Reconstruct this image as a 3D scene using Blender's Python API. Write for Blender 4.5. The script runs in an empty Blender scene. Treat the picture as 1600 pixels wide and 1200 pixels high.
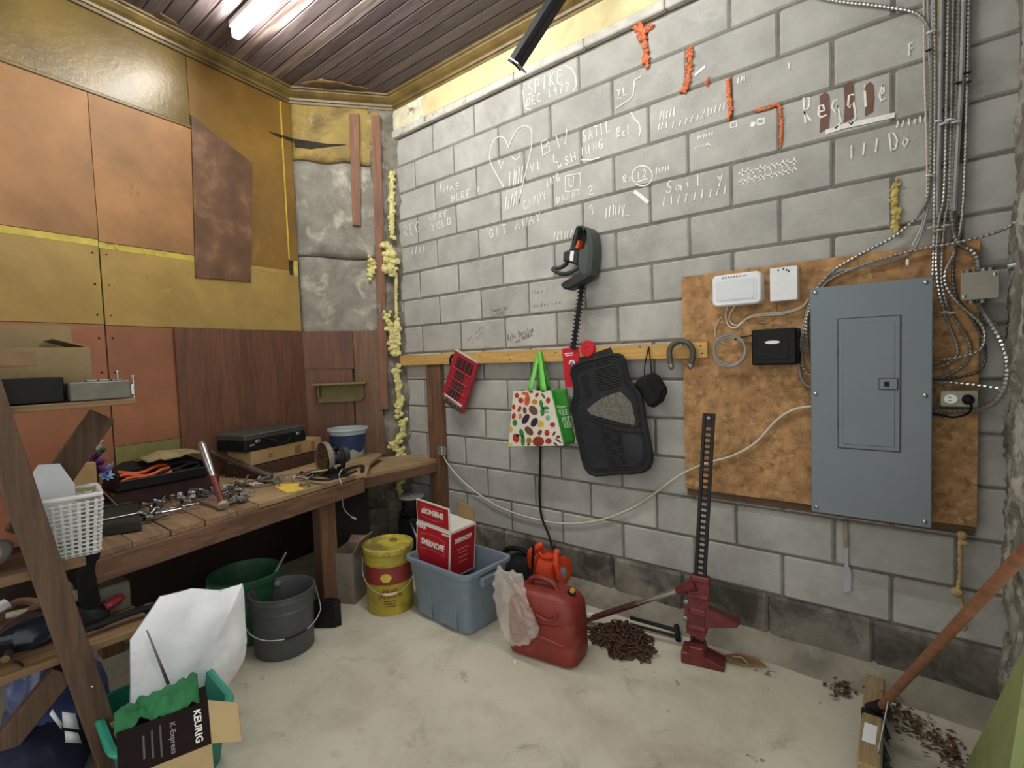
import bpy, bmesh, math, random
from mathutils import Matrix, Vector, noise, Euler

sc = bpy.context.scene
COL = sc.collection
random.seed(7)
V = Vector
PI = math.pi

# ------------------------------------------------------------------ camera
CR = V((0.77665869, 0.62892153, -0.03548236))
CD = V((0.00494555, -0.06241438, -0.99803807))
CF = V((-0.62990224, 0.77495946, -0.05158503))
CC = V((2.89924, -2.52727, 1.40061))
FPX = 794.78
cam = bpy.data.cameras.new('camera')
cam.sensor_width = 36.0
cam.lens = FPX / 1600.0 * 36.0
cam.clip_start = 0.02
camo = bpy.data.objects.new('camera', cam)
COL.objects.link(camo)
U_ = -CD
camo.matrix_world = Matrix(((CR.x, U_.x, -CF.x, CC.x), (CR.y, U_.y, -CF.y, CC.y), (CR.z, U_.z, -CF.z, CC.z), (0, 0, 0, 1)))
sc.camera = camo

# ------------------------------------------------------------------ world, exposure
wd = bpy.data.worlds.new('world')
sc.world = wd
wd.use_nodes = True
wd.node_tree.nodes['Background'].inputs[0].default_value = (1.0, 0.975, 0.93, 1)
wd.node_tree.nodes['Background'].inputs[1].default_value = 1.10
sc.view_settings.view_transform = 'Standard'
sc.view_settings.look = 'None'
sc.view_settings.gamma = 1.0
sc.view_settings.use_curve_mapping = False
sc.view_settings.exposure = 0.1
TUBE_POWER = 80.0
sc.cycles.max_bounces = 7
sc.cycles.transparent_max_bounces = 6
TUBE_COLOR = (1.0, 0.985, 0.93)


# ------------------------------------------------------------------ points measured on real planes
def ray(u, v):
    return CR * ((u - 800) / FPX) + CD * ((v - 600) / FPX) + CF


def onplane(u, v, n, p):
    d = ray(u, v)
    return CC + d * ((V(p) - CC).dot(V(n)) / d.dot(V(n)))


def wy(u, v, y=0.0):
    return onplane(u, v, (0, 1, 0), (0, y, 0))


def wz(u, v, z=0.0):
    return onplane(u, v, (0, 0, 1), (0, 0, z))


def wx(u, v, x):
    return onplane(u, v, (1, 0, 0), (x, 0, 0))


# ------------------------------------------------------------------ frames: X along the wall, Y up, Z out into the room
def fr(o, ax, up=(0, 0, 1)):
    x = V(ax).normalized()
    z = x.cross(V(up)).normalized()
    y = z.cross(x)
    return Matrix(((x.x, y.x, z.x, o[0]), (x.y, y.y, z.y, o[1]), (x.z, y.z, z.z, o[2]), (0, 0, 0, 1)))


A9 = math.radians(9)
P0 = V((-0.655, -0.583, 0))
P1 = V((-0.20, 0.0, 0))
YA = V((-math.sin(A9), math.cos(A9), 0))
KA = (P1 - P0).normalized()
YN = V((YA.y, -YA.x, 0))
KN = V((KA.y, -KA.x, 0))
FY = fr(P0, YA)       # painted wall: local x runs towards the corner (negative = nearer), y up, z into the room
FK = fr(P0, KA)       # corner wall: local x from 0 to 0.738
KLEN = (P1 - P0).length
FW = fr((0, 0, 0), (1, 0, 0))   # block wall: local x = world x, y = world z, z out


def yl(u, v, off=0.0):
    h = onplane(u, v, YN, P0 + YN * off)
    return (h - P0).dot(YA), h.z


def kl(u, v, off=0.0):
    h = onplane(u, v, KN, P0 + KN * off)
    return (h - P0).dot(KA), h.z


def wl(u, v, off=0.0):
    h = wy(u, v, -off)
    return h.x, h.z


def T(*a):
    return Matrix.Translation(V(a if len(a) == 3 else a[0]))


def RZ(a):
    return Matrix.Rotation(math.radians(a), 4, 'Z')


def RX(a):
    return Matrix.Rotation(math.radians(a), 4, 'X')


def RY(a):
    return Matrix.Rotation(math.radians(a), 4, 'Y')


# ------------------------------------------------------------------ materials
MATS = {}


def lin(c):
    if isinstance(c, str):
        c = tuple(int(c[i:i + 2], 16) / 255 for i in (0, 2, 4))
    return tuple(((x / 12.92) if x <= 0.04045 else ((x + 0.055) / 1.055) ** 2.4) for x in c)


def mat(name, col, rough=0.7, metal=0.0, var=0.18, scale=9.0, stains=(), bump=0.0, bscale=60.0, rnd=0.0, grain=None,
        trans=0.0, alpha=1.0, emit=0.0, spec=0.5, detail=5.0, coat=0.0, hue=0.0):
    """procedural material: base colour with soft variation, own-shaped stains, fine relief; grain = axis of the wood grain"""
    if name in MATS:
        return MATS[name]
    m = bpy.data.materials.new(name)
    MATS[name] = m
    m.use_nodes = True
    nt = m.node_tree
    N, L = nt.nodes, nt.links
    b = N['Principled BSDF']
    b.inputs['Roughness'].default_value = rough
    b.inputs['Metallic'].default_value = metal
    b.inputs['Specular IOR Level'].default_value = spec
    b.inputs['Transmission Weight'].default_value = trans
    b.inputs['Alpha'].default_value = alpha
    b.inputs['Coat Weight'].default_value = coat
    c = lin(col)
    tc = N.new('ShaderNodeTexCoord')
    vec = tc.outputs['Object']
    oi = N.new('ShaderNodeObjectInfo')
    mp = N.new('ShaderNodeMapping')
    sv = [1.0, 1.0, 1.0]
    if grain is not None:
        sv = [6.0, 6.0, 6.0]
        sv[grain] = 0.45
    mp.inputs['Scale'].default_value = sv
    L.new(vec, mp.inputs['Vector'])
    cmb = N.new('ShaderNodeVectorMath')
    cmb.operation = 'SCALE'
    cmb.inputs['Scale'].default_value = 37.0
    sh = N.new('ShaderNodeCombineXYZ')
    for i in range(3):
        L.new(oi.outputs['Random'], sh.inputs[i])
    L.new(sh.outputs[0], cmb.inputs[0])
    L.new(cmb.outputs[0], mp.inputs['Location'])
    vec = mp.outputs[0]

    def ns(sca, det=detail, dist=0.0, rg=0.6):
        n = N.new('ShaderNodeTexNoise')
        n.inputs['Scale'].default_value = sca
        n.inputs['Detail'].default_value = det
        n.inputs['Roughness'].default_value = rg
        n.inputs['Distortion'].default_value = dist
        L.new(vec, n.inputs['Vector'])
        return n.outputs['Fac']

    def ramp(fac, lo, hi):
        r = N.new('ShaderNodeMapRange')
        r.inputs['From Min'].default_value = lo
        r.inputs['From Max'].default_value = hi
        L.new(fac, r.inputs['Value'])
        return r.outputs[0]

    def mix(fac, a, bb):
        x = N.new('ShaderNodeMix')
        x.data_type = 'RGBA'
        if isinstance(fac, float):
            x.inputs[0].default_value = fac
        else:
            L.new(fac, x.inputs[0])
        for i, q in ((6, a), (7, bb)):
            if isinstance(q, tuple):
                x.inputs[i].default_value = q + (1,)
            else:
                L.new(q, x.inputs[i])
        return x.outputs[2]

    lo = tuple(x * (1 - var) ** 2 for x in c)
    hi = tuple(min(1, x * (1 + var)) for x in c)
    cur = mix(ramp(ns(scale, dist=1.2 if grain is not None else 0.0), 0.3, 0.7), lo, hi)
    for s in stains:
        scol, ssc, s0, s1 = s[:4]
        amt = s[4] if len(s) > 4 else 1.0
        fac = ramp(ns(ssc, 6.0, 0.4, 0.65), s0, s1)
        if amt < 1.0:
            mm = N.new('ShaderNodeMath')
            mm.operation = 'MULTIPLY'
            mm.inputs[1].default_value = amt
            L.new(fac, mm.inputs[0])
            fac = mm.outputs[0]
        cur = mix(fac, cur, lin(scol))
    if rnd or hue:
        h = N.new('ShaderNodeHueSaturation')
        r = N.new('ShaderNodeMapRange')
        r.inputs['To Min'].default_value = 1 - rnd
        r.inputs['To Max'].default_value = 1 + rnd
        L.new(oi.outputs['Random'], r.inputs['Value'])
        L.new(r.outputs[0], h.inputs['Value'])
        if hue:
            r2 = N.new('ShaderNodeMapRange')
            r2.inputs['To Min'].default_value = 0.5 - hue
            r2.inputs['To Max'].default_value = 0.5 + hue
            L.new(oi.outputs['Random'], r2.inputs['Value'])
            L.new(r2.outputs[0], h.inputs['Hue'])
        L.new(cur, h.inputs['Color'])
        cur = h.outputs[0]
    L.new(cur, b.inputs['Base Color'])
    if emit:
        b.inputs['Emission Color'].default_value = c + (1,)
        b.inputs['Emission Strength'].default_value = emit
    if bump:
        bp = N.new('ShaderNodeBump')
        bp.inputs['Strength'].default_value = bump
        bp.inputs['Distance'].default_value = 0.004
        L.new(ns(bscale, 4.0), bp.inputs['Height'])
        L.new(bp.outputs[0], b.inputs['Normal'])
    return m


# ------------------------------------------------------------------ mesh builder
class MB:
    def __init__(s, T0=None):
        s.v = []
        s.f = []
        s.T = T0.copy() if T0 is not None else Matrix()

    def add(s, vs, fs, M=None):
        X = s.T @ M if M is not None else s.T
        o = len(s.v)
        s.v += [X @ V(p) for p in vs]
        s.f += [tuple(i + o for i in q) for q in fs]
        return s

    def box(s, c, d, M=None, ch=0.0):
        """box at centre c of size d; ch = chamfer"""
        hx, hy, hz = d[0] / 2, d[1] / 2, d[2] / 2
        MM = (M if M is not None else Matrix()) @ T(c)
        if ch <= 0:
            vs = [(x, y, z) for x in (-hx, hx) for y in (-hy, hy) for z in (-hz, hz)]
            return s.add(vs, [(0, 1, 3, 2), (4, 6, 7, 5), (0, 4, 5, 1), (2, 3, 7, 6), (0, 2, 6, 4), (1, 5, 7, 3)], MM)
        ch = min(ch, hx * .95, hy * .95, hz * .95)
        vs, idx = [], {}
        for ix in (-1, 1):
            for iy in (-1, 1):
                for iz in (-1, 1):
                    for ax in range(3):
                        p = [ix * (hx - ch), iy * (hy - ch), iz * (hz - ch)]
                        p[ax] = (ix, iy, iz)[ax] * (hx, hy, hz)[ax]
                        idx[(ix, iy, iz, ax)] = len(vs)
                        vs.append(p)
        fs = []
        q = ((-1, -1), (1, -1), (1, 1), (-1, 1))
        for sg in (-1, 1):
            for ax in range(3):
                o1, o2 = (ax + 1) % 3, (ax + 2) % 3
                lp = []
                for a, b in q:
                    k = [0, 0, 0]
                    k[ax], k[o1], k[o2] = sg, a, b
                    lp.append(idx[(*k, ax)])
                fs.append(tuple(lp if sg > 0 else lp[::-1]))
        for ax in range(3):
            o1, o2 = (ax + 1) % 3, (ax + 2) % 3
            for a in (-1, 1):
                for b in (-1, 1):
                    l = []
                    for e in (-1, 1):
                        k = [0, 0, 0]
                        k[ax], k[o1], k[o2] = e, a, b
                        l.append((idx[(*k, o1)], idx[(*k, o2)]))
                    fs.append((l[0][0], l[1][0], l[1][1], l[0][1]) if a * b > 0 else (l[0][1], l[1][1], l[1][0], l[0][0]))
        for ix in (-1, 1):
            for iy in (-1, 1):
                for iz in (-1, 1):
                    t = tuple(idx[(ix, iy, iz, a)] for a in range(3))
                    fs.append(t if ix * iy * iz > 0 else t[::-1])
        return s.add(vs, fs, MM)

    def beam(s, a, b, w, h, up=(0, 0, 1), ch=0.0):
        """square timber from a to b, w across, h along 'up'"""
        a, b = V(a), V(b)
        x = (b - a).normalized()
        y = V(up).cross(x).normalized()
        z = x.cross(y)
        M = Matrix(((x.x, y.x, z.x, 0), (x.y, y.y, z.y, 0), (x.z, y.z, z.z, 0), (0, 0, 0, 1)))
        return s.box((0, 0, 0), ((b - a).length, w, h), T((a + b) / 2) @ M, ch)

    def prism(s, poly, z0, z1, M=None, inset=0.0):
        """outline (x, y) given counter-clockwise, extruded z0..z1; inset rounds the z1 face edge"""
        n = len(poly)
        ar = sum(poly[i][0] * poly[(i + 1) % n][1] - poly[(i + 1) % n][0] * poly[i][1] for i in range(n))
        if ar < 0:
            poly = poly[::-1]
        vs = [(p[0], p[1], z0) for p in poly]
        if inset:
            vs += [(p[0], p[1], z1 - inset) for p in poly]
            cx = sum(p[0] for p in poly) / n
            cy = sum(p[1] for p in poly) / n
            q = []
            for i in range(n):
                a, b, c = V(poly[i - 1]).to_2d(), V(poly[i]).to_2d(), V(poly[(i + 1) % n]).to_2d()
                e1, e2 = (b - a).normalized(), (c - b).normalized()
                nn = V((-(e1.y + e2.y), e1.x + e2.x))
                nn = nn.normalized() if nn.length > 1e-6 else V((-e1.y, e1.x))
                q.append((b.x + nn.x * inset, b.y + nn.y * inset, z1))
            vs += q
            rows = 3
        else:
            vs += [(p[0], p[1], z1) for p in poly]
            rows = 2
        fs = [tuple(range(n))[::-1], tuple(range((rows - 1) * n, rows * n))]
        for r in range(rows - 1):
            for i in range(n):
                j = (i + 1) % n
                fs.append((r * n + i, r * n + j, (r + 1) * n + j, (r + 1) * n + i))
        return s.add(vs, fs, M)

    def tube(s, pts, r, seg=8, closed=False, caps=True, M=None, flat=1.0):
        pts = [V(p) for p in pts]
        n = len(pts)
        rr = r if isinstance(r, (list, tuple)) else [r] * n
        vs, fs = [], []
        pn = None
        for i in range(n):
            if closed:
                t = pts[(i + 1) % n] - pts[i - 1]
            else:
                t = pts[min(i + 1, n - 1)] - pts[max(i - 1, 0)]
            t = t.normalized() if t.length > 1e-9 else V((0, 0, 1))
            if pn is None:
                pn = t.orthogonal().normalized()
                if abs(t.z) < 0.9:
                    pn = t.cross(V((0, 0, 1))).normalized()
            pn = (pn - t * pn.dot(t))
            pn = pn.normalized() if pn.length > 1e-6 else t.orthogonal().normalized()
            bn = t.cross(pn)
            for k in range(seg):
                a = 2 * PI * k / seg
                vs.append(pts[i] + pn * (math.cos(a) * rr[i]) + bn * (math.sin(a) * rr[i] * flat))
        for i in range(n if closed else n - 1):
            j = (i + 1) % n
            for k in range(seg):
                l = (k + 1) % seg
                fs.append((i * seg + k, i * seg + l, j * seg + l, j * seg + k))
        if caps and not closed:
            fs.append(tuple(range(seg))[::-1])
            fs.append(tuple(range((n - 1) * seg, n * seg)))
        return s.add(vs, fs, M)

    def lathe(s, prof, seg=24, M=None, cap0=True, cap1=True, sx=1.0, sy=1.0, a0=0.0, a1=2 * PI):
        """profile of (radius, z) turned about z"""
        full = abs(a1 - a0 - 2 * PI) < 1e-6
        ns = seg if full else seg + 1
        vs, fs = [], []
        for (r, z) in prof:
            for k in range(ns):
                a = a0 + (a1 - a0) * k / seg
                vs.append((r * math.cos(a) * sx, r * math.sin(a) * sy, z))
        for i in range(len(prof) - 1):
            for k in range(seg):
                l = (k + 1) % ns
                fs.append((i * ns + k, i * ns + l, (i + 1) * ns + l, (i + 1) * ns + k))
        if full and cap0 and prof[0][0] > 1e-6:
            fs.append(tuple(range(ns))[::-1])
        if full and cap1 and prof[-1][0] > 1e-6:
            fs.append(tuple(range((len(prof) - 1) * ns, len(prof) * ns)))
        return s.add(vs, fs, M)

    def ball(s, c, r, seg=12, rings=8, M=None):
        r = r if isinstance(r, (list, tuple)) else (r, r, r)
        vs = [(0, 0, -1)]
        fs = []
        for i in range(1, rings):
            p = -PI / 2 + PI * i / rings
            for k in range(seg):
                a = 2 * PI * k / seg
                vs.append((math.cos(p) * math.cos(a), math.cos(p) * math.sin(a), math.sin(p)))
        vs.append((0, 0, 1))
        for k in range(seg):
            fs.append((0, 1 + (k + 1) % seg, 1 + k))
        for i in range(rings - 2):
            for k in range(seg):
                l = (k + 1) % seg
                fs.append((1 + i * seg + k, 1 + i * seg + l, 1 + (i + 1) * seg + l, 1 + (i + 1) * seg + k))
        t = len(vs) - 1
        o = 1 + (rings - 2) * seg
        for k in range(seg):
            fs.append((o + k, o + (k + 1) % seg, t))
        return s.add([(p[0] * r[0] + c[0], p[1] * r[1] + c[1], p[2] * r[2] + c[2]) for p in vs], fs, M)

    def grid(s, fn, nu, nv, M=None, wrap=False):
        vs = [fn(i / nu, j / nv) for j in range(nv + 1) for i in range(nu + 1)]
        fs = [(j * (nu + 1) + i, j * (nu + 1) + i + 1, (j + 1) * (nu + 1) + i + 1, (j + 1) * (nu + 1) + i)
              for j in range(nv) for i in range(nu)]
        return s.add(vs, fs, M)

    def ribbon(s, pts, w, M=None, z=0.0):
        """flat stroke of width w through (x, y) points, in the plane of M"""
        pts = [V((p[0], p[1])) for p in pts]
        vs, fs = [], []
        n = len(pts)
        for i in range(n):
            t = pts[min(i + 1, n - 1)] - pts[max(i - 1, 0)]
            t = t.normalized() if t.length > 1e-9 else V((1, 0))
            q = V((-t.y, t.x)) * (w / 2)
            vs += [(pts[i].x + q.x, pts[i].y + q.y, z), (pts[i].x - q.x, pts[i].y - q.y, z)]
        for i in range(n - 1):
            fs.append((2 * i, 2 * i + 1, 2 * i + 3, 2 * i + 2))
        return s.add(vs, fs, M)

    def jit(s, amp, sca=6.0, seed=0.0):
        o = V((seed * 3.1, seed * 7.7, seed))
        s.v = [p + noise.noise_vector(p * sca + o) * amp for p in s.v]
        return s

    def mesh(s, name, m, smooth=True, shift=None):
        me = bpy.data.meshes.new(name)
        me.from_pydata([p - shift if shift else p for p in s.v], [], s.f)
        me.materials.append(m)
        me.validate(clean_customdata=False)
        if smooth:
            me.polygons.foreach_set('use_smooth', [True] * len(me.polygons))
            me.set_sharp_from_angle(angle=math.radians(38 if smooth is True else smooth))
        me.update()
        return me

    def build(s, name, m, parent=None, smooth=True, solid=0.0, sub=0, label=None, kind=None):
        lo = V((min(p.x for p in s.v), min(p.y for p in s.v), min(p.z for p in s.v)))
        hi = V((max(p.x for p in s.v), max(p.y for p in s.v), max(p.z for p in s.v)))
        c = V(((lo.x + hi.x) / 2, (lo.y + hi.y) / 2, lo.z))
        me = s.mesh(name, m, smooth, c)
        return place(name, me, c, parent, solid, sub, label, kind)


WLOC = {}


def place(name, me, c, parent=None, solid=0.0, sub=0, label=None, kind=None):
    o = bpy.data.objects.new(name, me)
    COL.objects.link(o)
    WLOC[o.name] = V(c)
    if parent is not None:
        o.parent = parent
        o.location = V(c) - WLOC[parent.name]
    else:
        o.location = c
    if solid:
        md = o.modifiers.new('thickness', 'SOLIDIFY')
        md.thickness = solid
        md.offset = 0
    if sub:
        md = o.modifiers.new('smooth', 'SUBSURF')
        md.levels = md.render_levels = sub
    if label:
        o['label'] = label
    if kind:
        o['kind'] = kind
    return o


def tag(o, label, cat, group=None):
    o['label'] = label
    o['category'] = cat
    if group:
        o['group'] = group
    return o


def thing(name, label, cat, loc, group=None):
    o = bpy.data.objects.new(name, None)
    COL.objects.link(o)
    o.location = loc
    o.empty_display_size = 0.05
    WLOC[o.name] = V(loc)
    return tag(o, label, cat, group)


def struct(o):
    o['kind'] = 'structure'
    return o


def smoothpath(pts, n=6):
    """Catmull-Rom through the points"""
    P = [V(p) for p in pts]
    if len(P) < 3:
        return P
    P = [P[0] * 2 - P[1]] + P + [P[-1] * 2 - P[-2]]
    out = []
    for i in range(1, len(P) - 2):
        for k in range(n):
            t = k / n
            a, b, c, d = P[i - 1], P[i], P[i + 1], P[i + 2]
            out.append(0.5 * ((2 * b) + (c - a) * t + (2 * a - 5 * b + 4 * c - d) * t * t + (3 * b - a - 3 * c + d) * t ** 3))
    out.append(P[-2])
    return out


def rrect(w, h, r, n=4, cx=0.0, cy=0.0):
    out = []
    for (sx, sy, a0) in ((1, -1, -90), (1, 1, 0), (-1, 1, 90), (-1, -1, 180)):
        for k in range(n + 1):
            a = math.radians(a0 + 90 * k / n)
            out.append((cx + sx * (w / 2 - r) + r * math.cos(a), cy + sy * (h / 2 - r) + r * math.sin(a)))
    return out


def arc(cx, cy, r, a0, a1, n=12):
    return [(cx + r * math.cos(math.radians(a0 + (a1 - a0) * k / n)), cy + r * math.sin(math.radians(a0 + (a1 - a0) * k / n))) for k in range(n + 1)]


def text_mesh(txt, size, M, m, name, parent, bold=0.0, depth=0.0006, spacing=1.0, sx=1.0, shear=0.0, label=None):
    cu = bpy.data.curves.new(name, 'FONT')
    cu.body = txt
    cu.size = size
    cu.align_x = 'CENTER'
    cu.align_y = 'CENTER'
    cu.extrude = depth / 2
    cu.offset = bold
    cu.space_character = spacing
    cu.shear = shear
    cu.resolution_u = 2
    tmp = bpy.data.objects.new('tmp', cu)
    me0 = tmp.to_mesh()
    vs = [(p.co.x * sx, p.co.y, p.co.z) for p in me0.vertices]
    fs = [tuple(p.vertices) for p in me0.polygons]
    tmp.to_mesh_clear()
    bpy.data.objects.remove(tmp)
    bpy.data.curves.remove(cu)
    b = MB()
    b.add(vs, fs, M)
    return b.build(name, m, parent, smooth=False, label=label)


# single-stroke letters for hand lettering
SF = {
    'A': [[(0, 0), (.3, 1), (.6, 0)], [(.12, .4), (.48, .4)]], 'B': [[(0, 0), (0, 1), (.4, .95), (.45, .65), (.05, .52), (.5, .4), (.5, .08), (0, 0)]],
    'C': [[(.55, .85), (.3, 1), (.05, .75), (0, .4), (.15, .05), (.4, 0), (.58, .18)]], 'D': [[(0, 0), (0, 1), (.4, .9), (.58, .5), (.4, .1), (0, 0)]],
    'E': [[(.5, 1), (0, 1), (0, 0), (.52, 0)], [(0, .52), (.4, .52)]], 'F': [[(.5, 1), (0, 1), (0, 0)], [(0, .52), (.4, .52)]],
    'G': [[(.55, .85), (.3, 1), (.05, .75), (0, .4), (.15, .05), (.42, 0), (.55, .2), (.55, .45), (.32, .45)]],
    'H': [[(0, 0), (0, 1)], [(.5, 0), (.5, 1)], [(0, .5), (.5, .5)]], 'I': [[(.2, 0), (.2, 1)]], 'J': [[(.4, 1), (.4, .2), (.2, 0), (0, .15)]],
    'K': [[(0, 0), (0, 1)], [(.5, 1), (0, .45), (.55, 0)]], 'L': [[(0, 1), (0, 0), (.5, .03)]], 'M': [[(0, 0), (.05, 1), (.35, .4), (.65, 1), (.7, 0)]],
    'N': [[(0, 0), (0, 1), (.5, 0), (.5, 1)]], 'O': [[(.3, 1), (.05, .8), (0, .4), (.2, 0), (.45, .1), (.58, .5), (.45, .9), (.3, 1)]],
    'P': [[(0, 0), (0, 1), (.4, .95), (.48, .7), (.3, .5), (0, .48)]], 'R': [[(0, 0), (0, 1), (.4, .95), (.45, .7), (.3, .52), (0, .5), (.52, 0)]],
    'S': [[(.5, .88), (.28, 1), (.05, .8), (.2, .58), (.45, .4), (.45, .12), (.2, 0), (0, .12)]], 'T': [[(0, 1), (.6, 1)], [(.3, 1), (.3, 0)]],
    'U': [[(0, 1), (.02, .25), (.25, 0), (.48, .25), (.5, 1)]], 'V': [[(0, 1), (.27, 0), (.55, 1)]], 'W': [[(0, 1), (.18, 0), (.38, .7), (.58, 0), (.78, 1)]],
    'X': [[(0, 0), (.5, 1)], [(0, 1), (.5, 0)]], 'Y': [[(0, 1), (.27, .5), (.55, 1)], [(.27, .5), (.25, 0)]], 'Z': [[(0, 1), (.5, 1), (0, 0), (.5, 0)]],
    '1': [[(.2, 0), (.22, 1), (.08, .85)]], '2': [[(0, .8), (.25, 1), (.48, .75), (.3, .4), (0, 0), (.52, .02)]],
    '4': [[(.4, 0), (.4, 1), (0, .35), (.55, .35)]], '5': [[(.48, 1), (.08, 1), (.05, .55), (.35, .6), (.48, .3), (.3, 0), (0, .1)]],
    '6': [[(.4, 1), (.1, .6), (.02, .25), (.25, 0), (.45, .25), (.28, .45), (.06, .3)]], '7': [[(0, 1), (.5, 1), (.18, 0)]],
    '9': [[(.45, .75), (.25, 1), (.03, .75), (.22, .52), (.45, .72), (.42, 0)]], '0': [[(.25, 1), (.02, .6), (.08, .1), (.28, 0), (.48, .4), (.42, .9), (.25, 1)]],
    'e': [[(.02, .25), (.42, .32), (.35, .52), (.15, .5), (.02, .25), (.15, .02), (.45, .1)]], 'g': [[(.4, .48), (.15, .52), (.02, .25), (.2, .05), (.4, .3), (.42, -.3), (.2, -.5), (.02, -.38)]],
    'i': [[(.15, .5), (.15, 0)], [(.15, .68), (.16, .74)]], '|': [[(.15, 0), (.2, .9)]], '.': [[(.1, 0), (.14, .05)]], '-': [[(.05, .45), (.45, .45)]],
    '/': [[(0, 0), (.4, 1)]], '!': [[(.15, .3), (.18, 1)], [(.14, 0), (.15, .08)]], "'": [[(.1, 1), (.08, .8)]], '(': [[(.3, 1.1), (.05, .7), (.05, .3), (.3, -.1)]], ')': [[(0, 1.1), (.25, .7), (.25, .3), (0, -.1)]],
    'o': [[(.2, .5), (.02, .25), (.2, 0), (.38, .25), (.2, .5)]], 'a': [[(.38, .45), (.15, .5), (.02, .2), (.18, 0), (.38, .4), (.42, 0)]], 'n': [[(0, .5), (.02, 0)], [(.02, .3), (.2, .5), (.34, .4), (.36, 0)]],
    'l': [[(.1, 0), (.12, 1)]], 't': [[(.15, .9), (.15, .05), (.3, 0)], [(0, .6), (.32, .62)]], 'm': [[(0, .5), (0, 0)], [(0, .3), (.15, .5), (.25, .3), (.25, 0)], [(.25, .3), (.42, .5), (.5, .3), (.5, 0)]],
    's': [[(.3, .45), (.12, .5), (.05, .35), (.28, .18), (.2, 0), (0, .06)]], 'r': [[(.02, .5), (.03, 0)], [(.03, .3), (.25, .48)]], 'y': [[(0, .5), (.18, .1)], [(.4, .5), (.05, -.45)]],
    'u': [[(0, .5), (.05, .05), (.3, .1), (.36, .5)], [(.36, .5), (.38, 0)]], 'v': [[(0, .5), (.18, 0), (.36, .5)]], 'w': [[(0, .5), (.12, 0), (.25, .4), (.38, 0), (.5, .5)]],
    'k': [[(0, 0), (.02, 1)], [(.35, .5), (.03, .25), (.38, 0)]], 'b': [[(0, 1), (.02, 0), (.3, .05), (.36, .3), (.2, .48), (.02, .35)]], 'd': [[(.38, 1), (.38, 0), (.1, 0), (.02, .3), (.2, .5), (.38, .35)]],
    'x': [[(0, 0), (.36, .5)], [(0, .5), (.36, 0)]], 'c': [[(.34, .42), (.15, .5), (.02, .25), (.15, 0), (.36, .08)]], 'h': [[(.02, 1), (.02, 0)], [(.02, .3), (.22, .5), (.34, .35), (.36, 0)]],
}


def letters(mb, txt, p0, p1, h, w, M, z, rng, adv=0.8, jitter=0.05):
    """write txt from p0 towards p1 (both (x, y) in M's plane), letter height h, fitted to the length"""
    p0, p1 = V(p0), V(p1)
    d = p1 - p0
    ex = d.normalized()
    ey = V((-ex.y, ex.x))
    st = d.length / max(1, len(txt))
    for i, ch in enumerate(txt):
        if ch not in SF:
            continue
        for pl in SF[ch]:
            pts = []
            for (a, b) in pl:
                q = p0 + ex * (st * (i + a * 1.25 * adv)) + ey * (h * b)
                pts.append((q.x + rng.uniform(-1, 1) * jitter * h, q.y + rng.uniform(-1, 1) * jitter * h))
            mb.ribbon(pts, w, M, z)


def ztop(p, v):
    """height above p at which a vertical through p meets image row v"""
    q = V(p) - CC
    k = (v - 600) / FPX
    return (k * CF.dot(q) - CD.dot(q)) / (CD.z - k * CF.z)


def wrap_text(txt, size, M, r, m, name, parent, bold=0.0, sx=1.0, depth=0.0008):
    """lettering bent round a cylinder of radius r about M's z axis, centred on M's +x side"""
    cu = bpy.data.curves.new(name, 'FONT')
    cu.body = txt
    cu.size = size
    cu.align_x = 'CENTER'
    cu.align_y = 'CENTER'
    cu.offset = bold
    cu.resolution_u = 2
    tmp = bpy.data.objects.new('tmp', cu)
    me0 = tmp.to_mesh()
    vs = []
    for p in me0.vertices:
        a = p.co.x * sx / r
        vs.append(((r + depth) * math.cos(a), (r + depth) * math.sin(a), p.co.y))
    fs = [tuple(p.vertices) for p in me0.polygons]
    tmp.to_mesh_clear()
    bpy.data.objects.remove(tmp)
    bpy.data.curves.remove(cu)
    b = MB()
    b.add(vs, fs, M)
    return b.build(name, m, parent, smooth=False)


def quadframe(pts, off, loc=None, F=None):
    """frame of a flat thing on the block wall from its four corners (TL, TR, BR, BL)"""
    q = [V(wl(*p, off)) for p in pts]
    c = (q[0] + q[1] + q[2] + q[3]) / 4
    ex = ((q[1] - q[0]) + (q[2] - q[3])) / 2
    ey = ((q[0] - q[3]) + (q[1] - q[2])) / 2
    a = math.degrees(math.atan2(ex.y, ex.x))
    return FW @ T(c.x, c.y, 0) @ RZ(a), ex.length, ey.length

# ------------------------------------------------------------------ materials used widely
m_block = mat('concrete_block', 'a9a9a4', 0.95, var=0.10, scale=5, rnd=0.07, bump=0.5, bscale=120,
              stains=(('908e87', 3.0, 0.50, 0.74, 0.65), ('c4c3bd', 7.0, 0.58, 0.8, 0.5), ('6b6963', 1.4, 0.58, 0.75, 0.5), ('55524d', 42.0, 0.72, 0.77, 0.8)))
m_blockdirty = mat('stained_block', '77736a', 0.95, var=0.25, scale=6, rnd=0.06, bump=0.6, bscale=90,
                   stains=(('38352f', 5.0, 0.42, 0.60, 0.85), ('9c988c', 6.0, 0.62, 0.78, 0.7)))
m_mortar = mat('mortar', '75736c', 0.97, var=0.2, scale=14, bump=0.6, stains=(('4c4a45', 4.0, 0.5, 0.7, 0.7),))
m_floor = mat('floor_concrete', 'bfbba9', 0.85, var=0.10, scale=1.3, bump=0.25, bscale=80,
              stains=(('98917f', 2.2, 0.48, 0.70, 0.75), ('c8c5b8', 3.2, 0.52, 0.75, 0.6), ('7d776a', 5.5, 0.6, 0.72, 0.6), ('45423a', 9.0, 0.67, 0.72, 0.8), ('55514a', 22.0, 0.69, 0.74, 0.6)))
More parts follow.
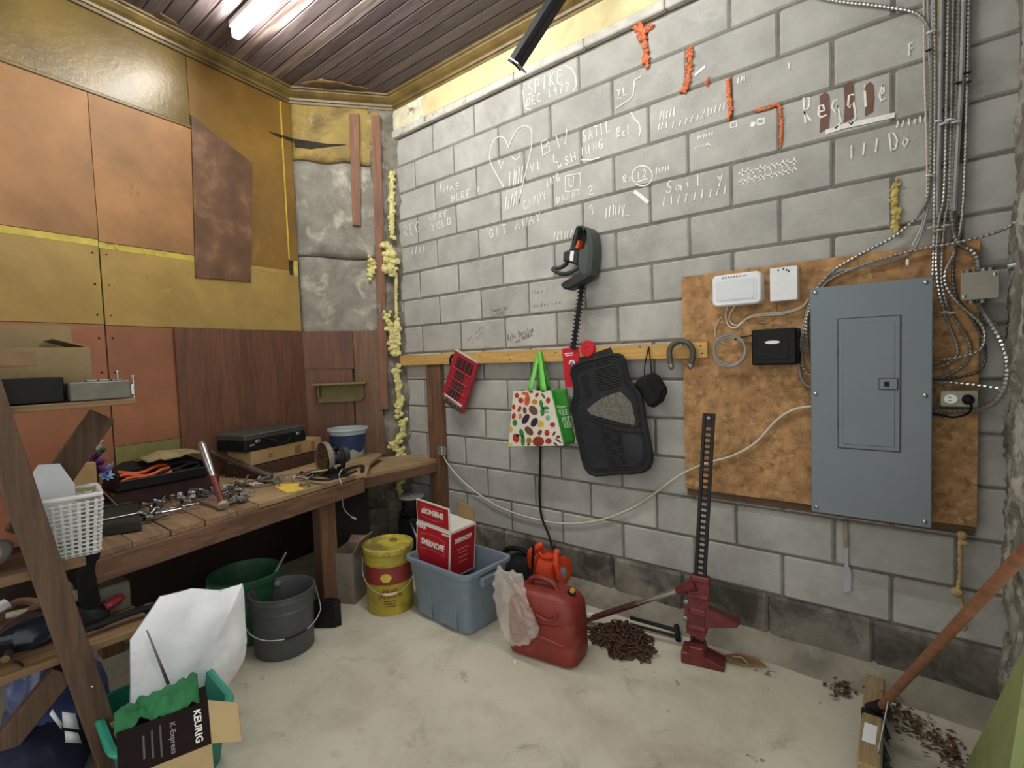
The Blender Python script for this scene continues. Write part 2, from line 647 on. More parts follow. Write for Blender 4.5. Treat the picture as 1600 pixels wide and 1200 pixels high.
m_curb = mat('fillet_concrete', '8b8778', 0.95, var=0.2, scale=5, bump=0.7, bscale=70, stains=(('57534a', 4.0, 0.5, 0.7, 0.7), ('a5a295', 7.0, 0.6, 0.75, 0.6)))
m_plank = mat('ceiling_plank', '675a5b', 0.55, var=0.3, scale=6, rnd=0.28, grain=0, bump=0.2, stains=(('938683', 3.0, 0.58, 0.78, 0.55), ('332829', 2.0, 0.5, 0.75, 0.7)))
m_plankworn = mat('worn_ceiling_plank', '6f5a52', 0.6, var=0.3, scale=6, rnd=0.15, grain=0, bump=0.2, stains=(('b5aca5', 2.2, 0.45, 0.62, 0.85), ('32262a', 2.0, 0.55, 0.8, 0.7)))
m_crown = mat('crown_paint', '6d5a31', 0.42, var=0.25, scale=8, stains=(('3a2f1b', 5, 0.55, 0.75, 0.7),))
m_cream = mat('cream_paint', 'cfc394', 0.7, var=0.12, scale=6, stains=(('4a3a26', 9.0, 0.70, 0.76, 0.9), ('8c7a50', 4.0, 0.6, 0.85, 0.5)))
m_peel = mat('peeling_cream_paint', 'c9c4ab', 0.8, var=0.2, scale=9, bump=0.5, stains=(('5b4630', 7.0, 0.55, 0.62, 0.9), ('e4e0d0', 10.0, 0.55, 0.6, 0.7)))
m_whitestrip = mat('flaking_white_strip', 'bdbbb3', 0.8, var=0.15, scale=12, bump=0.5, stains=(('4c4943', 11.0, 0.62, 0.7, 0.8),))
m_tan = mat('tan_hardboard', 'a07446', 0.6, var=0.18, scale=2.2, stains=(('6d4a2a', 1.6, 0.48, 0.72, 0.75), ('4a3125', 5.0, .66, .73, .55), ('b08a4e', 3.0, 0.6, 0.8, 0.4)))
m_ochre = mat('ochre_paint', 'a28648', 0.45, var=0.13, scale=3, stains=(('75602a', 2.0, 0.5, 0.75, 0.6), ('5c4520', 22.0, 0.66, 0.72, 0.6), ('c2ac54', 5.0, 0.68, 0.8, 0.7)))
m_ochredark = mat('aged_ochre_paint', '7f5f28', 0.4, var=0.15, scale=2.5, stains=(('5d4420', 2.0, 0.5, 0.8, 0.7), ('9c7d35', 4.0, 0.6, 0.8, 0.5)))
m_olive = mat('soiled_olive_paint', '75602c', 0.32, var=0.2, scale=3, bump=0.35, bscale=45, stains=(('493a1f', 2.0, 0.5, 0.75, 0.8),))
m_yellowedge = mat('bright_yellow_paint', 'c2b04a', 0.6, var=0.15, scale=12, stains=(('6b5a20', 14, 0.62, 0.7, 0.8),))
m_brown = mat('red_brown_paint', '935f42', 0.55, var=0.15, scale=2.5, stains=(('74482f', 2.0, 0.5, 0.8, 0.6), ('a07a55', 14.0, 0.7, 0.76, 0.5)))
m_greenpaint = mat('olive_green_paint', '7c7743', 0.6, var=0.15, scale=6, stains=(('55502c', 6, 0.55, 0.75, 0.6),))
m_ply = mat('dark_plywood', '674431', 0.6, var=0.22, scale=5, grain=2, stains=(('3c2620', 2.5, 0.5, 0.75, 0.7), ('7a5844', 3.0, 0.6, 0.8, 0.5)))
m_plypatch = mat('swirl_grain_plywood', '6a4a33', 0.6, var=0.3, scale=5, stains=(('88684d', 5.0, 0.52, 0.62, 0.55), ('452d20', 3.5, 0.5, 0.7, 0.6)))
m_plygrey = mat('greyed_plywood', '71553f', 0.7, var=0.2, scale=5, grain=2, stains=(('4d392b', 2.5, 0.5, 0.75, 0.6), ('8f765e', 3.0, 0.6, 0.8, 0.5)))
m_plaster = mat('yellowed_plaster', '9a8449', 0.8, var=0.22, scale=4, bump=0.5, stains=(('5f5030', 4, 0.5, 0.68, 0.8), ('b8b39a', 6, .62, .7, .6), ('2c2419', 13, 0.68, 0.73, 0.85)))
m_conc = mat('mottled_concrete', '88847a', 0.92, var=0.2, scale=6, bump=0.5, stains=(('c2bdac', 5.0, 0.52, 0.66, 0.7), ('5a564c', 4.0, 0.55, 0.72, 0.7), ('b9ad6c', 8.0, 0.66, 0.74, 0.5)))
m_rough = mat('rough_masonry', '7d786c', 0.97, var=0.3, scale=7, bump=0.9, bscale=40, stains=(('413d35', 6, 0.5, 0.68, 0.8), ('b0ab9d', 8, 0.6, 0.72, 0.7)))
m_stone = mat('pier_render', '7c7a70', 0.97, var=0.35, scale=7, bump=1.0, bscale=26, stains=(('b5b3a8', 6, 0.5, 0.6, 0.8), ('35332d', 7, 0.55, 0.66, 0.85), ('66644a', 2.5, 0.55, 0.7, 0.5)))
m_pine = mat('pine_timber', 'c09a58', 0.65, var=0.14, scale=5, grain=0, stains=(('8a6435', 7, 0.68, 0.76, 0.7),))
m_oldwood = mat('old_brown_timber', '6e4f39', 0.75, var=0.25, scale=5, grain=2, bump=0.2, stains=(('452f22', 3, 0.52, 0.75, 0.6),))
m_oldwoodx = mat('old_brown_board', '71543d', 0.75, var=0.25, scale=5, grain=1, bump=0.2, stains=(('452f22', 3, 0.52, 0.75, 0.6),))
m_lath = mat('red_brown_lath', '7c5540', 0.7, var=0.2, scale=5, grain=2, stains=(('523527', 4, 0.55, 0.72, 0.7),))
m_foam = mat('yellow_foam', 'd3cb8a', 0.85, var=0.15, scale=25, bump=0.5, stains=(('8e8350', 20, 0.62, 0.72, 0.6),))
m_orangefoam = mat('orange_foam', 'd0764e', 0.85, var=0.2, scale=40, bump=0.5, stains=(('8f4226', 40, 0.6, 0.7, 0.6),))
m_chalk = mat('white_chalk', 'ebeae4', 0.95, var=0.1, scale=60)
m_marker = mat('black_marker', '3a3a3d', 0.9, var=0.1)
m_steel = mat('bright_steel', 'b9bbbd', 0.3, metal=1.0, var=0.12, scale=40)
m_greysteel = mat('dull_steel', '8b8d90', 0.45, metal=0.9, var=0.2, scale=40, stains=(('4f4a44', 30, 0.6, 0.7, 0.6),))
m_darkmetal = mat('dark_metal', '202023', 0.5, metal=0.3, spec=.3, var=0.2)
m_black = mat('black_plastic', '131415', 0.5, spec=.22, var=0.2, stains=(('2c2b29', 8, 0.6, 0.75, 0.4),))
m_blackrub = mat('black_rubber', '191a1c', 0.7, spec=.2, var=0.2, scale=15)
m_white = mat('white_plastic', 'dfe3e6', 0.4, var=0.03)
m_card = mat('cardboard', 'a1865c', 0.85, var=0.10, scale=9, stains=(('86704c', 5, .55, .75, .5),))
m_carddark = mat('shaded_cardboard_inner', '8f6d42', 0.9, var=0.1, scale=12)

# ------------------------------------------------------------------ floor
b = MB()
b.box((1.4, -1.75, -0.06), (4.6, 4.3, 0.12))
floor = struct(b.build('floor', m_floor, smooth=False))

# ------------------------------------------------------------------ block wall
WL, WR = -0.33, 3.16
b = MB()
b.box(((WL + WR) / 2, 0.107, 1.70), (WR - WL, 0.20, 3.40))
wall_back = struct(b.build('wall_back', m_mortar, smooth=False))
rb = random.Random(3)


def block_mesh(w, h, seed):
    q = MB()
    q.box((0, 0.03, h / 2), (w, 0.06, h), ch=0.007)
    q.jit(0.0022, 9.0, seed)
    return q.mesh('block', m_block)


full = [block_mesh(0.389, 0.190, i) for i in range(5)]
for n in range(1, 15):
    zb = 2.86 - 0.2 * (n - 1)
    k = -3 if n % 2 else -2
    while True:
        x0, x1 = max(0.2 * k, WL), min(0.2 * (k + 2), WR)
        if x0 >= WR:
            break
        k += 2
        if x1 - x0 < 0.03:
            continue
        w = x1 - x0 - 0.011
        me = rb.choice(full) if abs(w - 0.389) < 0.002 else block_mesh(w, 0.190, rb.random() * 9)
        place('block', me, ((x0 + x1) / 2, rb.uniform(-0.0015, 0.0015), zb + 0.005), wall_back)
# stained footing course under the blocks
x = WL
i = 0
while x < WR - 0.05:
    w = min(0.4 if i else 0.27, WR - x)
    q = MB()
    q.box((x + w / 2, 0.02, 0.16), (w - 0.006, 0.07, 0.196), ch=0.012)
    q.jit(0.006, 7, i)
    q.build('footing_block', m_blockdirty, wall_back)
    x += w
    i += 1
# sloped mortar fillet at the foot of the wall


def fillet(u, v):
    x = WL + (WR - WL) * u
    prof = ((0.01, 0.085), (-0.02, 0.075), (-0.055, 0.05), (-0.095, 0.018), (-0.135, -0.004))
    p = v * 4
    a = int(min(p, 3))
    t = p - a
    y = prof[a][0] * (1 - t) + prof[a + 1][0] * t
    z = prof[a][1] * (1 - t) + prof[a + 1][1] * t
    nz = noise.noise(V((x * 5, v * 3, 0)))
    return (x, y + 0.016 * noise.noise(V((x * 4, v * 2, 5))), z + 0.012 * nz * (1 - v))


b = MB()
b.grid(fillet, 120, 8)
struct(b.build('trim_1', m_curb))

# flaking strip, cream beam over the blocks
b = MB()
x = WL
i = 0
while x < WR:
    w = min(rb.uniform(0.35, 0.7), WR - x)
    b.box((x + w / 2, -0.012, 3.092), (w - 0.004, 0.04, 0.052 + rb.uniform(-0.004, 0.004)), ch=0.006)
    x += w
b.jit(0.004, 9)
struct(b.build('trim_2', m_whitestrip))
b = MB()
b.box((WL + 0.23, 0.01, 3.21), (0.46, 0.03, 0.16))
b.jit(0.005, 8)
o = struct(b.build('trim_3', m_peel))
b = MB()
b.box(((0.13 + WR) / 2, 0.008, 3.21), (WR - 0.13, 0.03, 0.16))
struct(b.build('trim_4', m_cream, smooth=False))

# ------------------------------------------------------------------ painted wall on the left
LEN = 2.7


def ypoly(b, pts, t0, t1, px=True, ins=0.0015):
    q = [yl(*p) for p in pts] if px else pts
    b.prism(q, t0, t1, FY, ins)


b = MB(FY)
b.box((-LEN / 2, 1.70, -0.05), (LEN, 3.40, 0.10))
wall_left = struct(b.build('wall_left', mat('shade_dark_brown_boarding', '33271e', .85, var=.25, scale=3), smooth=False))  # shade below the bench is put into this dark base colour


def ypanel(m, x0, x1, z0, z1, th, base=0.0):
    b = MB()
    b.prism([(x0, z0), (x1, z0), (x1, z1), (x0, z1)], base, base + th, FY, 0.0015)
    return b.build('panel', m, wall_left, smooth=False)


jx = -1.213      # vertical joint between the sheets
ypanel(m_olive, -LEN, -0.702, 2.862, 3.27, 0.004)
ypanel(m_ochredark, -0.70, -0.075, 2.08, 3.27, 0.004)
ypanel(m_ochredark, -0.073, 0.0, 2.15, 3.27, 0.012)
ypanel(m_tan, -LEN, jx, 2.095, 2.842, 0.009)
ypanel(m_tan, jx + 0.002, -0.70, 2.085, 2.842, 0.010)
ypanel(m_yellowedge, -LEN, jx - 0.001, 2.058, 2.094, 0.006)
ypanel(m_yellowedge, jx + 0.001, -0.70, 2.050, 2.084, 0.006)
ypanel(m_ochre, -LEN, jx - 0.003, 1.652, 2.057, 0.009)
ypanel(m_ochre, jx + 0.003, -0.005, 1.648, 2.049, 0.010)
ypanel(m_ochre, -0.70, -0.074, 2.050, 2.079, 0.006)
ypanel(m_brown, -LEN, jx - 0.003, 0.60, 1.650, 0.008)
ypanel(m_brown, jx + 0.003, -0.66, 1.00, 1.646, 0.008)
ypanel(m_greenpaint, jx + 0.003, -0.66, 0.60, 0.998, 0.008)
# swirl-grained patch board nailed over the joints
b = MB()
ypoly(b, [(296, 181), (392, 256), (390, 441), (303, 434)][::1], 0.011, 0.021)
b.build('patch_board', m_plypatch, wall_left, smooth=False)
# thin ledge moulding above the tan sheets, bright painted edge by the corner
b = MB(FY)
b.box((-(LEN + 0.70) / 2, 2.852, 0.008), (LEN - 0.70, 0.02, 0.016), ch=0.004)
b.build('ledge_strip', m_crown, wall_left)
b = MB(FY)
b.box((-0.074, 2.71, 0.007), (0.006, 1.10, 0.014))
b.build('edge_bead', m_yellowedge, wall_left, smooth=False)
b = MB(FY)
b.box((-0.022, 2.10, 0.006), (0.032, 0.11, 0.014), ch=0.002)
b.build('edge_block', m_yellowedge, wall_left)
# screw heads along the sheet joint
for z in (1.70, 1.86, 2.02, 1.58, 1.40):
    for dx in (-0.03, 0.03):
        b = MB(FY)
        b.ball((jx + dx, z, 0.009), (0.006, 0.006, 0.002), 8, 4)
        b.build('screw_head', m_darkmetal, wall_left)

# ------------------------------------------------------------------ corner wall (plaster, concrete, boards)
b = MB(FK)
b.box((KLEN / 2 - 0.01, 1.70, -0.06), (KLEN + 0.12, 3.40, 0.08))
wall_corner = struct(b.build('wall_corner', m_rough, smooth=False))


def kgrid(name, m, x0, x1, zf0, zf1, base, amp, nu=14, nv=14, seed=0):
    """uneven slab face; zf0/zf1 = lower and upper edge as functions of local x"""
    def fn(u, v):
        x = x0 + (x1 - x0) * u
        z = zf0(x) * (1 - v) + zf1(x) * v
        e = min(u, 1 - u, v, 1 - v)
        edge = 0.016 * max(0.0, 1 - e * 9)
        return (x, z, base - edge + amp * noise.noise(V((x * 7, z * 7, seed))))
    q = MB(FK)
    q.grid(fn, nu, nv)
    return q.build(name, m, wall_corner, solid=0.012)


cr1 = lambda x: 2.876 + 0.010 * math.sin(x * 21) - 0.012 * x
cr2 = lambda x: 2.182 + 0.012 * math.sin(x * 9 + 1)
kgrid('plaster_panel', m_plaster, 0.0, 0.66, lambda x: cr1(x) + 0.008, lambda x: 3.30, 0.002, 0.006, seed=1)
kgrid('concrete_panel', m_conc, 0.0, 0.66, lambda x: cr2(x) + 0.008, lambda x: cr1(x) - 0.006, 0.004, 0.010, 18, 18, 2)
kgrid('concrete_panel', m_conc, 0.01, 0.58, lambda x: 1.60, lambda x: cr2(x) - 0.006, 0.010, 0.012, 18, 16, 3)


def rubble(name, x0, x1, z0, z1, base, amp, m, seed, parent, nu=10, nv=16):
    def fn(u, v):
        x = x0 + (x1 - x0) * u
        z = z0 + (z1 - z0) * v
        p = V((x * 6, z * 6, seed))
        return (x, z, base + amp * (noise.noise(p) + 0.6 * noise.noise(p * 2.7) + 0.3 * noise.noise(p * 6)))
    q = MB(FK)
    q.grid(fn, nu, nv)
    return q.build(name, m, parent, solid=0.01)


rubble('rough_masonry', 0.55, 0.80, 0.0, 3.36, 0.0, 0.035, m_rough, 4, wall_corner, 14, 120)
rubble('broken_plaster', 0.38, 0.74, 0.28, 0.66, 0.012, 0.05, m_rough, 9, wall_corner, 22, 24)
# boards below: dark plywood spans from the painted wall, greyed sheet towards the corner
b = MB()
q0, q1 = yl(273, 520, 0.03), yl(274, 700, 0.03)
b.prism([(q0[0], 0.70), (0.012, 0.70), (0.012, 1.645), (q0[0], 1.648)], 0.020, 0.030, FY, 0.0015)
b.build('plywood_board', m_ply, wall_left, smooth=False)
b = MB(FK)
b.box((0.005, 0.0, 0.0), (0.001, 0.001, 0.001))
b = MB()
b.prism([(0.005, 1.37), (0.36, 1.36), (0.36, 1.642), (0.005, 1.645)], 0.020, 0.032, FK, 0.0015)
b.build('plywood_board', m_ply, wall_corner, smooth=False)
b = MB()
b.prism([(0.005, 0.70), (0.345, 0.70), (0.345, 1.372), (0.005, 1.372)], 0.018, 0.028, FK, 0.0015)
b.build('plywood_board', m_ply, wall_corner, smooth=False)
b = MB()
b.prism([(0.347, 0.70), (0.56, 0.70), (0.545, 1.36), (0.548, 1.640), (0.362, 1.640), (0.362, 1.36)][::1], 0.016, 0.026, FK, 0.0015)
b.build('plywood_board', m_plygrey, wall_corner, smooth=False)
# scorched crack across the plaster
b = MB()
b.prism([kl(*p, .02) for p in ((458, 216), (480, 219), (510, 224), (540, 225), (510, 229), (485, 232), (460, 228))], 0.004, 0.014, FK)
b.build('scorched_crack', mat('soot', '2a241b', .9, var=.3), wall_corner, smooth=False)
b = MB()
b.prism([yl(*p, .02) for p in ((422, 205), (440, 210), (459, 216), (459, 222), (440, 214))], 0.011, 0.014, FY)
b.build('scorched_crack', mat('soot', '2a241b', .9, var=.3), wall_left, smooth=False)
# two lath strips over the plaster
for pts in ([(545, 178), (561, 178), (564, 353), (551, 352)], [(580, 180), (594, 180), (607, 640), (594, 640)]):
    b = MB()
    q = [kl(*p, 0.03) for p in pts]
    b.prism(q, 0.012, 0.034, FK, 0.002)
    b.build('lath_strip', m_lath, wall_corner, smooth=False)

# ------------------------------------------------------------------ ceiling: slab with narrow boards
b = MB()
b.box((1.2, -1.5, 3.43), (4.4, 3.6, 0.10))
ceiling = struct(b.build('ceiling', m_darkmetal, smooth=False))
rc = random.Random(11)
pw = 0.083
bm_cache = {}
y = -0.03
i = 0
while y > -2.7:
    cut = rc.uniform(0.5, 1.9)
    for (x0, x1) in ((-0.72, cut), (cut + 0.003, 3.2)):
        q = MB()
        q.box(((x0 + x1) / 2, y - pw / 2, 3.368), (x1 - x0, pw - 0.004, 0.024), ch=0.004)
        worn = (7 <= i <= 11 and rc.random() < 0.6 and x0 < 0)
        q.build('ceiling_board', m_plankworn if worn else m_plank, ceiling)
    y -= pw
    i += 1

# crown moulding, mitred round the three walls
prof = [(0.0, 3.275), (0.012, 3.275), (0.014, 3.290), (0.026, 3.292), (0.030, 3.306), (0.055, 3.318), (0.074, 3.335), (0.078, 3.343),
        (0.094, 3.345), (0.096, 3.362), (0.0, 3.362)]
dirs = [YA * -1, KA, V((1, 0, 0))]
nrm = [YN, KN, V((0, -1, 0))]
base = [P0 - YA * LEN, P0, P1, V((WR, 0, 0))]


def crown_run(i, name):
    vs = []
    for e in (i, i + 1):
        p = base[e]
        if e == 0 or e == 3:
            off = nrm[i]
        else:
            n1, n2 = nrm[e - 1], nrm[e]
            off = (n1 + n2) / (1 + n1.dot(n2))
        vs.append([p + off * a + V((0, 0, z)) for a, z in prof])
    q = MB()
    n = len(prof)
    q.add(vs[0] + vs[1], [(k, (k + 1) % n, n + (k + 1) % n, n + k) for k in range(n)] + [tuple(range(n))[::-1], tuple(range(n, 2 * n))])
    return struct(q.build(name, m_crown, smooth=False))


crown_y = crown_run(0, 'trim_5')
crown_k = crown_run(1, 'trim_6')
crown_w = crown_run(2, 'trim_7')


def flap(name, corners, m, parent, seed=0, n=8, amp=0.012):
    a, bq, c, d = [V(p) for p in corners]

    def fn(u, v):
        p = (a * (1 - u) + bq * u) * (1 - v) + (d * (1 - u) + c * u) * v
        return p + noise.noise_vector(p * 14 + V((seed, 0, 0))) * amp
    q = MB()
    q.grid(fn, n, n)
    return q.build(name, m, parent, solid=0.003)


m_flap = mat('peeling_paper', '7b6440', 0.7, var=0.25, scale=14, stains=(('b59a5e', 14, 0.6, 0.7, 0.7), ('3c2f1d', 8, 0.55, 0.7, 0.7)))
flap('peeling_paper', (P0 + KN * 0.10 + KA * 0.03 + V((0, 0, 3.362)), P1 + KN * 0.10 - KA * 0.06 + V((0, 0, 3.36)),
                       P0 + KN * 0.17 + KA * 0.50 + V((0, 0, 3.352)), P0 + KN * 0.24 + KA * 0.26 + V((0, 0, 3.345))), m_flap, ceiling, 1)
pA = P0 - YA * 0.93
flap('peeling_paper', (pA + YN * 0.08 + V((0, 0, 3.36)), pA + YA * 0.17 + YN * 0.08 + V((0, 0, 3.36)), pA + YA * 0.10 + YN * 0.15 + V((0, 0, 3.352)), pA + YA * 0.02 + YN * 0.16 + V((0, 0, 3.35))), m_flap, ceiling, 2)

# ------------------------------------------------------------------ rough pier wall on the right


def pier(u, v):
    y = 0.02 - 0.95 * u
    z = 3.4 * v
    p = V((y * 5, z * 4, 2.0))
    d = noise.noise(p) + 0.5 * noise.noise(p * 2.6) + 0.3 * noise.noise(p * 6)
    x = 3.137 + 0.022 * d + 0.010 * noise.noise(p * 13) + (0.02 if z > 1.75 else 0.0) * min(1, (z - 1.75) * 6 if z > 1.75 else 0)
    return (x, y, z)


b = MB()
b.grid(pier, 60, 220)
wall_right = struct(b.build('wall_right', m_stone, solid=0.02))
b = MB()
b.box((3.30, -0.45, 1.70), (0.16, 0.95, 3.40))
b.build('pier_core', m_rough, wall_right, smooth=False)

# ------------------------------------------------------------------ fluorescent strip light on the ceiling
TY = -1.15
t = thing('strip_light', 'bright fluorescent strip light fixed to the dark plank ceiling', 'light', (1.06, TY, 3.30))
b = MB()
b.box((1.06, TY, 3.336), (2.44, 0.07, 0.040), ch=0.006)
b.build('housing', mat('white_enamel', 'e8e8e4', 0.4, var=0.03), t)
m_tube = mat('lit_tube', (1, 1, 1), 0.5, emit=1.0)
nt = m_tube.node_tree
bs = nt.nodes['Principled BSDF']
bs.inputs['Emission Color'].default_value = TUBE_COLOR + (1,)
bs.inputs['Emission Strength'].default_value = TUBE_POWER
b = MB()
b.tube([(-0.14, TY, 3.288), (2.26, TY, 3.288)], 0.027, 14)
b.build('tube', m_tube, t)
for x in (-0.15, 2.27):
    b = MB()
    b.box((x, TY, 3.297), (0.02, 0.045, 0.06), ch=0.004)
    b.build('lamp_holder', m_white, t)

# ================================================================== marks on the block wall
rw = random.Random(5)
ZC = 0.0035


def ph(u, v, hp):
    a, c = wl(u, v), wl(u, v - hp)
    return c[1] - a[1]


def chalk(items, label, m=None, w=0.0058, z=ZC):
    """items: ('t', text, (u,v), (u2,v2), height px) or ('l', [(u,v)...]) strokes, all on the wall face"""
    b = MB()
    for it in items:
        if it[0] == 't':
            letters(b, it[1], wl(*it[2]), wl(*it[3]), ph(*it[2], it[4]), w, FW, z, rw)
        else:
            b.ribbon([wl(*p) for p in it[1]], it[2] if len(it) > 2 else w, FW, z)
    return b.build('chalk_writing' if m is None else 'pen_writing', m or m_chalk, wall_back, smooth=False, label=label)


def tally(u0, v0, u1, v1, n, hp):
    out = []
    for i in range(n):
        t = i / max(1, n - 1)
        u, v = u0 + (u1 - u0) * t, v0 + (v1 - v0) * t
        out.append(('l', [(u + rw.uniform(-1.5, 1.5), v), (u + rw.uniform(0, 3), v - hp * rw.uniform(.8, 1.1))]))
    return out


def fence(u0, v0, u1, v1, n, hp):
    return [('l', [(u0 - 6, v0 - hp / 2 + 1), (u1 + 5, v1 - hp / 2)])] + tally(u0, v0, u1, v1, n, hp)


chalk([('t', 'SPIKE', (826, 149), (884, 126), 20), ('t', 'DEC.1972', (824, 167), (893, 140), 13),
       ('l', [(884, 103), (894, 108), (900, 120), (901, 134), (896, 143)]), ('l', [(817, 141), (819, 158), (822, 170), (830, 172)])], 'chalk name SPIKE over DEC. 1972')
chalk([('l', [(795, 230), (789, 216), (782, 213), (773, 217), (767, 230), (765, 246), (769, 260), (779, 278), (788, 293)]),
       ('l', [(795, 231), (801, 215), (810, 201), (820, 196), (829, 199), (832, 210), (831, 230), (826, 252), (818, 285), (811, 318)]),
       ('l', [(779, 250), (784, 264), (787, 252)]), ('l', [(800, 245), (806, 250), (812, 245), (811, 238)])] + tally(797, 292, 815, 286, 5, 26) + tally(790, 330, 812, 318, 6, 22), 'large chalk heart with tally strokes')
chalk([('t', 'BW', (848, 243), (894, 222), 22), ('t', 'L', (866, 255), (880, 250), 14), ('t', 'VI', (830, 270), (850, 262), 14), ('t', 'uSH', (874, 263), (905, 248), 13)], 'chalk initials B W')
chalk([('t', 'SATIL', (912, 222), (958, 204), 17), ('t', 'MING', (911, 244), (946, 230), 14), ('t', 'Rel', (965, 216), (990, 208), 16), ('l', [(986, 176), (992, 186), (999, 193), (1001, 204), (999, 214)]), ('l', [(909, 250), (925, 250), (938, 246)])], 'chalk words SATIL MING')
chalk([('l', [(690, 300), (688, 284)]), ('t', 'WAS', (694, 303), (722, 293), 10), ('t', 'HERE !', (707, 316), (755, 301), 11)], 'chalk sentence I WAS HERE')
chalk([('t', 'WERE', (672, 346), (703, 336), 8), ('t', 'YOLD', (676, 362), (709, 349), 12)], 'small chalk words by the corner')
chalk([('t', 'REG', (633, 370), (660, 361), 17)] + tally(645, 398, 662, 394, 4, 12), 'chalk letters REG')
chalk([('t', 'CANNY', (820, 329), (858, 311), 15), ('t', 'MNG', (857, 292), (878, 280), 12), ('l', [(884, 275), (907, 271), (907, 297), (884, 300), (884, 275)]), ('t', 'U', (890, 294), (904, 290), 16),
       ('t', 'DANNY', (871, 319), (912, 303), 11), ('t', '2', (921, 305), (933, 301), 14)], 'chalk words CANNY and DANNY')
chalk([('t', 'GIT AWAY', (766, 372), (850, 344), 13)] + tally(866, 376, 893, 370, 6, 13) + tally(946, 342, 974, 333, 6, 17) + [('l', [(972, 322), (974, 338), (983, 337)]), ('t', '9', (922, 336), (932, 333), 16)], 'chalk words GIT AWAY')
chalk([('l', [(990 + 16 * math.cos(a) + 14, 275 - 16 * math.sin(a)) for a in [k * 0.45 for k in range(15)]]), ('t', 'Rx', (975, 286), (993, 280), 11), ('t', '12', (997, 280), (1014, 275), 12), ('l', [(992, 286), (1013, 279)])] + tally(1025, 272, 1045, 266, 5, 9), 'ringed chalk number')
chalk([('t', 'Smilpy', (1042, 302), (1140, 280), 18)] + tally(1037, 322, 1132, 304, 9, 14), 'long chalk scrawl above tally strokes')
chalk(fence(1160, 276, 1240, 258, 10, 12) + fence(1160, 289, 1240, 270, 10, 11), 'two chalk rows of crossed tally marks')
chalk([('t', 'Reggie', (1258, 194), (1398, 152), 42)], 'large chalk name Reggie', w=0.0075)
chalk([('l', [(1290, 207), (1320, 197), (1350, 191), (1398, 180)], 0.02)], 'chalk smear under the name')
chalk(tally(1330, 248, 1368, 238, 3, 20) + [('t', 'Do', (1392, 236), (1430, 224), 28)] + tally(1402, 200, 1445, 190, 6, 10), 'chalk strokes and letters D O')
chalk([('t', 'F', (1421, 86), (1433, 82), 18)] + [('l', [(1142, 200), (1151, 198), (1151, 190), (1142, 192), (1142, 200)]), ('l', [(1173, 195), (1180, 194)], 0.02), ('l', [(1184, 195), (1194, 193), (1194, 185), (1184, 187), (1184, 195)], 0.008)] + tally(1090, 218, 1112, 212, 6, 6)
      + fence(1090, 234, 1106, 230, 5, 6) + tally(1152, 131, 1163, 128, 3, 9) + tally(1232, 108, 1232, 108, 1, 12), 'small chalk boxes and ticks')
chalk(tally(1032, 188, 1052, 182, 5, 14) + tally(1028, 204, 1040, 200, 3, 10) + tally(1052, 200, 1100, 186, 6, 11) + tally(1100, 184, 1130, 172, 6, 12) + [('l', [(962, 170), (984, 156), (990, 148), (992, 125), (1002, 120)]), ('t', 'ZL', (966, 155), (985, 145), 14), ('l', [(1086, 118), (1102, 104)], 0.012)], 'chalk tallies beside a scribble')
chalk([('l', [(991, 299), (1001, 306), (1013, 317)], 0.018)], 'thick white chalk dash')
chalk([('t', 'Kyle Bovetan', (795, 532), (836, 517), 9), ('t', 'oct 16/2016', (807, 536), (834, 524), 6)], 'black pen signature with date', m_marker, 0.0028)
chalk([('t', 'Simone Gut', (768, 488), (796, 482), 6), ('t', 'oct 16/2016', (769, 496), (792, 489), 5)], 'small black pen signature', m_marker, 0.0022)
chalk([('t', 'Kuramu', (733, 533), (757, 510), 6), ('t', 'bleon', (740, 536), (757, 520), 5), ('t', 'Murt', (832, 461), (862, 455), 8), ('t', 'Anderson', (834, 481), (880, 474), 6)], 'faint black pen names', m_marker, 0.0018)
# brown paint blobs under the name
m_blob = mat('brown_paint_blob', '6f5146', 0.8, var=0.15, scale=20)
for (u, v0, v1, wd_) in ((1288, 147, 206, 13), (1326, 130, 190, 13), (1358, 131, 180, 11)):
    b = MB()
    a0, a1, w2 = wl(u, v1), wl(u, v0), ph(u, v1, wd_) / 2
    pts = [(a0[0] - w2, a0[1]), (a0[0] + w2 * .9, a0[1] + .01), (a0[0] + w2 * 1.2, (a0[1] + a1[1]) / 2), (a1[0] + w2, a1[1] - .01), (a1[0] + w2 * .3, a1[1] + .006), (a1[0] - w2, a1[1] - .004), (a1[0] - w2 * .8, (a0[1] + a1[1]) / 2)]
    b.prism(pts, 0.0, 0.003, FW)
    b.build('paint_blob', m_blob, wall_back, smooth=False)


# foam squeezed out of the joints
def foam(pts, r, m, name, parent, lump=1.0, n=10, seed=1, loc=wl, F=FW, out=0.004):
    rr = random.Random(seed)
    b = MB()
    P = smoothpath([(loc(u, v)[0], loc(u, v)[1], out) for u, v in pts], n)
    b.tube(P, [r * rr.uniform(.6, 1.1) for _ in P], 8, M=F, flat=1.0)
    for p in P:
        for _ in range(2):
            c = p + V((rr.uniform(-1, 1), rr.uniform(-1, 1), rr.uniform(0, .8))) * r * lump
            q = r * rr.uniform(.4, .8)
            b.ball(c, (q, q, q * .8), 7, 5, F)
    b.jit(r * 0.25, 60, seed)
    return b.build(name, m, parent)


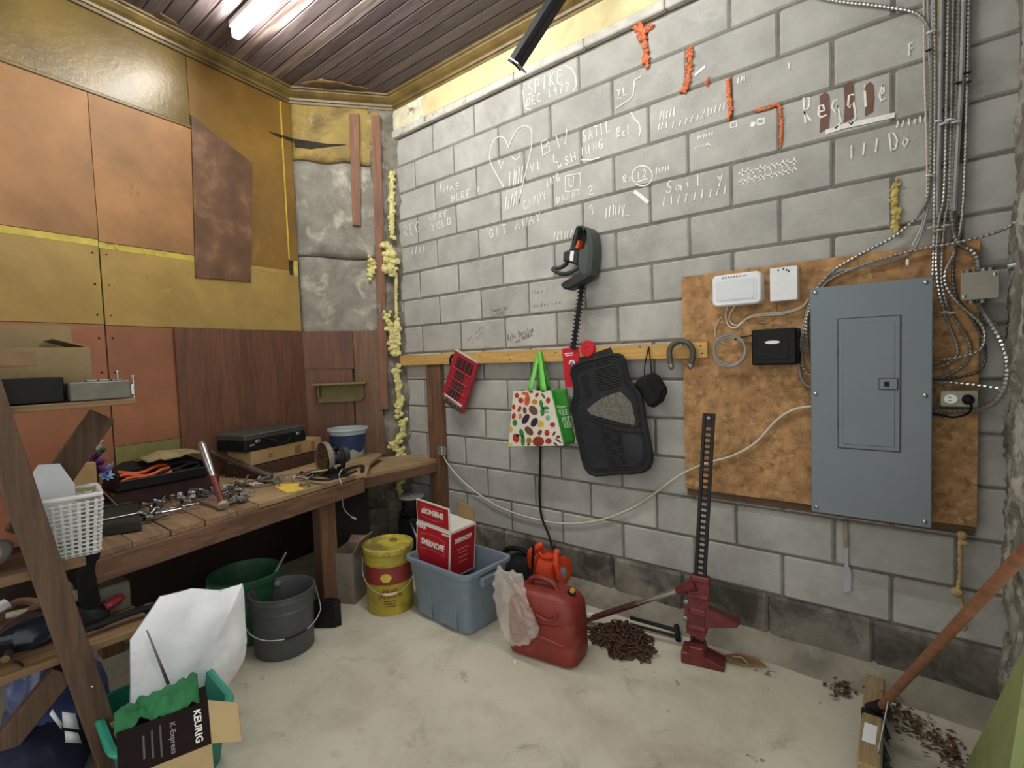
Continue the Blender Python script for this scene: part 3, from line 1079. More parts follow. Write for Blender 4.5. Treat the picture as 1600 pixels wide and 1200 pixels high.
foam([(1000, 28), (1004, 50), (1010, 80), (1011, 100)], 0.016, m_orangefoam, 'foam_patch', wall_back, 1.1, 6, 1)
foam([(992, 40), (1003, 50), (1022, 42)], 0.013, m_orangefoam, 'foam_patch', wall_back, 1.0, 4, 2)
foam([(1079, 78), (1078, 100), (1075, 130), (1068, 143)], 0.014, m_orangefoam, 'foam_patch', wall_back, 1.0, 6, 3)
foam([(1106, 124), (1106, 134)], 0.010, m_orangefoam, 'foam_patch', wall_back, 0.9, 3, 4)
foam([(1138, 126), (1140, 150), (1142, 170), (1138, 187)], 0.010, m_orangefoam, 'foam_patch', wall_back, 0.9, 6, 5)
foam([(1182, 174), (1205, 168), (1217, 164), (1221, 190), (1221, 228)], 0.008, m_orangefoam, 'foam_patch', wall_back, 0.9, 6, 6)
m_foamo = mat('aged_yellow_foam', 'b9a765', 0.85, var=0.2, scale=25, bump=0.4)
foam([(1400, 286), (1399, 305), (1396, 320), (1403, 332), (1398, 345), (1402, 358)], 0.015, m_foamo, 'foam_patch', wall_back, 0.8, 3, 7)
# foam up the corner
foam([(612, 268), (612, 310), (613, 350), (612, 372)], 0.022, m_foam, 'foam_bead', wall_corner, 0.9, 6, 8, loc=lambda u, v: kl(u, v, 0.03), F=FK, out=0.03)
foam([(606, 385), (610, 402), (611, 420), (605, 425)], 0.045, m_foam, 'foam_bead', wall_corner, 0.9, 4, 9, loc=lambda u, v: kl(u, v, 0.03), F=FK, out=0.03)
foam([(582, 405), (581, 420), (579, 432)], 0.026, m_foam, 'foam_bead', wall_corner, 1.0, 4, 10, loc=lambda u, v: kl(u, v, 0.03), F=FK, out=0.03)
foam([(619, 430), (619, 470), (620, 505)], 0.013, m_foam, 'foam_bead', wall_corner, 0.8, 6, 11, loc=lambda u, v: kl(u, v, 0.03), F=FK, out=0.03)
foam([(604, 490), (606, 500), (612, 515), (612, 535), (618, 550), (622, 530), (620, 500)], 0.026, m_foam, 'foam_bead', wall_corner, 1.1, 5, 12, loc=lambda u, v: kl(u, v, 0.03), F=FK, out=0.03)
foam([(619, 575), (621, 600), (624, 625), (624, 645)], 0.028, m_foam, 'foam_bead', wall_corner, 0.9, 6, 13, loc=lambda u, v: kl(u, v, 0.03), F=FK, out=0.03)
foam([(629, 655), (629, 675), (620, 690), (612, 697), (625, 705), (630, 715)], 0.026, m_foam, 'foam_bead', wall_corner, 1.0, 5, 14, loc=lambda u, v: kl(u, v, 0.03), F=FK, out=0.03)
foam([(628, 750), (623, 760), (627, 770)], 0.018, m_foam, 'foam_bead', wall_corner, 1.0, 4, 15, loc=lambda u, v: kl(u, v, 0.05), F=FK, out=0.05)

# ================================================================== timber on the wall
RY_ = 0.056
a, c = wl(625, 556, RY_), wl(1105, 534, RY_)
d, e = wl(625, 571, RY_), wl(1105, 559, RY_)
b = MB()
b.prism([(a[0], d[1]), (c[0], e[1]), (c[0], c[1]), (a[0], a[1])], 0.002, RY_, FW, 0.002)
rail = tag(b.build('hanging_rail', m_pine, smooth=False), 'long pale pine rail nailed across the block wall', 'rail')
for (u, v) in ((640, 562), (664, 560), (705, 560), (750, 557), (752, 563), (795, 555), (797, 562), (868, 551), (1000, 542), (1095, 540), (1097, 552)):
    q = MB(FW @ T(*wl(u, v, RY_), RY_ - .0005))
    q.lathe([(.0045, 0), (.004, .0015), (0, .002)], 8)
    q.build('nail_head', m_darkmetal, rail)
zr = (d[1] + e[1]) / 2
b = MB()
xs0 = wl(671, 640, 0.04)[0]
b.box((xs0 + 0.043, -0.022, 0.375 + 0.07), (0.086, 0.04, 0.83), ch=0.002)
b = MB()
xs0 = wl(666, 600, 0.042)[0]
xs1 = wl(688, 600, 0.042)[0]
b.box(((xs0 + xs1) / 2, -0.0225, zr / 2), (xs1 - xs0, 0.041, zr - 0.002), ch=0.002)
tag(b.build('wall_post', m_oldwood, smooth=False), 'brown upright timber under the pine rail beside the bench end', 'post')
xpost = (xs0 + xs1) / 2

# black steel bar hanging below the ceiling
pa = wy(806, 104, -0.42)
pb = wz(944, -110, 3.362)
b = MB()
dirb = (pb - pa).normalized()
b.beam(pa, pb, 0.004, 0.085, up=(0.3, -1, 0.2))
side = V((0.3, -1, 0.2)).cross(dirb).normalized()
b.beam(pa + side * 0.03, pb + side * 0.03, 0.07, 0.004, up=(0.3, -1, 0.2))
t = thing('steel_bar', 'black angle-iron bar slanting down from the ceiling', 'bar', pb)
b.build('angle_iron', m_darkmetal, t, smooth=False)
b = MB()
b.beam(pa + (pb - pa) * 0.01, pa + (pb - pa) * 0.02, 0.08, 0.088, up=(0.3, -1, 0.2))
b.build('end_rim', m_greysteel, t, smooth=False)

# ================================================================== backing board with furring
OS = 0.034
a, c = wl(1065, 433, OS), wl(1532, 405, OS)
d, e = wl(1065, 762, OS), wl(1524, 833, OS)
t = thing('backing_board', 'rust-brown oriented strand board behind the electrical panel', 'board', ((a[0] + c[0]) / 2, -OS, d[1]))
m_osb = mat('strand_board', 'ab8456', 0.8, var=0.3, scale=22, bump=0.3, stains=(('c4a072', 26, 0.56, 0.64, 0.75), ('644527', 20, 0.55, 0.66, 0.7), ('84583a', 3, 0.45, 0.7, 0.4), ('6a4426', 1.6, 0.52, 0.75, 0.5)))
osz0, osz1 = d[1], a[1]
b = MB()
b.box(((a[0] + c[0]) / 2, -OS + 0.006, (osz0 + osz1) / 2), (c[0] - a[0], 0.012, osz1 - osz0), ch=0.0015)
b.build('board', m_osb, t, smooth=False)
m_furring = mat('furring_wood', '5d4a38', 0.85, var=0.25, grain=0)
for zz in (osz0 - 0.012, osz1 - 0.03, (osz0 + osz1) / 2):
    b = MB()
    b.box(((a[0] + c[0]) / 2, -0.012, zz), (c[0] - a[0] - 0.01, 0.018, 0.05))
    b.build('furring_strip', m_furring, t, smooth=False)

# ================================================================== electrical panel
PO = 0.130
m_panel = mat('panel_grey_enamel', '6e7a80', 0.42, var=0.04, scale=3)
m_paneldk = mat('panel_groove', '39424a', 0.6, var=0.05)
a, c = wl(1268, 451, PO), wl(1459, 431, PO)
d, e = wl(1266, 799, PO), wl(1455, 826, PO)
px0, px1, pz0, pz1 = (a[0] + d[0]) / 2, (c[0] + e[0]) / 2, (d[1] + e[1]) / 2, (a[1] + c[1]) / 2
t = thing('electrical_panel', 'large grey metal electrical panel with hinged door', 'panel', ((px0 + px1) / 2, -OS, pz0))
b = MB()
b.box(((px0 + px1) / 2, -(PO + OS) / 2 - 0.002 + 0.006, (pz0 + pz1) / 2), (px1 - px0 - 0.045, PO - OS - 0.014, pz1 - pz0 - 0.06))
b.build('box', m_panel, t, smooth=False)
b = MB()
b.prism(rrect(px1 - px0, pz1 - pz0, 0.004, 2, (px0 + px1) / 2, (pz0 + pz1) / 2), PO - 0.008, PO, FW, 0.003)
cover = b.build('cover', m_panel, t, smooth=30)
a, c, e = wl(1310, 497, PO), wl(1409, 489, PO), wl(1398, 705, PO)
dx0, dx1, dz0, dz1 = a[0], c[0] - 0.004, e[1], a[1] - 0.006
b = MB()
for (x0, x1, z0, z1) in ((dx0 - .004, dx0, dz0, dz1), (dx1, dx1 + .004, dz0, dz1), (dx0 - .004, dx1 + .004, dz1, dz1 + .004), (dx0 - .004, dx1 + .004, dz0 - .004, dz0)):
    b.prism([(x0, z0), (x1, z0), (x1, z1), (x0, z1)], PO, PO + 0.0008, FW)
b.build('door_gap', m_paneldk, t, smooth=False)
b = MB()
b.prism(rrect(dx1 - dx0, dz1 - dz0, 0.003, 2, (dx0 + dx1) / 2, (dz0 + dz1) / 2), PO, PO + 0.004, FW, 0.002)
door = b.build('door', m_panel, t, smooth=30)
b = MB()
b.prism(rrect(dx1 - dx0 - 0.03, dz1 - dz0 - 0.03, 0.003, 2, (dx0 + dx1) / 2, (dz0 + dz1) / 2), PO + 0.004, PO + 0.006, FW, 0.002)
b.build('door_field', m_panel, door, smooth=30)
a, e = wl(1374, 592, PO), wl(1402, 608, PO)
b = MB()
b.prism([(a[0], e[1]), (e[0], e[1]), (e[0], a[1]), (a[0], a[1])], PO + 0.005, PO + 0.011, FW, 0.002)
lt = b.build('latch', m_panel, door, smooth=30)
b = MB()
b.prism([(a[0] - .003, e[1] - .003), (e[0] + .003, e[1] - .003), (e[0] + .003, a[1] + .003), (a[0] - .003, a[1] + .003)], PO + 0.004, PO + 0.0065, FW)
b.build('latch_gap', m_paneldk, door, smooth=False)
b = MB()
b.box(((a[0] + e[0]) / 2 - .004, (a[1] + e[1]) / 2, PO + 0.0115), (0.016, 0.018, 0.003), FW)
b.build('latch_slot', m_black, door, smooth=False)
for (uu, zz) in ((px0 + .018, pz1 - .02), (px1 - .02, pz1 - .02), (px0 + .018, pz0 + .022), (px1 - .02, pz0 + .022), (px0 + .018, (pz0 + pz1) / 2 + .03), (px1 - .02, (pz0 + pz1) / 2 + .03)):
    b = MB(FW @ T(uu, zz, PO))
    b.lathe([(0.008, 0), (0.008, 0.002), (0.005, 0.005), (0, 0.006)], 10)
    b.build('screw', m_steel, cover)
for zz in (dz1 - 0.13, dz0 + 0.10):
    b = MB(FW @ T(dx0 - 0.002, zz, PO + 0.002))
    b.box((0, 0, 0), (0.005, 0.035, 0.006))
    b.build('hinge', m_paneldk, door, smooth=False)

# ================================================================== router, flat box, black box
RO = 0.105


def quadbox(pts, off):
    q = [wl(*p, off) for p in pts]
    cx, cz = sum(p[0] for p in q) / 4, sum(p[1] for p in q) / 4
    w = ((q[1][0] - q[0][0]) + (q[2][0] - q[3][0])) / 2
    h = ((q[0][1] - q[3][1]) + (q[1][1] - q[2][1])) / 2
    rot = math.degrees(math.atan2(q[1][1] - q[0][1], q[1][0] - q[0][0]))
    return cx, cz, w, h, rot


cx, cz, w, h, rot = quadbox([(1112, 431), (1189, 423), (1189, 473), (1113, 480)], 0.095)
FRt = FW @ T(cx, cz, 0)
t = thing('router', 'white rounded router with pinkish lettering on the strand board', 'router', FRt @ V((0, -h / 2, OS)))
b = MB(FRt)
b.prism(rrect(w, h, 0.022, 5), OS, 0.095, None, 0.006)
b.build('case', m_white, t)
m_white2 = mat('grey_white_plastic', 'd2d7db', 0.5, var=0.03)
b = MB(FRt)
b.prism(rrect(w * .84, h * .70, 0.012, 4, 0, -h * .02), 0.095, 0.0965, None, 0.001)
b.build('face_inset', m_white2, t)
b = MB(FRt)
b.prism(rrect(w * .72, h * .60, 0.010, 4, 0, -h * .02), 0.0965, 0.0985, None, 0.001)
b.build('face_panel', m_white2, t)
m_redprint = mat('pink_print', 'c76a72', 0.6, var=0.05)
for k in range(6):
    b = MB(FRt @ T(-0.055 + k * 0.012, h * .40, 0.0958))
    b.box((0, 0, 0), (0.006, 0.009, 0.001))
    b.build('icon', mat('grey_print', '8a8d92', 0.6), t, smooth=False)
for k in (-1, 0, 1):
    b = MB(FRt @ T(0.03 + k * 0.012, h * .40, 0.0958))
    b.lathe([(0.0035, 0), (0.0035, 0.001), (0, 0.0012)], 8)
    b.build('indicator', m_redprint, t)
cx, cz, w, h, rot = quadbox([(1203, 419), (1246, 415), (1246, 468), (1203, 471)], 0.085)
FB = FW @ T(cx, cz, 0)
t = thing('flat_white_box', 'flat square white box with chipped top edge beside the router', 'box', FB @ V((0, -h / 2, OS)))
b = MB(FB)
b.prism(rrect(w, h, 0.003, 2), OS, 0.085, None, 0.002)
b.build('case', mat('white_sheet_metal', 'dcdee0', 0.5, var=0.04), t, smooth=30)
for (x, y) in ((-.02, .42), (.0, .44), (.012, .40), (.02, .36)):
    b = MB(FB @ T(x, y * h, 0.0852))
    b.prism([(-.003, -.003), (.002, -.005), (.004, .002), (-.001, .005)], 0, 0.0006)
    b.build('chip', m_darkmetal, t, smooth=False)
cx, cz, w, h, rot = quadbox([(1174, 515), (1247, 512), (1243, 571), (1174, 570)], 0.12)
FB = FW @ T(cx, cz, 0)
t = thing('black_device', 'black plastic power unit with oval white badge', 'device', FB @ V((0, -h / 2, OS)))
b = MB(FB)
b.prism(rrect(w, h, 0.008, 3), OS, 0.12, None, 0.008)
b.build('case', m_black, t)
b = MB(FB)
b.prism(rrect(w * .70, h * .66, 0.006, 3, -0.004, -.004), 0.12, 0.122, None, 0.0015)
fc = b.build('face', m_black, t)
b = MB(FB @ T(-0.004, h * .13, 0.122))
b.lathe([(0.030, 0), (0.030, 0.001), (0, 0.0012)], 20, sx=1, sy=.24)
b.build('badge', m_white, t)
for k in range(5):
    b = MB(FB @ T(-w * .25 + k * w * .115, h * .28, 0.122))
    b.box((0, 0, 0.0005), (0.010, 0.004, 0.001))
    b.build('vent_slot', m_darkmetal, t, smooth=False)


# ================================================================== cables
def cable(pts, r, m, name, label, cat='cable', ribbed=True, group=None, n=10, parent=None, seg=7, pitch=0.015):
    """pts: (u, v, distance from the wall)"""
    P = smoothpath([wy(u, v, -(o - 0.024 if o >= 0.06 else o * 0.85)) for u, v, o in pts], n)
    if ribbed:
        d = [0.0]
        for i in range(1, len(P)):
            d.append(d[-1] + (P[i] - P[i - 1]).length)
        Q, rr = [], []
        k = 0
        nn = int(d[-1] / pitch) * 2
        for i in range(nn + 1):
            s_ = d[-1] * i / nn
            while k < len(P) - 2 and d[k + 1] < s_:
                k += 1
            tt = (s_ - d[k]) / max(1e-9, d[k + 1] - d[k])
            Q.append(P[k].lerp(P[k + 1], tt))
            rr.append(r * 1.08 if i % 2 else r * 0.6)
        P, r = Q, rr
    b = MB()
    b.tube(P, r, seg)
    o = b.build(name, m, parent, smooth=False if ribbed else True)
    if label:
        tag(o, label, cat, group)
    return o


m_bx = mat('armoured_cable', 'a9a8a4', 0.35, metal=0.75, var=0.15, scale=30)
m_bxdull = mat('dull_armoured_cable', '8a8984', 0.45, metal=0.6, var=0.2, scale=30)
m_bxdark = mat('dark_armoured_cable', '5f5b55', 0.5, metal=0.5, var=0.2, scale=30)
m_pvc = mat('grey_cable_sheath', '8d9092', 0.6, var=0.1)
m_whitewire = mat('white_cable_sheath', 'c9c3b4', 0.6, var=0.08)
G = 'armoured cables by the electrical panel'
cable([(1459, -60, .03), (1461, 100, .03), (1460, 300, .03), (1459, 380, .05), (1457, 432, .075), (1450, 470, .09)], 0.0065, m_bx, 'armoured_cable', 'armoured cable running straight down behind the panel top edge', group=G)
cable([(1483, -60, .03), (1479, 150, .03), (1475, 300, .03), (1467, 345, .035), (1463, 400, .07), (1465, 440, .075), (1474, 485, .075), (1486, 515, .07), (1496, 545, .07), (1490, 562, .07), (1470, 572, .08), (1440, 574, .09)], 0.006, m_bx, 'armoured_cable', 'armoured cable making the smallest loop right of the panel', group=G)
cable([(1491, -60, .03), (1487, 150, .03), (1483, 300, .03), (1477, 340, .035), (1472, 400, .07), (1472, 445, .075), (1482, 482, .075), (1500, 510, .07), (1514, 535, .07), (1516, 552, .07), (1505, 572, .07), (1470, 590, .08), (1440, 593, .09)], 0.006, m_bxdull, 'armoured_cable', 'dull armoured cable in the middle loop right of the panel', group=G)
cable([(1515, -60, .03), (1511, 150, .03), (1506, 300, .03), (1501, 355, .04), (1491, 395, .07), (1478, 422, .08), (1478, 445, .08), (1492, 468, .08), (1516, 490, .08), (1534, 508, .08), (1539, 528, .08), (1531, 547, .08), (1508, 556, .085), (1480, 561, .09), (1440, 563, .10)], 0.0065, m_bx, 'armoured_cable', 'bright armoured cable in the widest upper loop right of the panel', group=G)
cable([(1495, 382, .075), (1491, 400, .07), (1489, 435, .07), (1495, 466, .07), (1512, 488, .07), (1531, 520, .066), (1540, 548, .066), (1537, 570, .066), (1520, 584, .066), (1480, 592, .075), (1440, 594, .09)], 0.006, m_bxdark, 'armoured_cable', 'dark armoured cable in the lowest loop right of the panel', group=G)
cable([(1500, -60, .032), (1495, 150, .032), (1487, 300, .032), (1488, 345, .04), (1496, 378, .065), (1518, 391, .07), (1527, 405, .07), (1529, 424, .085)], 0.010, m_bxdull, 'armoured_cable', 'thick armoured cable ending in the top of the square junction box', group=G)
cable([(1525, 464, .085), (1538, 488, .085), (1558, 520, .10), (1571, 548, .10), (1575, 578, .10), (1568, 610, .10), (1546, 634, .095), (1505, 642, .085), (1440, 641, .09)], 0.012, m_bx, 'armoured_cable', 'thick shiny armoured cable curving from junction box down to the panel', group=G)
cable([(1440, 597, .10), (1480, 598, .095), (1530, 603, .09), (1575, 610, .10), (1592, 613, .11)], 0.007, m_bx, 'armoured_cable', 'armoured cable running right above the twin outlet', group=G)
cable([(1612, 330, .14), (1590, 345, .12), (1560, 362, .09), (1500, 378, .085), (1440, 389, .08), (1390, 401, .08), (1330, 421, .075), (1292, 441, .075), (1270, 472, .075), (1257, 512, .075), (1253, 555, .075), (1260, 582, .085), (1290, 592, .095)], 0.0062, m_bx, 'armoured_cable', 'armoured cable slanting from the right pier to left of the panel', group=G)
cable([(1190, -40, .02), (1280, -4, .02), (1380, 10, .02), (1430, 20, .022), (1450, 42, .026), (1455, 75, .03), (1455, 200, .03), (1452, 290, .03), (1440, 330, .03), (1400, 368, .035), (1340, 400, .06), (1300, 425, .075), (1273, 458, .075), (1261, 500, .075), (1262, 550, .075), (1272, 574, .09), (1300, 577, .10)], 0.0065, m_bx, 'armoured_cable', 'armoured cable arching along the wall top then down past the panel', group=G)
cable([(1449, -60, .02), (1451, 60, .02), (1455, 150, .02), (1453, 290, .02), (1444, 350, .03), (1425, 392, .06), (1380, 412, .07), (1310, 424, .07), (1280, 446, .07), (1262, 482, .07), (1250, 540, .07), (1249, 580, .07), (1262, 603, .08), (1300, 608, .10)], 0.0045, m_pvc, 'sheathed_cable', 'slim grey sheathed cable looping left of the panel top', ribbed=False)
cable([(1443, -60, .012), (1444, 100, .012), (1447, 200, .012), (1448, 300, .015), (1440, 352, .02), (1425, 385, .06)], 0.0035, m_whitewire, 'sheathed_cable', 'thin white twisted cable beside the block joint above the panel', ribbed=True, pitch=0.02)
cable([(1458, -60, .022), (1457, 100, .022), (1455, 200, .022)], 0.007, m_pvc, 'sheathed_cable', 'pale grey conduit left of the yellow wood strip', ribbed=False)
cable([(1472, -60, .03), (1469, 150, .03), (1465, 300, .03), (1464, 340, .03)], 0.007, m_pvc, 'sheathed_cable', 'grey conduit right of the yellow wood strip', ribbed=False)
cable([(1507, -60, .035), (1503, 100, .035), (1495, 250, .035), (1491, 330, .038)], 0.0085, m_pvc, 'sheathed_cable', 'thick grey conduit right of the brown wood strip', ribbed=False)
cable([(1137, 478, .08), (1134, 492, .07), (1138, 508, .066), (1150, 512, .066), (1168, 498, .066), (1190, 493, .066), (1220, 491, .066), (1250, 482, .07), (1262, 470, .075)], 0.0036, m_whitewire, 'signal_cable', 'white cord hanging lowest under the router', ribbed=False)
cable([(1149, 477, .08), (1140, 492, .07), (1141, 503, .066), (1152, 508, .066), (1170, 495, .066), (1192, 490, .066), (1222, 488, .066), (1252, 479, .07), (1264, 466, .075)], 0.0036, m_whitewire, 'signal_cable', 'second white cord just above the lowest router cord', ribbed=False)
cable([(1178, 478, .08), (1178, 492, .064), (1184, 502, .063), (1198, 503, .063), (1210, 494, .063), (1212, 480, .064), (1211, 470, .07)], 0.0018, mat('tan_wire', 'a8895f', 0.6), 'thin_wire', 'thin tan wire looped between router and flat white box', 'wire', ribbed=False)
cable([(1128, 495, .064), (1120, 505, .063), (1117, 520, .063), (1122, 532, .063), (1130, 536, .066)], 0.002, m_whitewire, 'thin_wire', 'thin pale wire running down to the coiled cable', 'wire', ribbed=False)
# coil of cable on a nail
t = thing('cable_coil', 'coil of grey cable hung on a nail left of the black unit', 'cable', wy(1140, 567, -0.063))
ca, cr_ = wl(1140, 548, 0.07), 0.068
b = MB()
rr = random.Random(2)
pts = []
for k in range(4 * 24):
    a = 2 * PI * k / 24
    q = cr_ * (1 + 0.05 * math.sin(k * .21))
    pts.append((ca[0] + q * math.cos(a), ca[1] + q * math.sin(a) + .004 * math.sin(k * .13), 0.066 + 0.006 * math.sin(k * 0.19)))
b.tube(pts, 0.0036, 6, M=FW)
b.build('loops', m_pvc, t)
cable([(1147, 531, .075), (1158, 527, .075), (1175, 524, .09)], 0.003, m_black, 'lead', None, ribbed=False, parent=t)
b = MB(FW @ T(ca[0], ca[1] - 0.062, OS))
b.lathe([(0.003, 0), (0.003, 0.02), (0.006, 0.02), (0.006, 0.023), (0, 0.024)], 8)
b.build('nail', m_darkmetal, t)

# wood strips that carry the cables
m_yellowwood = mat('yellow_wood_strip', 'c9b673', 0.6, var=0.12, grain=2)
a, c = wl(1464, 40, 0.02), wl(1472, 40, 0.02)
b = MB(FW)
b.box(((a[0] + c[0]) / 2, 2.60, 0.011), (c[0] - a[0], 1.66, 0.02), ch=0.001)
tag(b.build('cable_strip', m_yellowwood, smooth=False), 'pale yellow wood strip running up the wall among cables', 'strip')
a, c = wl(1488, 40, 0.02), wl(1499, 40, 0.02)
b = MB(FW)
b.box(((a[0] + c[0]) / 2, 2.60, 0.011), (c[0] - a[0], 1.66, 0.02), ch=0.001)
tag(b.build('cable_strip', mat('brown_wood_strip', '7a6250', 0.7, var=0.2, grain=2), smooth=False), 'brown wood strip running up the wall between conduits', 'strip')
# white staples, black ties
for i, (u0, v0, u1, v1) in enumerate(((1449, 52, 1461, 48), (1462, 190, 1470, 189), (1469, 195, 1480, 192), (1478, 188, 1491, 187), (1488, 192, 1500, 190), (1447, 275, 1457, 274), (1450, 357, 1465, 355), (1462, 361, 1475, 359), (1473, 354, 1483, 352), (1470, 489, 1482, 488), (1483, 490, 1494, 489))):
    b = MB()
    o = 0.045 if v0 < 340 else (0.06 if v0 < 400 else 0.085)
    P = smoothpath([wy(u0, v0, -o + .008), wy((u0 + u1) / 2, (v0 + v1) / 2 - 1, -o - .004), wy(u1, v1, -o + .008)], 5)
    b.tube(P, 0.006, 7, flat=.6)
    where = ['on the arched cable near the top of the wall', 'leftmost in the staple row level with the chalk name', 'second in the staple row level with the chalk name', 'third in the staple row level with the chalk name', 'rightmost in the staple row level with the chalk name',
             'on the thin cable beside the foam patch', 'leftmost in the staple row just above the board', 'middle of the staple row just above the board', 'rightmost of the staple row just above the board', 'left of two just below the junction box level', 'right of two just below the junction box level'][i]
    tag(b.build('cable_staple', m_white if v0 < 300 else m_whitewire), 'white cable staple ' + where, 'staple', 'white cable staples')
for i, (u0, v0, u1, v1) in enumerate(((1447, 80, 1454, 77), (1504, 115, 1516, 113), (1494, 130, 1503, 128), (1511, 129, 1516, 127))):
    b = MB()
    b.tube(smoothpath([wy(u0, v0, -.030), wy((u0 + u1) / 2, (v0 + v1) / 2, -.047), wy(u1, v1, -.030)], 5), 0.004, 6)
    tag(b.build('cable_tie', m_black), 'black cable tie ' + ['below the arched cable bend', 'uppermost on the right-hand conduits', 'lower left on the right-hand conduits', 'lower right on the right-hand conduits'][i], 'tie', 'black cable ties')
b = MB()
p = wy(1418, 410, -.07)
b.ball(p, (.006, .006, .014), 10, 6)
tag(b.build('wire_cap', m_white), 'small white cap dangling on a thin cable above the panel', 'cap')

# square junction box
m_jbox = mat('junction_box_paint', '8e8d80', 0.5, var=0.06, scale=20)
cx, cz, w, h, rot = quadbox([(1502, 427), (1562, 421), (1560, 466), (1500, 469)], 0.115)
FB = FW @ T(cx, cz, 0)
t = thing('junction_box', 'square grey junction box with screwed cover at the pier', 'box', FB @ V((0, -h / 2, OS)))
b = MB(FB)
b.box((0, 0, 0.088), (w * .9, h * .88, 0.05), ch=0.004)
b.build('body', m_greysteel, t)
b = MB(FB)
b.prism(rrect(w, h, 0.006, 3), 0.112, 0.116, None, 0.0015)
b.build('cover', m_jbox, t)
for (x, y) in ((w * .40, h * .36), (-w * .40, -h * .36)):
    b = MB(FB @ T(x, y, 0.116))
    b.lathe([(0.006, 0), (0.006, 0.002), (0, 0.004)], 10)
    b.build('screw', m_steel, t)
for (x, y) in ((-.03, h * .5), (0.012, h * .5), (.03, h * .5), (-.02, -h * .5), (.01, -h * .5)):
    b = MB(FB @ T(x, y, 0.09) @ RX(90))
    b.lathe([(0.012, -.012), (0.012, .012)], 10)
    b.build('connector', m_greysteel, t)

# twin outlet
cx, cz, w, h, rot = quadbox([(1469, 610), (1531, 612), (1528, 637), (1469, 635)], 0.105)
FB = FW @ T(cx, cz, 0)
t = thing('twin_outlet', 'grey metal twin outlet with one black plug, right of the panel', 'outlet', FB @ V((0, -h / 2, OS)))
b = MB(FB)
b.box((0, 0, 0.082), (w, h, 0.044), ch=0.006)
b.build('box', m_jbox, t)
b = MB(FB)
b.prism(rrect(w * .96, h * .94, 0.006, 3), 0.104, 0.107, None, 0.001)
b.build('plate', m_jbox, t)
for sx in (-1, 1):
    b = MB(FB @ T(sx * w * .22, 0, 0.107))
    b.lathe([(0.019, 0), (0.019, 0.004), (0, 0.0045)], 20, sy=.85)
    sk = b.build('socket', m_white, t)
    for q in (-1, 1):
        b = MB(FB @ T(sx * w * .22 - .003, q * .006, 0.1112))
        b.box((0, 0, 0), (0.010, 0.0025, 0.001))
        b.build('slot', m_black, sk, smooth=False)
b = MB(FB @ T(w * .22, 0, 0.112))
b.lathe([(0.018, 0), (0.018, 0.015), (0.013, 0.03), (0.006, 0.038), (0, 0.039)], 16)
b.build('plug', m_black, t)
cable([(1512, 622, .14), (1518, 635, .13), (1512, 646, .10), (1490, 652, .085), (1465, 648, .085), (1440, 646, .09)], 0.004, m_black, 'plug_lead', None, ribbed=False, parent=t)
# old rod end fixed in the pier, nail
b = MB()
b.tube([wy(1577, 417, -.10), wy(1592, 414, -.11)], 0.014, 10)
tag(b.build('pipe_stub', m_greysteel), 'rusty pipe stub poking from the pier above the junction box', 'pipe')

# white sagging cable from the bench outlet to the panel
WP = [(692, 708, .075), (700, 725, .06), (730, 758, .035), (780, 792, .025), (840, 812, .02), (890, 818, .02), (940, 812, .02), (985, 795, .02), (1020, 773, .025), (1060, 744, .05), (1100, 725, .072), (1145, 712, .070), (1180, 692, .070), (1212, 658, .070), (1238, 641, .070), (1268, 635, .08), (1300, 634, .10)]
cable(WP, 0.0055, m_whitewire, 'sagging_cable', 'long cream cable sagging across the block wall to the panel', ribbed=False, n=8)

# steel handy box on the post at the bench end
p = wl(688, 704, 0.07)
FB = FW @ T(p[0], p[1], 0)
t = thing('bench_outlet', 'small galvanised outlet box with two white sockets at the bench end', 'outlet', FB @ V((0, -.035, 0.045)))
b = MB(FB @ T(0.012, 0, 0.068))
b.box((0, 0, 0), (0.052, 0.062, 0.046), ch=0.005)
b.build('box', mat('galvanised', 'a8abad', 0.4, metal=0.7, var=0.15, scale=40), t)
for z in (-.015, .015):
    b = MB(FB @ T(-0.016, z, 0.070) @ RY(-60))
    b.lathe([(0.013, 0), (0.013, 0.006), (0, 0.008)], 12)
    b.build('socket', m_white, t)
for (x, z) in ((0.03, .022), (.0, -.022), (.03, -.022)):
    b = MB(FB @ T(x, z, 0.091))
    b.lathe([(0.005, 0), (0.004, 0.003), (0, 0.004)], 8)
    b.build('screw', m_steel, t)

# strap hook on the blocks under the panel
t = thing('strap_hanger', 'flat pale grey strap hanger on the blocks under the panel', 'strap', wy(1323, 925, -0.005))
for nm, pts, z0, z1 in (('tongue', [(1319, 855), (1326, 855), (1326, 890), (1319, 890)], 0.004, 0.010), ('plate', [(1317, 886), (1328, 886), (1331, 896), (1330, 924), (1318, 926), (1316, 898)], 0.003, 0.012)):
    b = MB()
    b.prism([wl(*p_, 0.01) for p_ in pts], z0, z1, FW, 0.002)
    b.build(nm, mat('grey_strap', 'a3a8ae', 0.6, var=0.05), t, smooth=30)
b = MB()
b.prism([wl(*p_, 0.02) for p_ in [(1317, 815), (1324, 815), (1325, 856), (1318, 856)]], 0.002, 0.016, FW, 0.002)
b.build('stem', mat('block_coloured_stem', '85826f', 0.8), t, smooth=30)

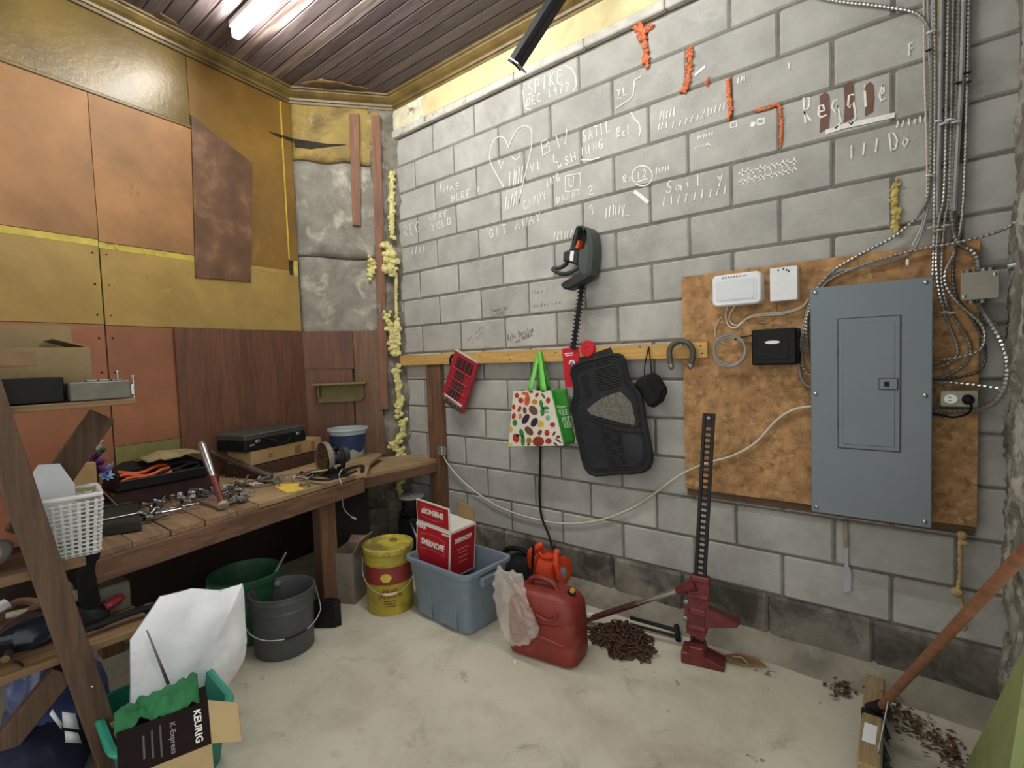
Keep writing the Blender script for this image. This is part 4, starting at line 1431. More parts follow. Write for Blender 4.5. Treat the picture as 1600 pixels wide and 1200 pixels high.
# knotted rope at the lower corner of the board
m_rope = mat('hemp_rope', 'b39c6b', 0.9, var=0.2, scale=60, bump=0.5)
t = thing('knotted_rope', 'short knotted rope hanging from the board corner', 'rope', wy(1503, 990, -0.06))
P = smoothpath([wy(u, v, -o) for u, v, o in ((1503, 833, .040), (1500, 850, .05), (1500, 870, .05), (1500, 900, .045), (1497, 925, .04), (1503, 945, .035), (1505, 985, .03))], 8)
b = MB()
b.tube(P, [0.007 + 0.0015 * math.sin(i * 1.9) for i in range(len(P))], 8)
b.build('cord', m_rope, t)
for (u, v, o, r) in ((1503, 836, .045, .016), (1506, 848, .05, .013), (1495, 925, .042, .019), (1505, 980, .03, .013)):
    b = MB()
    b.ball(wy(u, v, -o), (r, r, r * .9), 10, 7)
    b.jit(.003, 80)
    b.build('knot', m_rope, t)

# ================================================================== things on the floor along the block wall
m_yellow = mat('yellow_pail_paint', 'ab9934', 0.5, var=0.15, scale=8, stains=(('6a5d24', 6, 0.55, 0.72, 0.7),))
m_yellowlid = mat('grimy_yellow_lid', 'b8a940', 0.55, var=0.15, scale=10, stains=(('5d5738', 5, 0.5, 0.6, 0.8), ('2f2c22', 7, 0.64, 0.7, 0.8)))
m_redband = mat('red_pail_print', '7f2c26', 0.55, var=0.12)
m_redtext = mat('dark_red_print', '6e4420', 0.6, var=0.1)
m_wire = mat('wire_steel', 'b4b4b0', 0.35, metal=0.8, var=0.1)


def cyl_patch(b, r, a0, a1, z0, z1, M, n=14, d=0.0008):
    def fn(u, v):
        a = a0 + (a1 - a0) * u
        return ((r + d) * math.cos(a), (r + d) * math.sin(a), z0 + (z1 - z0) * v)
    b.grid(fn, n, 2, M)


pb_ = wz(611, 946)
face = math.degrees(math.atan2(CC.y - pb_.y, CC.x - pb_.x))
F = T(pb_) @ RZ(face)
t = thing('oil_pail', 'yellow oil pail with red band and grimy lid by the tote', 'pail', pb_)
b = MB(F)
b.lathe([(0.128, 0), (0.130, 0.004), (0.130, 0.285), (0.137, 0.287), (0.137, 0.293), (0.131, 0.296), (0.132, 0.325), (0.138, 0.327), (0.138, 0.333), (0.133, 0.336), (0.134, 0.35)], 36)
body = b.build('body', m_yellow, t)
b = MB(F)
b.lathe([(0.141, 0.338), (0.143, 0.342), (0.143, 0.366), (0.139, 0.371), (0.130, 0.371), (0.127, 0.363), (0.05, 0.362), (0, 0.362)], 36, cap0=True)
lid = b.build('lid', m_yellowlid, t)
for (x, y, r) in ((-0.05, 0.03, 0.026),):
    b = MB(F @ T(x, y, 0.362))
    b.lathe([(r, 0), (r, 0.004), (r * .6, 0.006), (r * .6, 0.010), (0, 0.011)], 16)
    b.build('spout_cap', mat('grimy_cap', '7a7038', 0.7, var=0.3), lid)
b = MB(F)
cyl_patch(b, 0.130, -1.35, 1.35, 0.175, 0.272, Matrix(), 24)
b.build('red_band', m_redband, body)
# scallop emblem on the band
vs, fs = [], []
ctr = (-0.02, 0.196)
for k in range(13):
    a = math.radians(8 + 164 * k / 12)
    rr_ = 0.034 * (1.0 if k % 2 else 0.90)
    vs.append((ctr[0] + rr_ * math.cos(a), ctr[1] + 0.010 + rr_ * math.sin(a) * 1.05))
pts = [(ctr[0] + .014, ctr[1] - .004)] + vs + [(ctr[0] - .014, ctr[1] - .004)]
b = MB(F)
vv = [((0.1316) * math.cos(x / 0.13), (0.1316) * math.sin(x / 0.13), y) for x, y in pts] + [((0.1322) * math.cos(ctr[0] / .13), 0.1322 * math.sin(ctr[0] / .13), ctr[1] + .004)]
n_ = len(pts)
b.add(vv, [(i, (i + 1) % n_, n_) for i in range(n_)])
b.build('emblem', mat('emblem_yellow', 'cdbb4a', 0.5), body, smooth=False)
wrap_text('MA HD', 0.032, F @ T(0, 0, 0.138), 0.1305, m_redtext, 'lettering', body, 0.0006, 0.8)
wrap_text('SAE 80W-90', 0.030, F @ T(0, 0, 0.110), 0.1305, m_redtext, 'lettering', body, 0.0006, 0.85)
for z_ in (.084, .070, .056):
    b = MB(F)
    cyl_patch(b, .130, -.28, .30 - z_, z_ - .003, z_ + .003, Matrix(), 6)
    b.build('print_line', m_redtext, body)
b = MB(F)
hp = [(0.155 * math.cos(a) * (0.62 + .38 * abs(math.cos(a))) if False else 0, 0, 0) for a in (0,)]
P = []
for k in range(25):
    a = PI * k / 24
    P.append((0.145 + 0.012 * math.sin(a), -0.142 * math.cos(a), 0.30 - 0.165 * math.sin(a)))
P[0] = (0.02, -0.142, 0.31)
P[-1] = (0.02, 0.142, 0.31)
b.tube(P, 0.0026, 6)
hd = b.build('wire_handle', m_wire, t)
b = MB(F)
b.tube(P[10:15], 0.008, 8)
b.build('grip', mat('cream_grip', 'c9bb92', 0.6), hd)

# grey pail with wire handle
pg = wz(446, 1010)
face = math.degrees(math.atan2(CC.y - pg.y, CC.x - pg.x))
F = T(pg) @ RZ(face)
m_greypail = mat('grey_pail_plastic', '4d5051', 0.45, var=0.12, scale=6, stains=(('2e3032', 5, 0.55, 0.75, 0.5),))
t = thing('grey_pail', 'empty dark grey plastic pail with wire handle on the floor', 'pail', pg)
b = MB(F)
b.lathe([(0.133, 0), (0.136, 0.004), (0.144, 0.215), (0.149, 0.218), (0.149, 0.224), (0.145, 0.228), (0.147, 0.265), (0.152, 0.268), (0.152, 0.278), (0.149, 0.290), (0.154, 0.293), (0.154, 0.300), (0.147, 0.301),
         (0.144, 0.292), (0.139, 0.20), (0.131, 0.010), (0, 0.009)], 40)
b.build('body', m_greypail, t)
P = []
for k in range(21):
    a = PI * k / 20
    P.append((0.150 + 0.03 * math.sin(a), -0.166 * math.cos(a), 0.262 - 0.135 * math.sin(a) ** 0.8))
P[0] = (-0.01, -0.158, 0.24)
P[-1] = (0.0, 0.156, 0.275)
b = MB(F)
b.tube(smoothpath(P, 2), 0.0028, 6)
hd = b.build('wire_handle', m_wire, t)
b = MB(F)
b.tube([V(p) + V((.001, 0, 0)) for p in P[10:15]], 0.0055, 8)
b.build('grip', m_black, hd)
for sy in (-1, 1):
    b = MB(F @ T(-0.0, sy * 0.152, 0.258))
    b.box((0, 0, 0), (0.03, 0.014, 0.03), ch=0.004)
    b.build('handle_ear', m_greypail, t)

# blue-grey tote
m_tote = mat('blue_grey_tote_plastic', '73828f', 0.45, var=0.05, scale=4, stains=(('5c6b7a', 3, 0.55, 0.75, 0.4),))
tx0, tx1, ty0, ty1 = 0.690, 1.135, -0.757, -0.465
tcx, tcy = (tx0 + tx1) / 2, (ty0 + ty1) / 2
t = thing('storage_tote', 'blue-grey plastic storage tote holding a red carton', 'tote', (tcx, tcy, 0))
b = MB(T(tcx, tcy, 0) @ RZ(-2))


def loft(b, levels, n=4, cap0=True, cap1=False, M=None):
    """levels: (width, depth, corner radius, z)"""
    vs = []
    m_ = 0
    for (w, d, r, z) in levels:
        q = rrect(w, d, r, n)
        m_ = len(q)
        vs += [(p[0], p[1], z) for p in q]
    fs = []
    for i in range(len(levels) - 1):
        for k in range(m_):
            l = (k + 1) % m_
            fs.append((i * m_ + k, i * m_ + l, (i + 1) * m_ + l, (i + 1) * m_ + k))
    if cap0:
        fs.append(tuple(range(m_))[::-1])
    if cap1:
        fs.append(tuple(range((len(levels) - 1) * m_, len(levels) * m_)))
    b.add(vs, fs, M)


w, d = tx1 - tx0 - 0.02, ty1 - ty0 - 0.01
loft(b, [(w - .03, d - .03, .03, 0), (w - .01, d - .01, .035, 0.006), (w + .02, d + .02, .04, 0.22), (w + .035, d + .035, .045, 0.232), (w + .05, d + .05, .045, 0.305), (w + .085, d + .085, .055, 0.309), (w + .085, d + .085, .055, 0.327),
         (w + .045, d + .045, .045, 0.328), (w + .035, d + .035, .04, 0.30), (w - .02, d - .02, .03, 0.012)], 5, True, True)
body = b.build('body', m_tote, t)
FT_ = T(tcx, tcy, 0) @ RZ(-2)
for (x, w2) in ((-0.11, 0.10), (0.075, 0.13)):
    b = MB(FT_ @ T(x, -d / 2 - 0.004, 0.0) @ RX(90 - 2.6))
    b.prism([(-w2 / 2, 0.02), (w2 / 2, 0.02), (w2 / 2 - .012, 0.20), (-w2 / 2 + .012, 0.20)], 0.000, 0.010, None, 0.006)
    b.build('side_rib', m_tote, body)
b = MB(FT_ @ T(w / 2 + 0.03, 0, 0.27) @ RY(4))
b.box((0.008, 0, 0), (0.03, 0.15, 0.05), ch=0.006)
b.build('carry_handle', m_tote, t)

# red carton in the tote
m_redcard = mat('red_carton_print', 'a3121f', 0.55, var=0.06, scale=20)
m_whitecard = mat('white_carton_edge', 'd8d6cf', 0.7, var=0.04)
m_ink = mat('white_ink', 'e3e1da', 0.6, var=0.02)
m_pinkline = mat('pink_ink', 'd06a6a', 0.6, var=0.02)
bw, bd, bh = 0.262, 0.205, 0.27
fl = wy(651, 866, -0.690)
F = T(fl.x, -0.690, 0.335) @ RZ(1.5) @ RY(5.0) @ T(0, 0, -0.02)
t = thing('vodka_carton', 'red and white vodka carton standing open in the tote', 'carton', F @ V((bw / 2, bd / 2, -0.08)))


def face_print(F, w, h, parent, name, txts, m=m_redcard, frame=None, brd=0.008):
    b = MB(F)
    b.box((w / 2, h / 2, 0.0005), (w - 2 * brd, h - 2 * brd, 0.001))
    o = b.build(name, m, parent, smooth=False)
    for (tx, x, y, s, sx, rot, bold) in txts:
        if tx == '#':
            b = MB(F)
            b.box((x * w, y * h, .0012), (s, .007, .0006))
            b.build('print_line', m_pinkline, o, smooth=False)
            continue
        text_mesh(tx, s, F @ T(x * w, y * h, 0.0014) @ RZ(rot), m_ink, 'lettering', o, bold, 0.0006, 1.0, sx)
    if frame:
        b = MB(F)
        for (x0, y0, x1, y1, bow) in frame:
            top = [(x0 + (x1 - x0) * k / 8, y1 + bow * math.sin(PI * k / 8)) for k in range(9)]
            bot = [(x0 + (x1 - x0) * k / 8, y0 + bow * math.sin(PI * k / 8)) for k in range(9)]
            for pl in (top, bot, [top[0], bot[0]], [top[-1], bot[-1]]):
                b.ribbon([(p[0] * w, p[1] * h) for p in pl], 0.0026, None, 0.0014)
        b.build('print_frame', m_pinkline, o, smooth=False)
    return o


b = MB(F)
b.box((bw / 2, bd / 2, bh / 2 - 0.08), (bw, bd, bh + 0.0))
cbody = b.build('body', m_whitecard, t, smooth=False)
Ff = F @ T(0, 0, -0.08) @ RX(90)
face_print(Ff, bw, bh - .006, t, 'front_print', [('SMIRNOFF', .50, .62, .046, .84, 0, .0016), ('VODKA', .14, .93, .028, .8, 0, .001), ('SMIRNOFF', .88, .93, .016, .8, 0, .0004)], frame=[(.13, .46, .84, .78, .05)])
Fs = F @ T(bw, 0, -0.08) @ RZ(90) @ RX(90)
face_print(Fs, bd, bh - .006, t, 'side_print', [('SMIRNOFF', .5, .78, .036, .8, 0, .001), ('#', .5, .58, .09, 1, 0, 0), ('#', .5, .50, .06, 1, 0, 0), ('#', .5, .40, .08, 1, 0, 0), ('#', .5, .30, .07, 1, 0, 0)])
b = MB(F)
b.box((bw / 2, bd / 2, bh - .08 + .001), (bw - .01, bd - .01, 0.002))
b.build('top_flap', m_whitecard, t, smooth=False)
# raised front flap, printing upside down
Fl = F @ T(0, 0.0, bh - 0.08 + 0.002) @ RX(90 + 4)
b = MB(Fl)
b.box((bw / 2, 0.065, -0.0025), (bw - .004, 0.130, 0.004))
fo = b.build('front_flap', m_whitecard, t, smooth=False)
face_print(Fl, bw - .004, 0.130, fo, 'flap_print', [('SMIRNOFF', .50, .58, .044, .84, 180, .0014)], frame=[(.16, .34, .80, .84, -.10)])
b = MB(F @ T(bw * .95, bd, bh - 0.08) @ RX(90 + 15))
b.box((-bw * .2, 0.05, 0), (bw * .46, 0.10, 0.004))
b.build('back_flap', m_card, t, smooth=False)

# red fuel can
m_can = mat('dusty_red_plastic', '7c2a20', 0.5, var=0.12, scale=5, stains=(('9a6a58', 4, 0.6, 0.8, 0.45), ('551a15', 3, 0.5, 0.7, 0.5)))
gx, gy = 1.515, -0.62
F = T(gx, gy, 0) @ RZ(8) @ Matrix.Diagonal((1.06, 1.06, .97, 1))
t = thing('fuel_can', 'dusty red plastic fuel can under a clear bag', 'fuel can', (gx, gy, 0))
b = MB(F)
lv = []
for (w, d, r, z) in ((.30, .15, .05, 0), (.325, .175, .05, .008), (.338, .190, .05, .04), (.336, .190, .05, .09), (.332, .186, .05, .10), (.336, .19, .05, .11), (.334, .188, .05, .20), (.328, .184, .05, .21), (.332, .186, .05, .22), (.325, .18, .055, .27), (.30, .165, .06, .300), (.25, .13, .06, .318), (.17, .08, .04, .324)):
    lv.append((w, d, r, z))
loft(b, lv, 6, True, True)
b.build('body', m_can, t)
b = MB(F)
b.tube(smoothpath([(-.09, 0, .30), (-.075, 0, .345), (-.03, 0, .362), (.03, 0, .352), (.06, 0, .315)], 6), 0.016, 10, flat=.8)
b.build('handle', m_can, t)
b = MB(F @ T(.115, 0, .298) @ RY(18))
b.lathe([(.024, 0), (.024, .012), (.018, .014), (.018, .03), (0, .031)], 16)
sp = b.build('spout', m_black, t)
b = MB(F @ T(.115, 0, .298) @ RY(18))
b.lathe([(.011, .03), (.011, .044), (0, .046)], 12)
b.build('spout_tip', mat('yellow_cap', 'c9a23a', .5), sp)
for sg in (-1, 1):
    b = MB(F @ T(0, -0.094, 0.155) @ RX(90))
    b.tube(smoothpath([(-.12, sg * .045, 0), (-.04, sg * .03, .002), (.03, sg * .03, .002), (.12, sg * .045, 0)], 5), 0.006, 6)
    b.build('moulded_rib', m_can, t)
b = MB(F @ T(-.02, -0.100, 0.245) @ RX(90))
b.tube(smoothpath([(.02, -.01, 0), (.06, -.025, 0), (.10, -.015, 0), (.12, .012, -.004)], 5), 0.006, 6)
b.build('moulded_rib', m_can, t)

# crumpled clear bag over the can
m_clear = mat('clear_film', 'd8cfc6', 0.18, var=0.05, alpha=0.36, spec=0.9)
rr = random.Random(4)
oc = V((gx - 0.14, gy - 0.125, 0.235))
b = MB()


def bagp(u, v):
    a = 2 * PI * u
    p = -PI / 2 + PI * v
    q = V((math.cos(p) * math.cos(a) * .115, math.cos(p) * math.sin(a) * .028, math.sin(p) * .165))
    q = Matrix.Rotation(math.radians(12), 3, 'Y') @ q
    f = q * 14
    k = 1.08 + 0.34 * noise.noise(f * .8) + 0.16 * noise.noise(f * 2.4)
    r = oc + q * k + V((0.05 * math.sin(v * 5) + .02, 0, 0)) + noise.noise_vector(f * 4) * .008
    return r


b.grid(bagp, 40, 30)
tag(b.build('clear_plastic_bag', m_clear, smooth=20), 'crumpled clear plastic bag draped over the red fuel can', 'bag')

# orange cord reel and black cord running up the wall
m_orange = mat('orange_plastic', 'd2431c', 0.42, var=0.08, scale=6)
rc_ = wy(862, 882, -0.215)
t = thing('cord_reel', 'orange plastic cord reel standing against the wall', 'cord reel', (rc_.x, rc_.y, 0))
F = T(rc_.x, rc_.y, 0) @ RZ(-14)
RZ0 = 0.20
for sx in (-1, 1):
    b = MB(F)
    P = [(sx * (.098 + .028 * math.sin(PI * k / 12)), -.03 + .03 * math.cos(PI * k / 12 * 1.2), .03 + .275 * k / 12) for k in range(13)]
    b.tube(smoothpath([(sx * .075, -.075, .012)] + P[1:-1] + [(sx * .065, -.02, .320)], 3), 0.021, 10, flat=.8)
    b.build('side_arm', m_orange, t)
    b = MB(F @ T(sx * .072, 0, RZ0) @ RY(90))
    b.lathe([(.082, -.006), (.088, -.003), (.088, .003), (.082, .006), (0, .007)], 28)
    b.build('flange', m_orange, t)
    b = MB(F)
    b.ball((sx * .072, -.02, .322), (.022, .018, .016), 10, 7)
    b.build('arm_knob', m_orange, t)
b = MB(F)
b.tube(smoothpath([(-.075, -.03, .285), (-.02, -.045, .270), (.04, -.04, .285), (.08, -.02, .31)], 5), .009, 8)
b.build('carry_bar', m_orange, t)
m_cordo = mat('orange_cord', 'd8552c', 0.55, var=0.1)
for k in range(9):
    b = MB(F @ T(-.045 + .0125 * k, 0, RZ0) @ RY(90))
    b.lathe([(.070, -.006), (.078, 0), (.070, .006)], 22)
    b.build('cord_winding', m_cordo, t)
b = MB(F @ T(.085, -.01, RZ0) @ RY(90))
b.lathe([(.038, 0), (.038, .01), (.02, .016), (0, .017)], 18)
b.build('hub', mat('grey_hub', '8f9496', .5), t)
b = MB(F)
b.tube([(-.085, -.07, .03), (.0, -.085, .012), (.085, -.07, .03)], .014, 8)
b.build('foot', m_orange, t)
b = MB(F)
b.beam((-.055, -.115, .06), (-.052, -.085, .345), .018, .006)
b.build('strap', m_darkmetal, t, smooth=False)
P = smoothpath([wy(842, 560, -.06), wy(842, 600, -.02), wy(844, 700, -.02), wy(843, 770, -.02), (wy(846, 806, -.022)), wy(857, 835, -.05), wy(864, 858, -.11)], 8)
b = MB()
b.tube(P, .007, 8)
tag(b.build('rubber_hose', m_black), 'black hose hanging down the wall to the orange reel', 'hose')

# black bundle between tote and reel
t = thing('black_bundle', 'black rolled bag behind the tote and fuel can', 'bag', (1.03, -.23, 0))
b = MB(T(1.04, -.22, 0.12) @ RZ(20))
b.ball((0, 0, 0), (.115, .10, .118), 18, 12)
b.jit(.02, 9, 3)
b.build('roll', m_blackrub, t)
b = MB(T(1.02, -.23, .235) @ RZ(15))
b.tube(smoothpath([(-.08, 0, 0), (-.04, 0, .03), (.04, 0, .03), (.08, 0, 0)], 5), .016, 8)
b.build('handle', m_black, t)

# lever jack
m_jackred = mat('dull_red_cast_iron', '6b2b2c', 0.5, metal=0.2, var=0.2, scale=20, stains=(('3a1b1b', 9, .55, .7, .6),))
m_jackbar = mat('black_cast_bar', '1b1a1b', 0.5, metal=0.3, var=0.2)
jb = V((2.10, -.285, 0))
jt = wy(1108, 646, -.215)
t = thing('lever_jack', 'tall black and red farm lever jack standing by the wall', 'jack', jb)
ax = (jt - V((2.10, -.285, .05)))
JH = ax.length
jz = ax.normalized()
jx_ = (V((1, 0, 0)) - jz * jz.x).normalized()
jy_ = jz.cross(jx_)
FJ = Matrix(((jx_.x, jy_.x, jz.x, 2.10), (jx_.y, jy_.y, jz.y, -.285), (jx_.z, jy_.z, jz.z, .05), (0, 0, 0, 1))) @ RZ(12)
b = MB(FJ)
for sx in (-1, 1):
    b.box((sx * .0185, 0, JH / 2), (.015, .026, JH), ch=.002)
k = 0
z = .10
while z < JH - .05:
    b.box((0, 0, z), (.024, .016, .010))
    z += .0262
b.box((0, 0, JH - .03), (.036, .020, .06), ch=.003)
b.build('bar', m_jackbar, t, smooth=False)
b = MB(FJ @ T(0, 0, JH - .02) @ RX(90))
b.lathe([(.008, -.015), (.008, .018), (0, .02)], 10)
b.build('top_bolt', m_greysteel, t)
# base foot
b = MB(T(2.115, -.285, 0) @ RZ(12))
b.prism([(-.075, 0), (.105, 0), (.105, .018), (.03, .045), (.018, .085), (-.035, .085), (-.05, .055), (-.075, .05)], -.05, .05, RX(90), .006)
b.build('base', m_jackred, t)
# runner housing with windows
b = MB(FJ)
for sy in (-1, 1):
    b.prism([(-.045, .07), (.030, .05), (.045, .10), (.040, .30), (.020, .34), (-.038, .335), (-.045, .25), (-.065, .20), (-.05, .14)], .014 * sy - .004, .014 * sy + .004, RX(90) @ T(0, 0, 0), 0)
b.build('runner_side', m_jackred, t, smooth=False)
for zz, hh in ((.10, .022), (.175, .03), (.245, .02), (.325, .028)):
    b = MB(FJ)
    b.box((0, 0, zz), (.085, .046, hh), ch=.006)
    b.build('runner_bridge', m_jackred, t)
for zz in (.14, .215):
    b = MB(FJ @ T(-.052, 0, zz) @ RX(90))
    b.lathe([(.012, -.03), (.012, .03), (0, .034)], 10)
    b.build('pin', m_greysteel, t)
# lifting nose
b = MB(FJ)
b.prism([(.03, .115), (.16, .150), (.172, .168), (.165, .176), (.03, .205)], -.028, .028, RX(90), .006)
b.build('lifting_nose', m_jackred, t)
# handle socket and handle
hs = FJ @ V((-.03, 0, .285))
he = wy(905, 972, -.30)
hd_ = (he - hs)
b = MB()
b.tube([hs + hd_ * -.03, hs + hd_ * .05, hs + hd_ * .12], [.034, .028, .020], 10, flat=.9)
b.build('handle_socket', m_jackred, t)
b = MB()
b.tube([hs + hd_ * .10, hs + hd_ * .58], .0135, 12)
b.build('bare_handle', m_steel, t)
b = MB()
b.tube([hs + hd_ * .45, hs + hd_ * 1.0], .0155, 12)
b.build('handle', mat('rusty_tube', '5f3a35', .5, metal=.3, var=.25), t)

# straw / splinter by the jack foot
t = thing('wood_splinter', 'pale wood splinter lying at the jack foot', 'wood', wz(1160, 1038))
b = MB()
b.prism([(p.x, p.y) for p in (wz(1122, 1030), wz(1150, 1024), wz(1182, 1032), wz(1197, 1044), wz(1160, 1042))], .003, .014)
b.jit(.003, 30)
b.build('splinter', mat('pale_wood', '8f7450', .8, var=.25, grain=0), t)
b = MB()
b.tube(smoothpath([wz(1145, 1026, .016), wz(1158, 1027, .03), wz(1168, 1036, .016)], 5), .002, 5)
b.build('straw', mat('straw', 'cfc2a0', .7), t)

# heap of rusty chain
m_rust = mat('rusty_iron', '4e372b', .75, metal=.3, var=.35, scale=60, stains=(('7a4d33', 40, .55, .7, .6),))
rr = random.Random(21)
cc = V((1.765, -.36, 0))
t = thing('rusty_chain', 'heap of rusty chain between fuel can and jack', 'chain', cc)
vs = MB()
vs.tube([(.0155 * math.cos(a) + (.012 if math.cos(a) > 0 else -.012), .0115 * math.sin(a), 0) for a in [2 * PI * k / 12 for k in range(12)]], .0042, 6, closed=True)
lk = vs.mesh('chain_link', m_rust)
hdn = 0
pos = V((-.05, .03, .012))
dirn = 0.0
for k in range(260):
    dirn += rr.uniform(-.9, .9)
    stp = V((math.cos(dirn), math.sin(dirn), 0)) * .030
    nx = pos + stp
    if (nx.x / .175) ** 2 + (nx.y / .12) ** 2 > 1:
        dirn = math.atan2(-nx.y, -nx.x) + rr.uniform(-.7, .7)
        nx = pos + V((math.cos(dirn), math.sin(dirn), 0)) * .030
    rad = math.sqrt((nx.x / .175) ** 2 + (nx.y / .12) ** 2)
    hmax = .012 + .10 * max(0, 1 - rad) * min(1, k / 60)
    nx.z = rr.uniform(.010, max(.012, hmax))
    o = place('chain_link', lk, cc + Matrix.Rotation(math.radians(-12), 3, 'Z') @ nx, t)
    o.rotation_euler = (rr.uniform(-.5, .5) + (PI / 2 if k % 2 else 0), rr.uniform(-.4, .4), dirn - math.radians(12))
    pos = nx

# steel lug tool behind the chain
t = thing('lug_tool', 'dark steel rod tool lying between chain and jack', 'tool', wz(1040, 995))
b = MB()
b.tube([wz(985, 965, .04), wz(1058, 985, .03)], .010, 8)
b.build('rod', m_darkmetal, t)
b = MB()
b.tube([wz(985, 975, .02), wz(1054, 994, .014)], .007, 8)
b.build('rod', m_darkmetal, t)
b = MB()
b.tube([wz(1057, 978, .035), wz(1060, 1000, .012)], .014, 8)
b.build('cross_head', m_darkmetal, t)
b = MB()
b.beam(wz(905, 960, .05), wz(940, 962, .05), .03, .012)
b.jit(.004, 20)
tag(b.build('white_scrap', m_whitecard, smooth=False), 'white scrap of plastic tucked behind the fuel can', 'scrap')
b = MB()
b.ball(wz(805, 1035, .006), (.008, .006, .006), 8, 6)
b.jit(.003, 60)
tag(b.build('pebble', m_white), 'small white pebble on the floor before the fuel can', 'pebble')

# ---------------------------------------------------------------- push broom leaning on the pier
m_broomwood = mat('broom_block_wood', '93805a', .75, var=.2, scale=14, grain=1)
m_bristle = mat('blue_black_bristle', '26303c', .8, var=.35, scale=50)
m_handle = mat('broom_handle_wood', '7d5238', .6, var=.2, scale=6, grain=0)
ba, bb = wz(1368, 1062, .10), wz(1358, 1206, .10)
t = thing('push_broom', 'push broom with wooden block and blue bristles leaning at right', 'broom', ((ba + bb) / 2 - V((0, 0, .10))))
b = MB()
b.beam(ba, bb, .062, .036, ch=.006)
b.build('block', m_broomwood, t)
rr = random.Random(8)
b = MB()
dv = bb - ba
for k in range(240):
    s_ = ba + dv * rr.uniform(.0, 1.0) + V((rr.uniform(-.025, .025), 0, -.016))
    e_ = V((s_.x + rr.uniform(-.01, .035), s_.y + rr.uniform(-.012, .012), rr.uniform(.001, .006)))
    b.tube([s_, e_], [.0035, .002], 4, caps=False)
b.build('bristles', m_bristle, t, kind='stuff')
h0 = (ba * .58 + bb * .42) + V((.01, 0, .012))
h1 = wx(1612, 850, 3.07)
b = MB()
b.tube([h0, h1 + (h1 - h0) * .25], .0135, 12)
b.build('handle', m_handle, t)
b = MB()
b.tube([h0 + V((-.02, 0, .0)), h0 + (h1 - h0) * .055], .019, 10)
b.build('handle_socket', m_darkmetal, t)
for sg in (-.32, .36):
    b = MB()
    b.tube([h0 + (h1 - h0) * .13, (ba + bb) / 2 + dv * sg + V((.02, 0, .02))], .0028, 6)
    b.build('brace_wire', m_greysteel, t)
b = MB()
mid = ba * .30 + bb * .70
b.box((mid.x - .004, mid.y, mid.z + .0190), (.036, .10, .002))
b.build('label_scrap', m_white, t, smooth=False)
b = MB()
mid = ba * .52 + bb * .48
b.box((mid.x, mid.y, mid.z + .002), (.066, .022, .040))
b.build('clamp', m_darkmetal, t, smooth=False)

# leaf litter at the foot of the pier
m_leaf = mat('dry_leaf', '5a4330', .9, var=.4, scale=30, stains=(('9a8460', 20, .6, .7, .6),))
b = MB()
rr = random.Random(9)
for k in range(230):
    if k < 60:
        c = wz(1318 + rr.gauss(0, 14), 1074 + rr.gauss(0, 8), rr.uniform(.004, .02))
    else:
        s_ = rr.random()
        c = wz(1390 + 115 * s_ + rr.gauss(0, 10), 1105 + 85 * s_ + rr.gauss(0, 10), rr.uniform(.004, .03))
    M = T(c) @ RZ(rr.uniform(0, 360)) @ RX(rr.uniform(-40, 40)) @ RY(rr.uniform(-30, 30))
    q = rr.uniform(.006, .018)
    b.add([(-q, 0, 0), (0, -q * .5, .2 * q), (q, 0, 0), (0, q * .5, .25 * q)], [(0, 1, 2), (0, 2, 3)], M)
o = b.build('leaf_litter', m_leaf, smooth=False)
o['kind'] = 'stuff'
tag(o, 'dry brown leaf litter along the foot of the wall by the broom', 'leaves')
b = MB()
b.tube(smoothpath([wz(1425, 1106, .02), wz(1440, 1118, .035), wz(1452, 1130, .03), wz(1462, 1148, .012)], 5), .0022, 5)
tag(b.build('twig', mat('pale_twig', 'c9b894', .8)), 'thin pale twig on the leaf litter', 'twig')

# green panel and black item at the right edge
t = thing('green_board', 'pale green board leaning on the pier at the right edge', 'board', (3.05, -.62, 0))
b = MB()
g0, g1, g2 = wx(1548, 1200, 3.03), wx(1592, 1002, 3.045), wx(1600, 1000, 3.045)
b.add([(3.00, -.40, 0), (3.00, -1.05, 0), (3.06, -1.05, .62), (3.06, g1.y + .02, g1.z), (3.02, -.40, 0), (3.02, -1.05, 0), (3.08, -1.05, .62), (3.08, g1.y + .02, g1.z)],
      [(0, 1, 2, 3), (7, 6, 5, 4), (0, 3, 7, 4), (1, 5, 6, 2), (3, 2, 6, 7), (0, 4, 5, 1)])
b.build('panel', mat('pale_green_paint', '7d8a55', .6, var=.08), t, smooth=False)

# ================================================================== things hung on the rail and the wall


def crop(pts, ox, oy, s, off):
    return [wl(ox + x / s, oy + y / s, off) for x, y in pts]


m_red = mat('red_plastic', 'a02833', .4, var=.1, scale=8)
m_cherry = mat('cherry_card', 'b8152a', .5, var=.05)
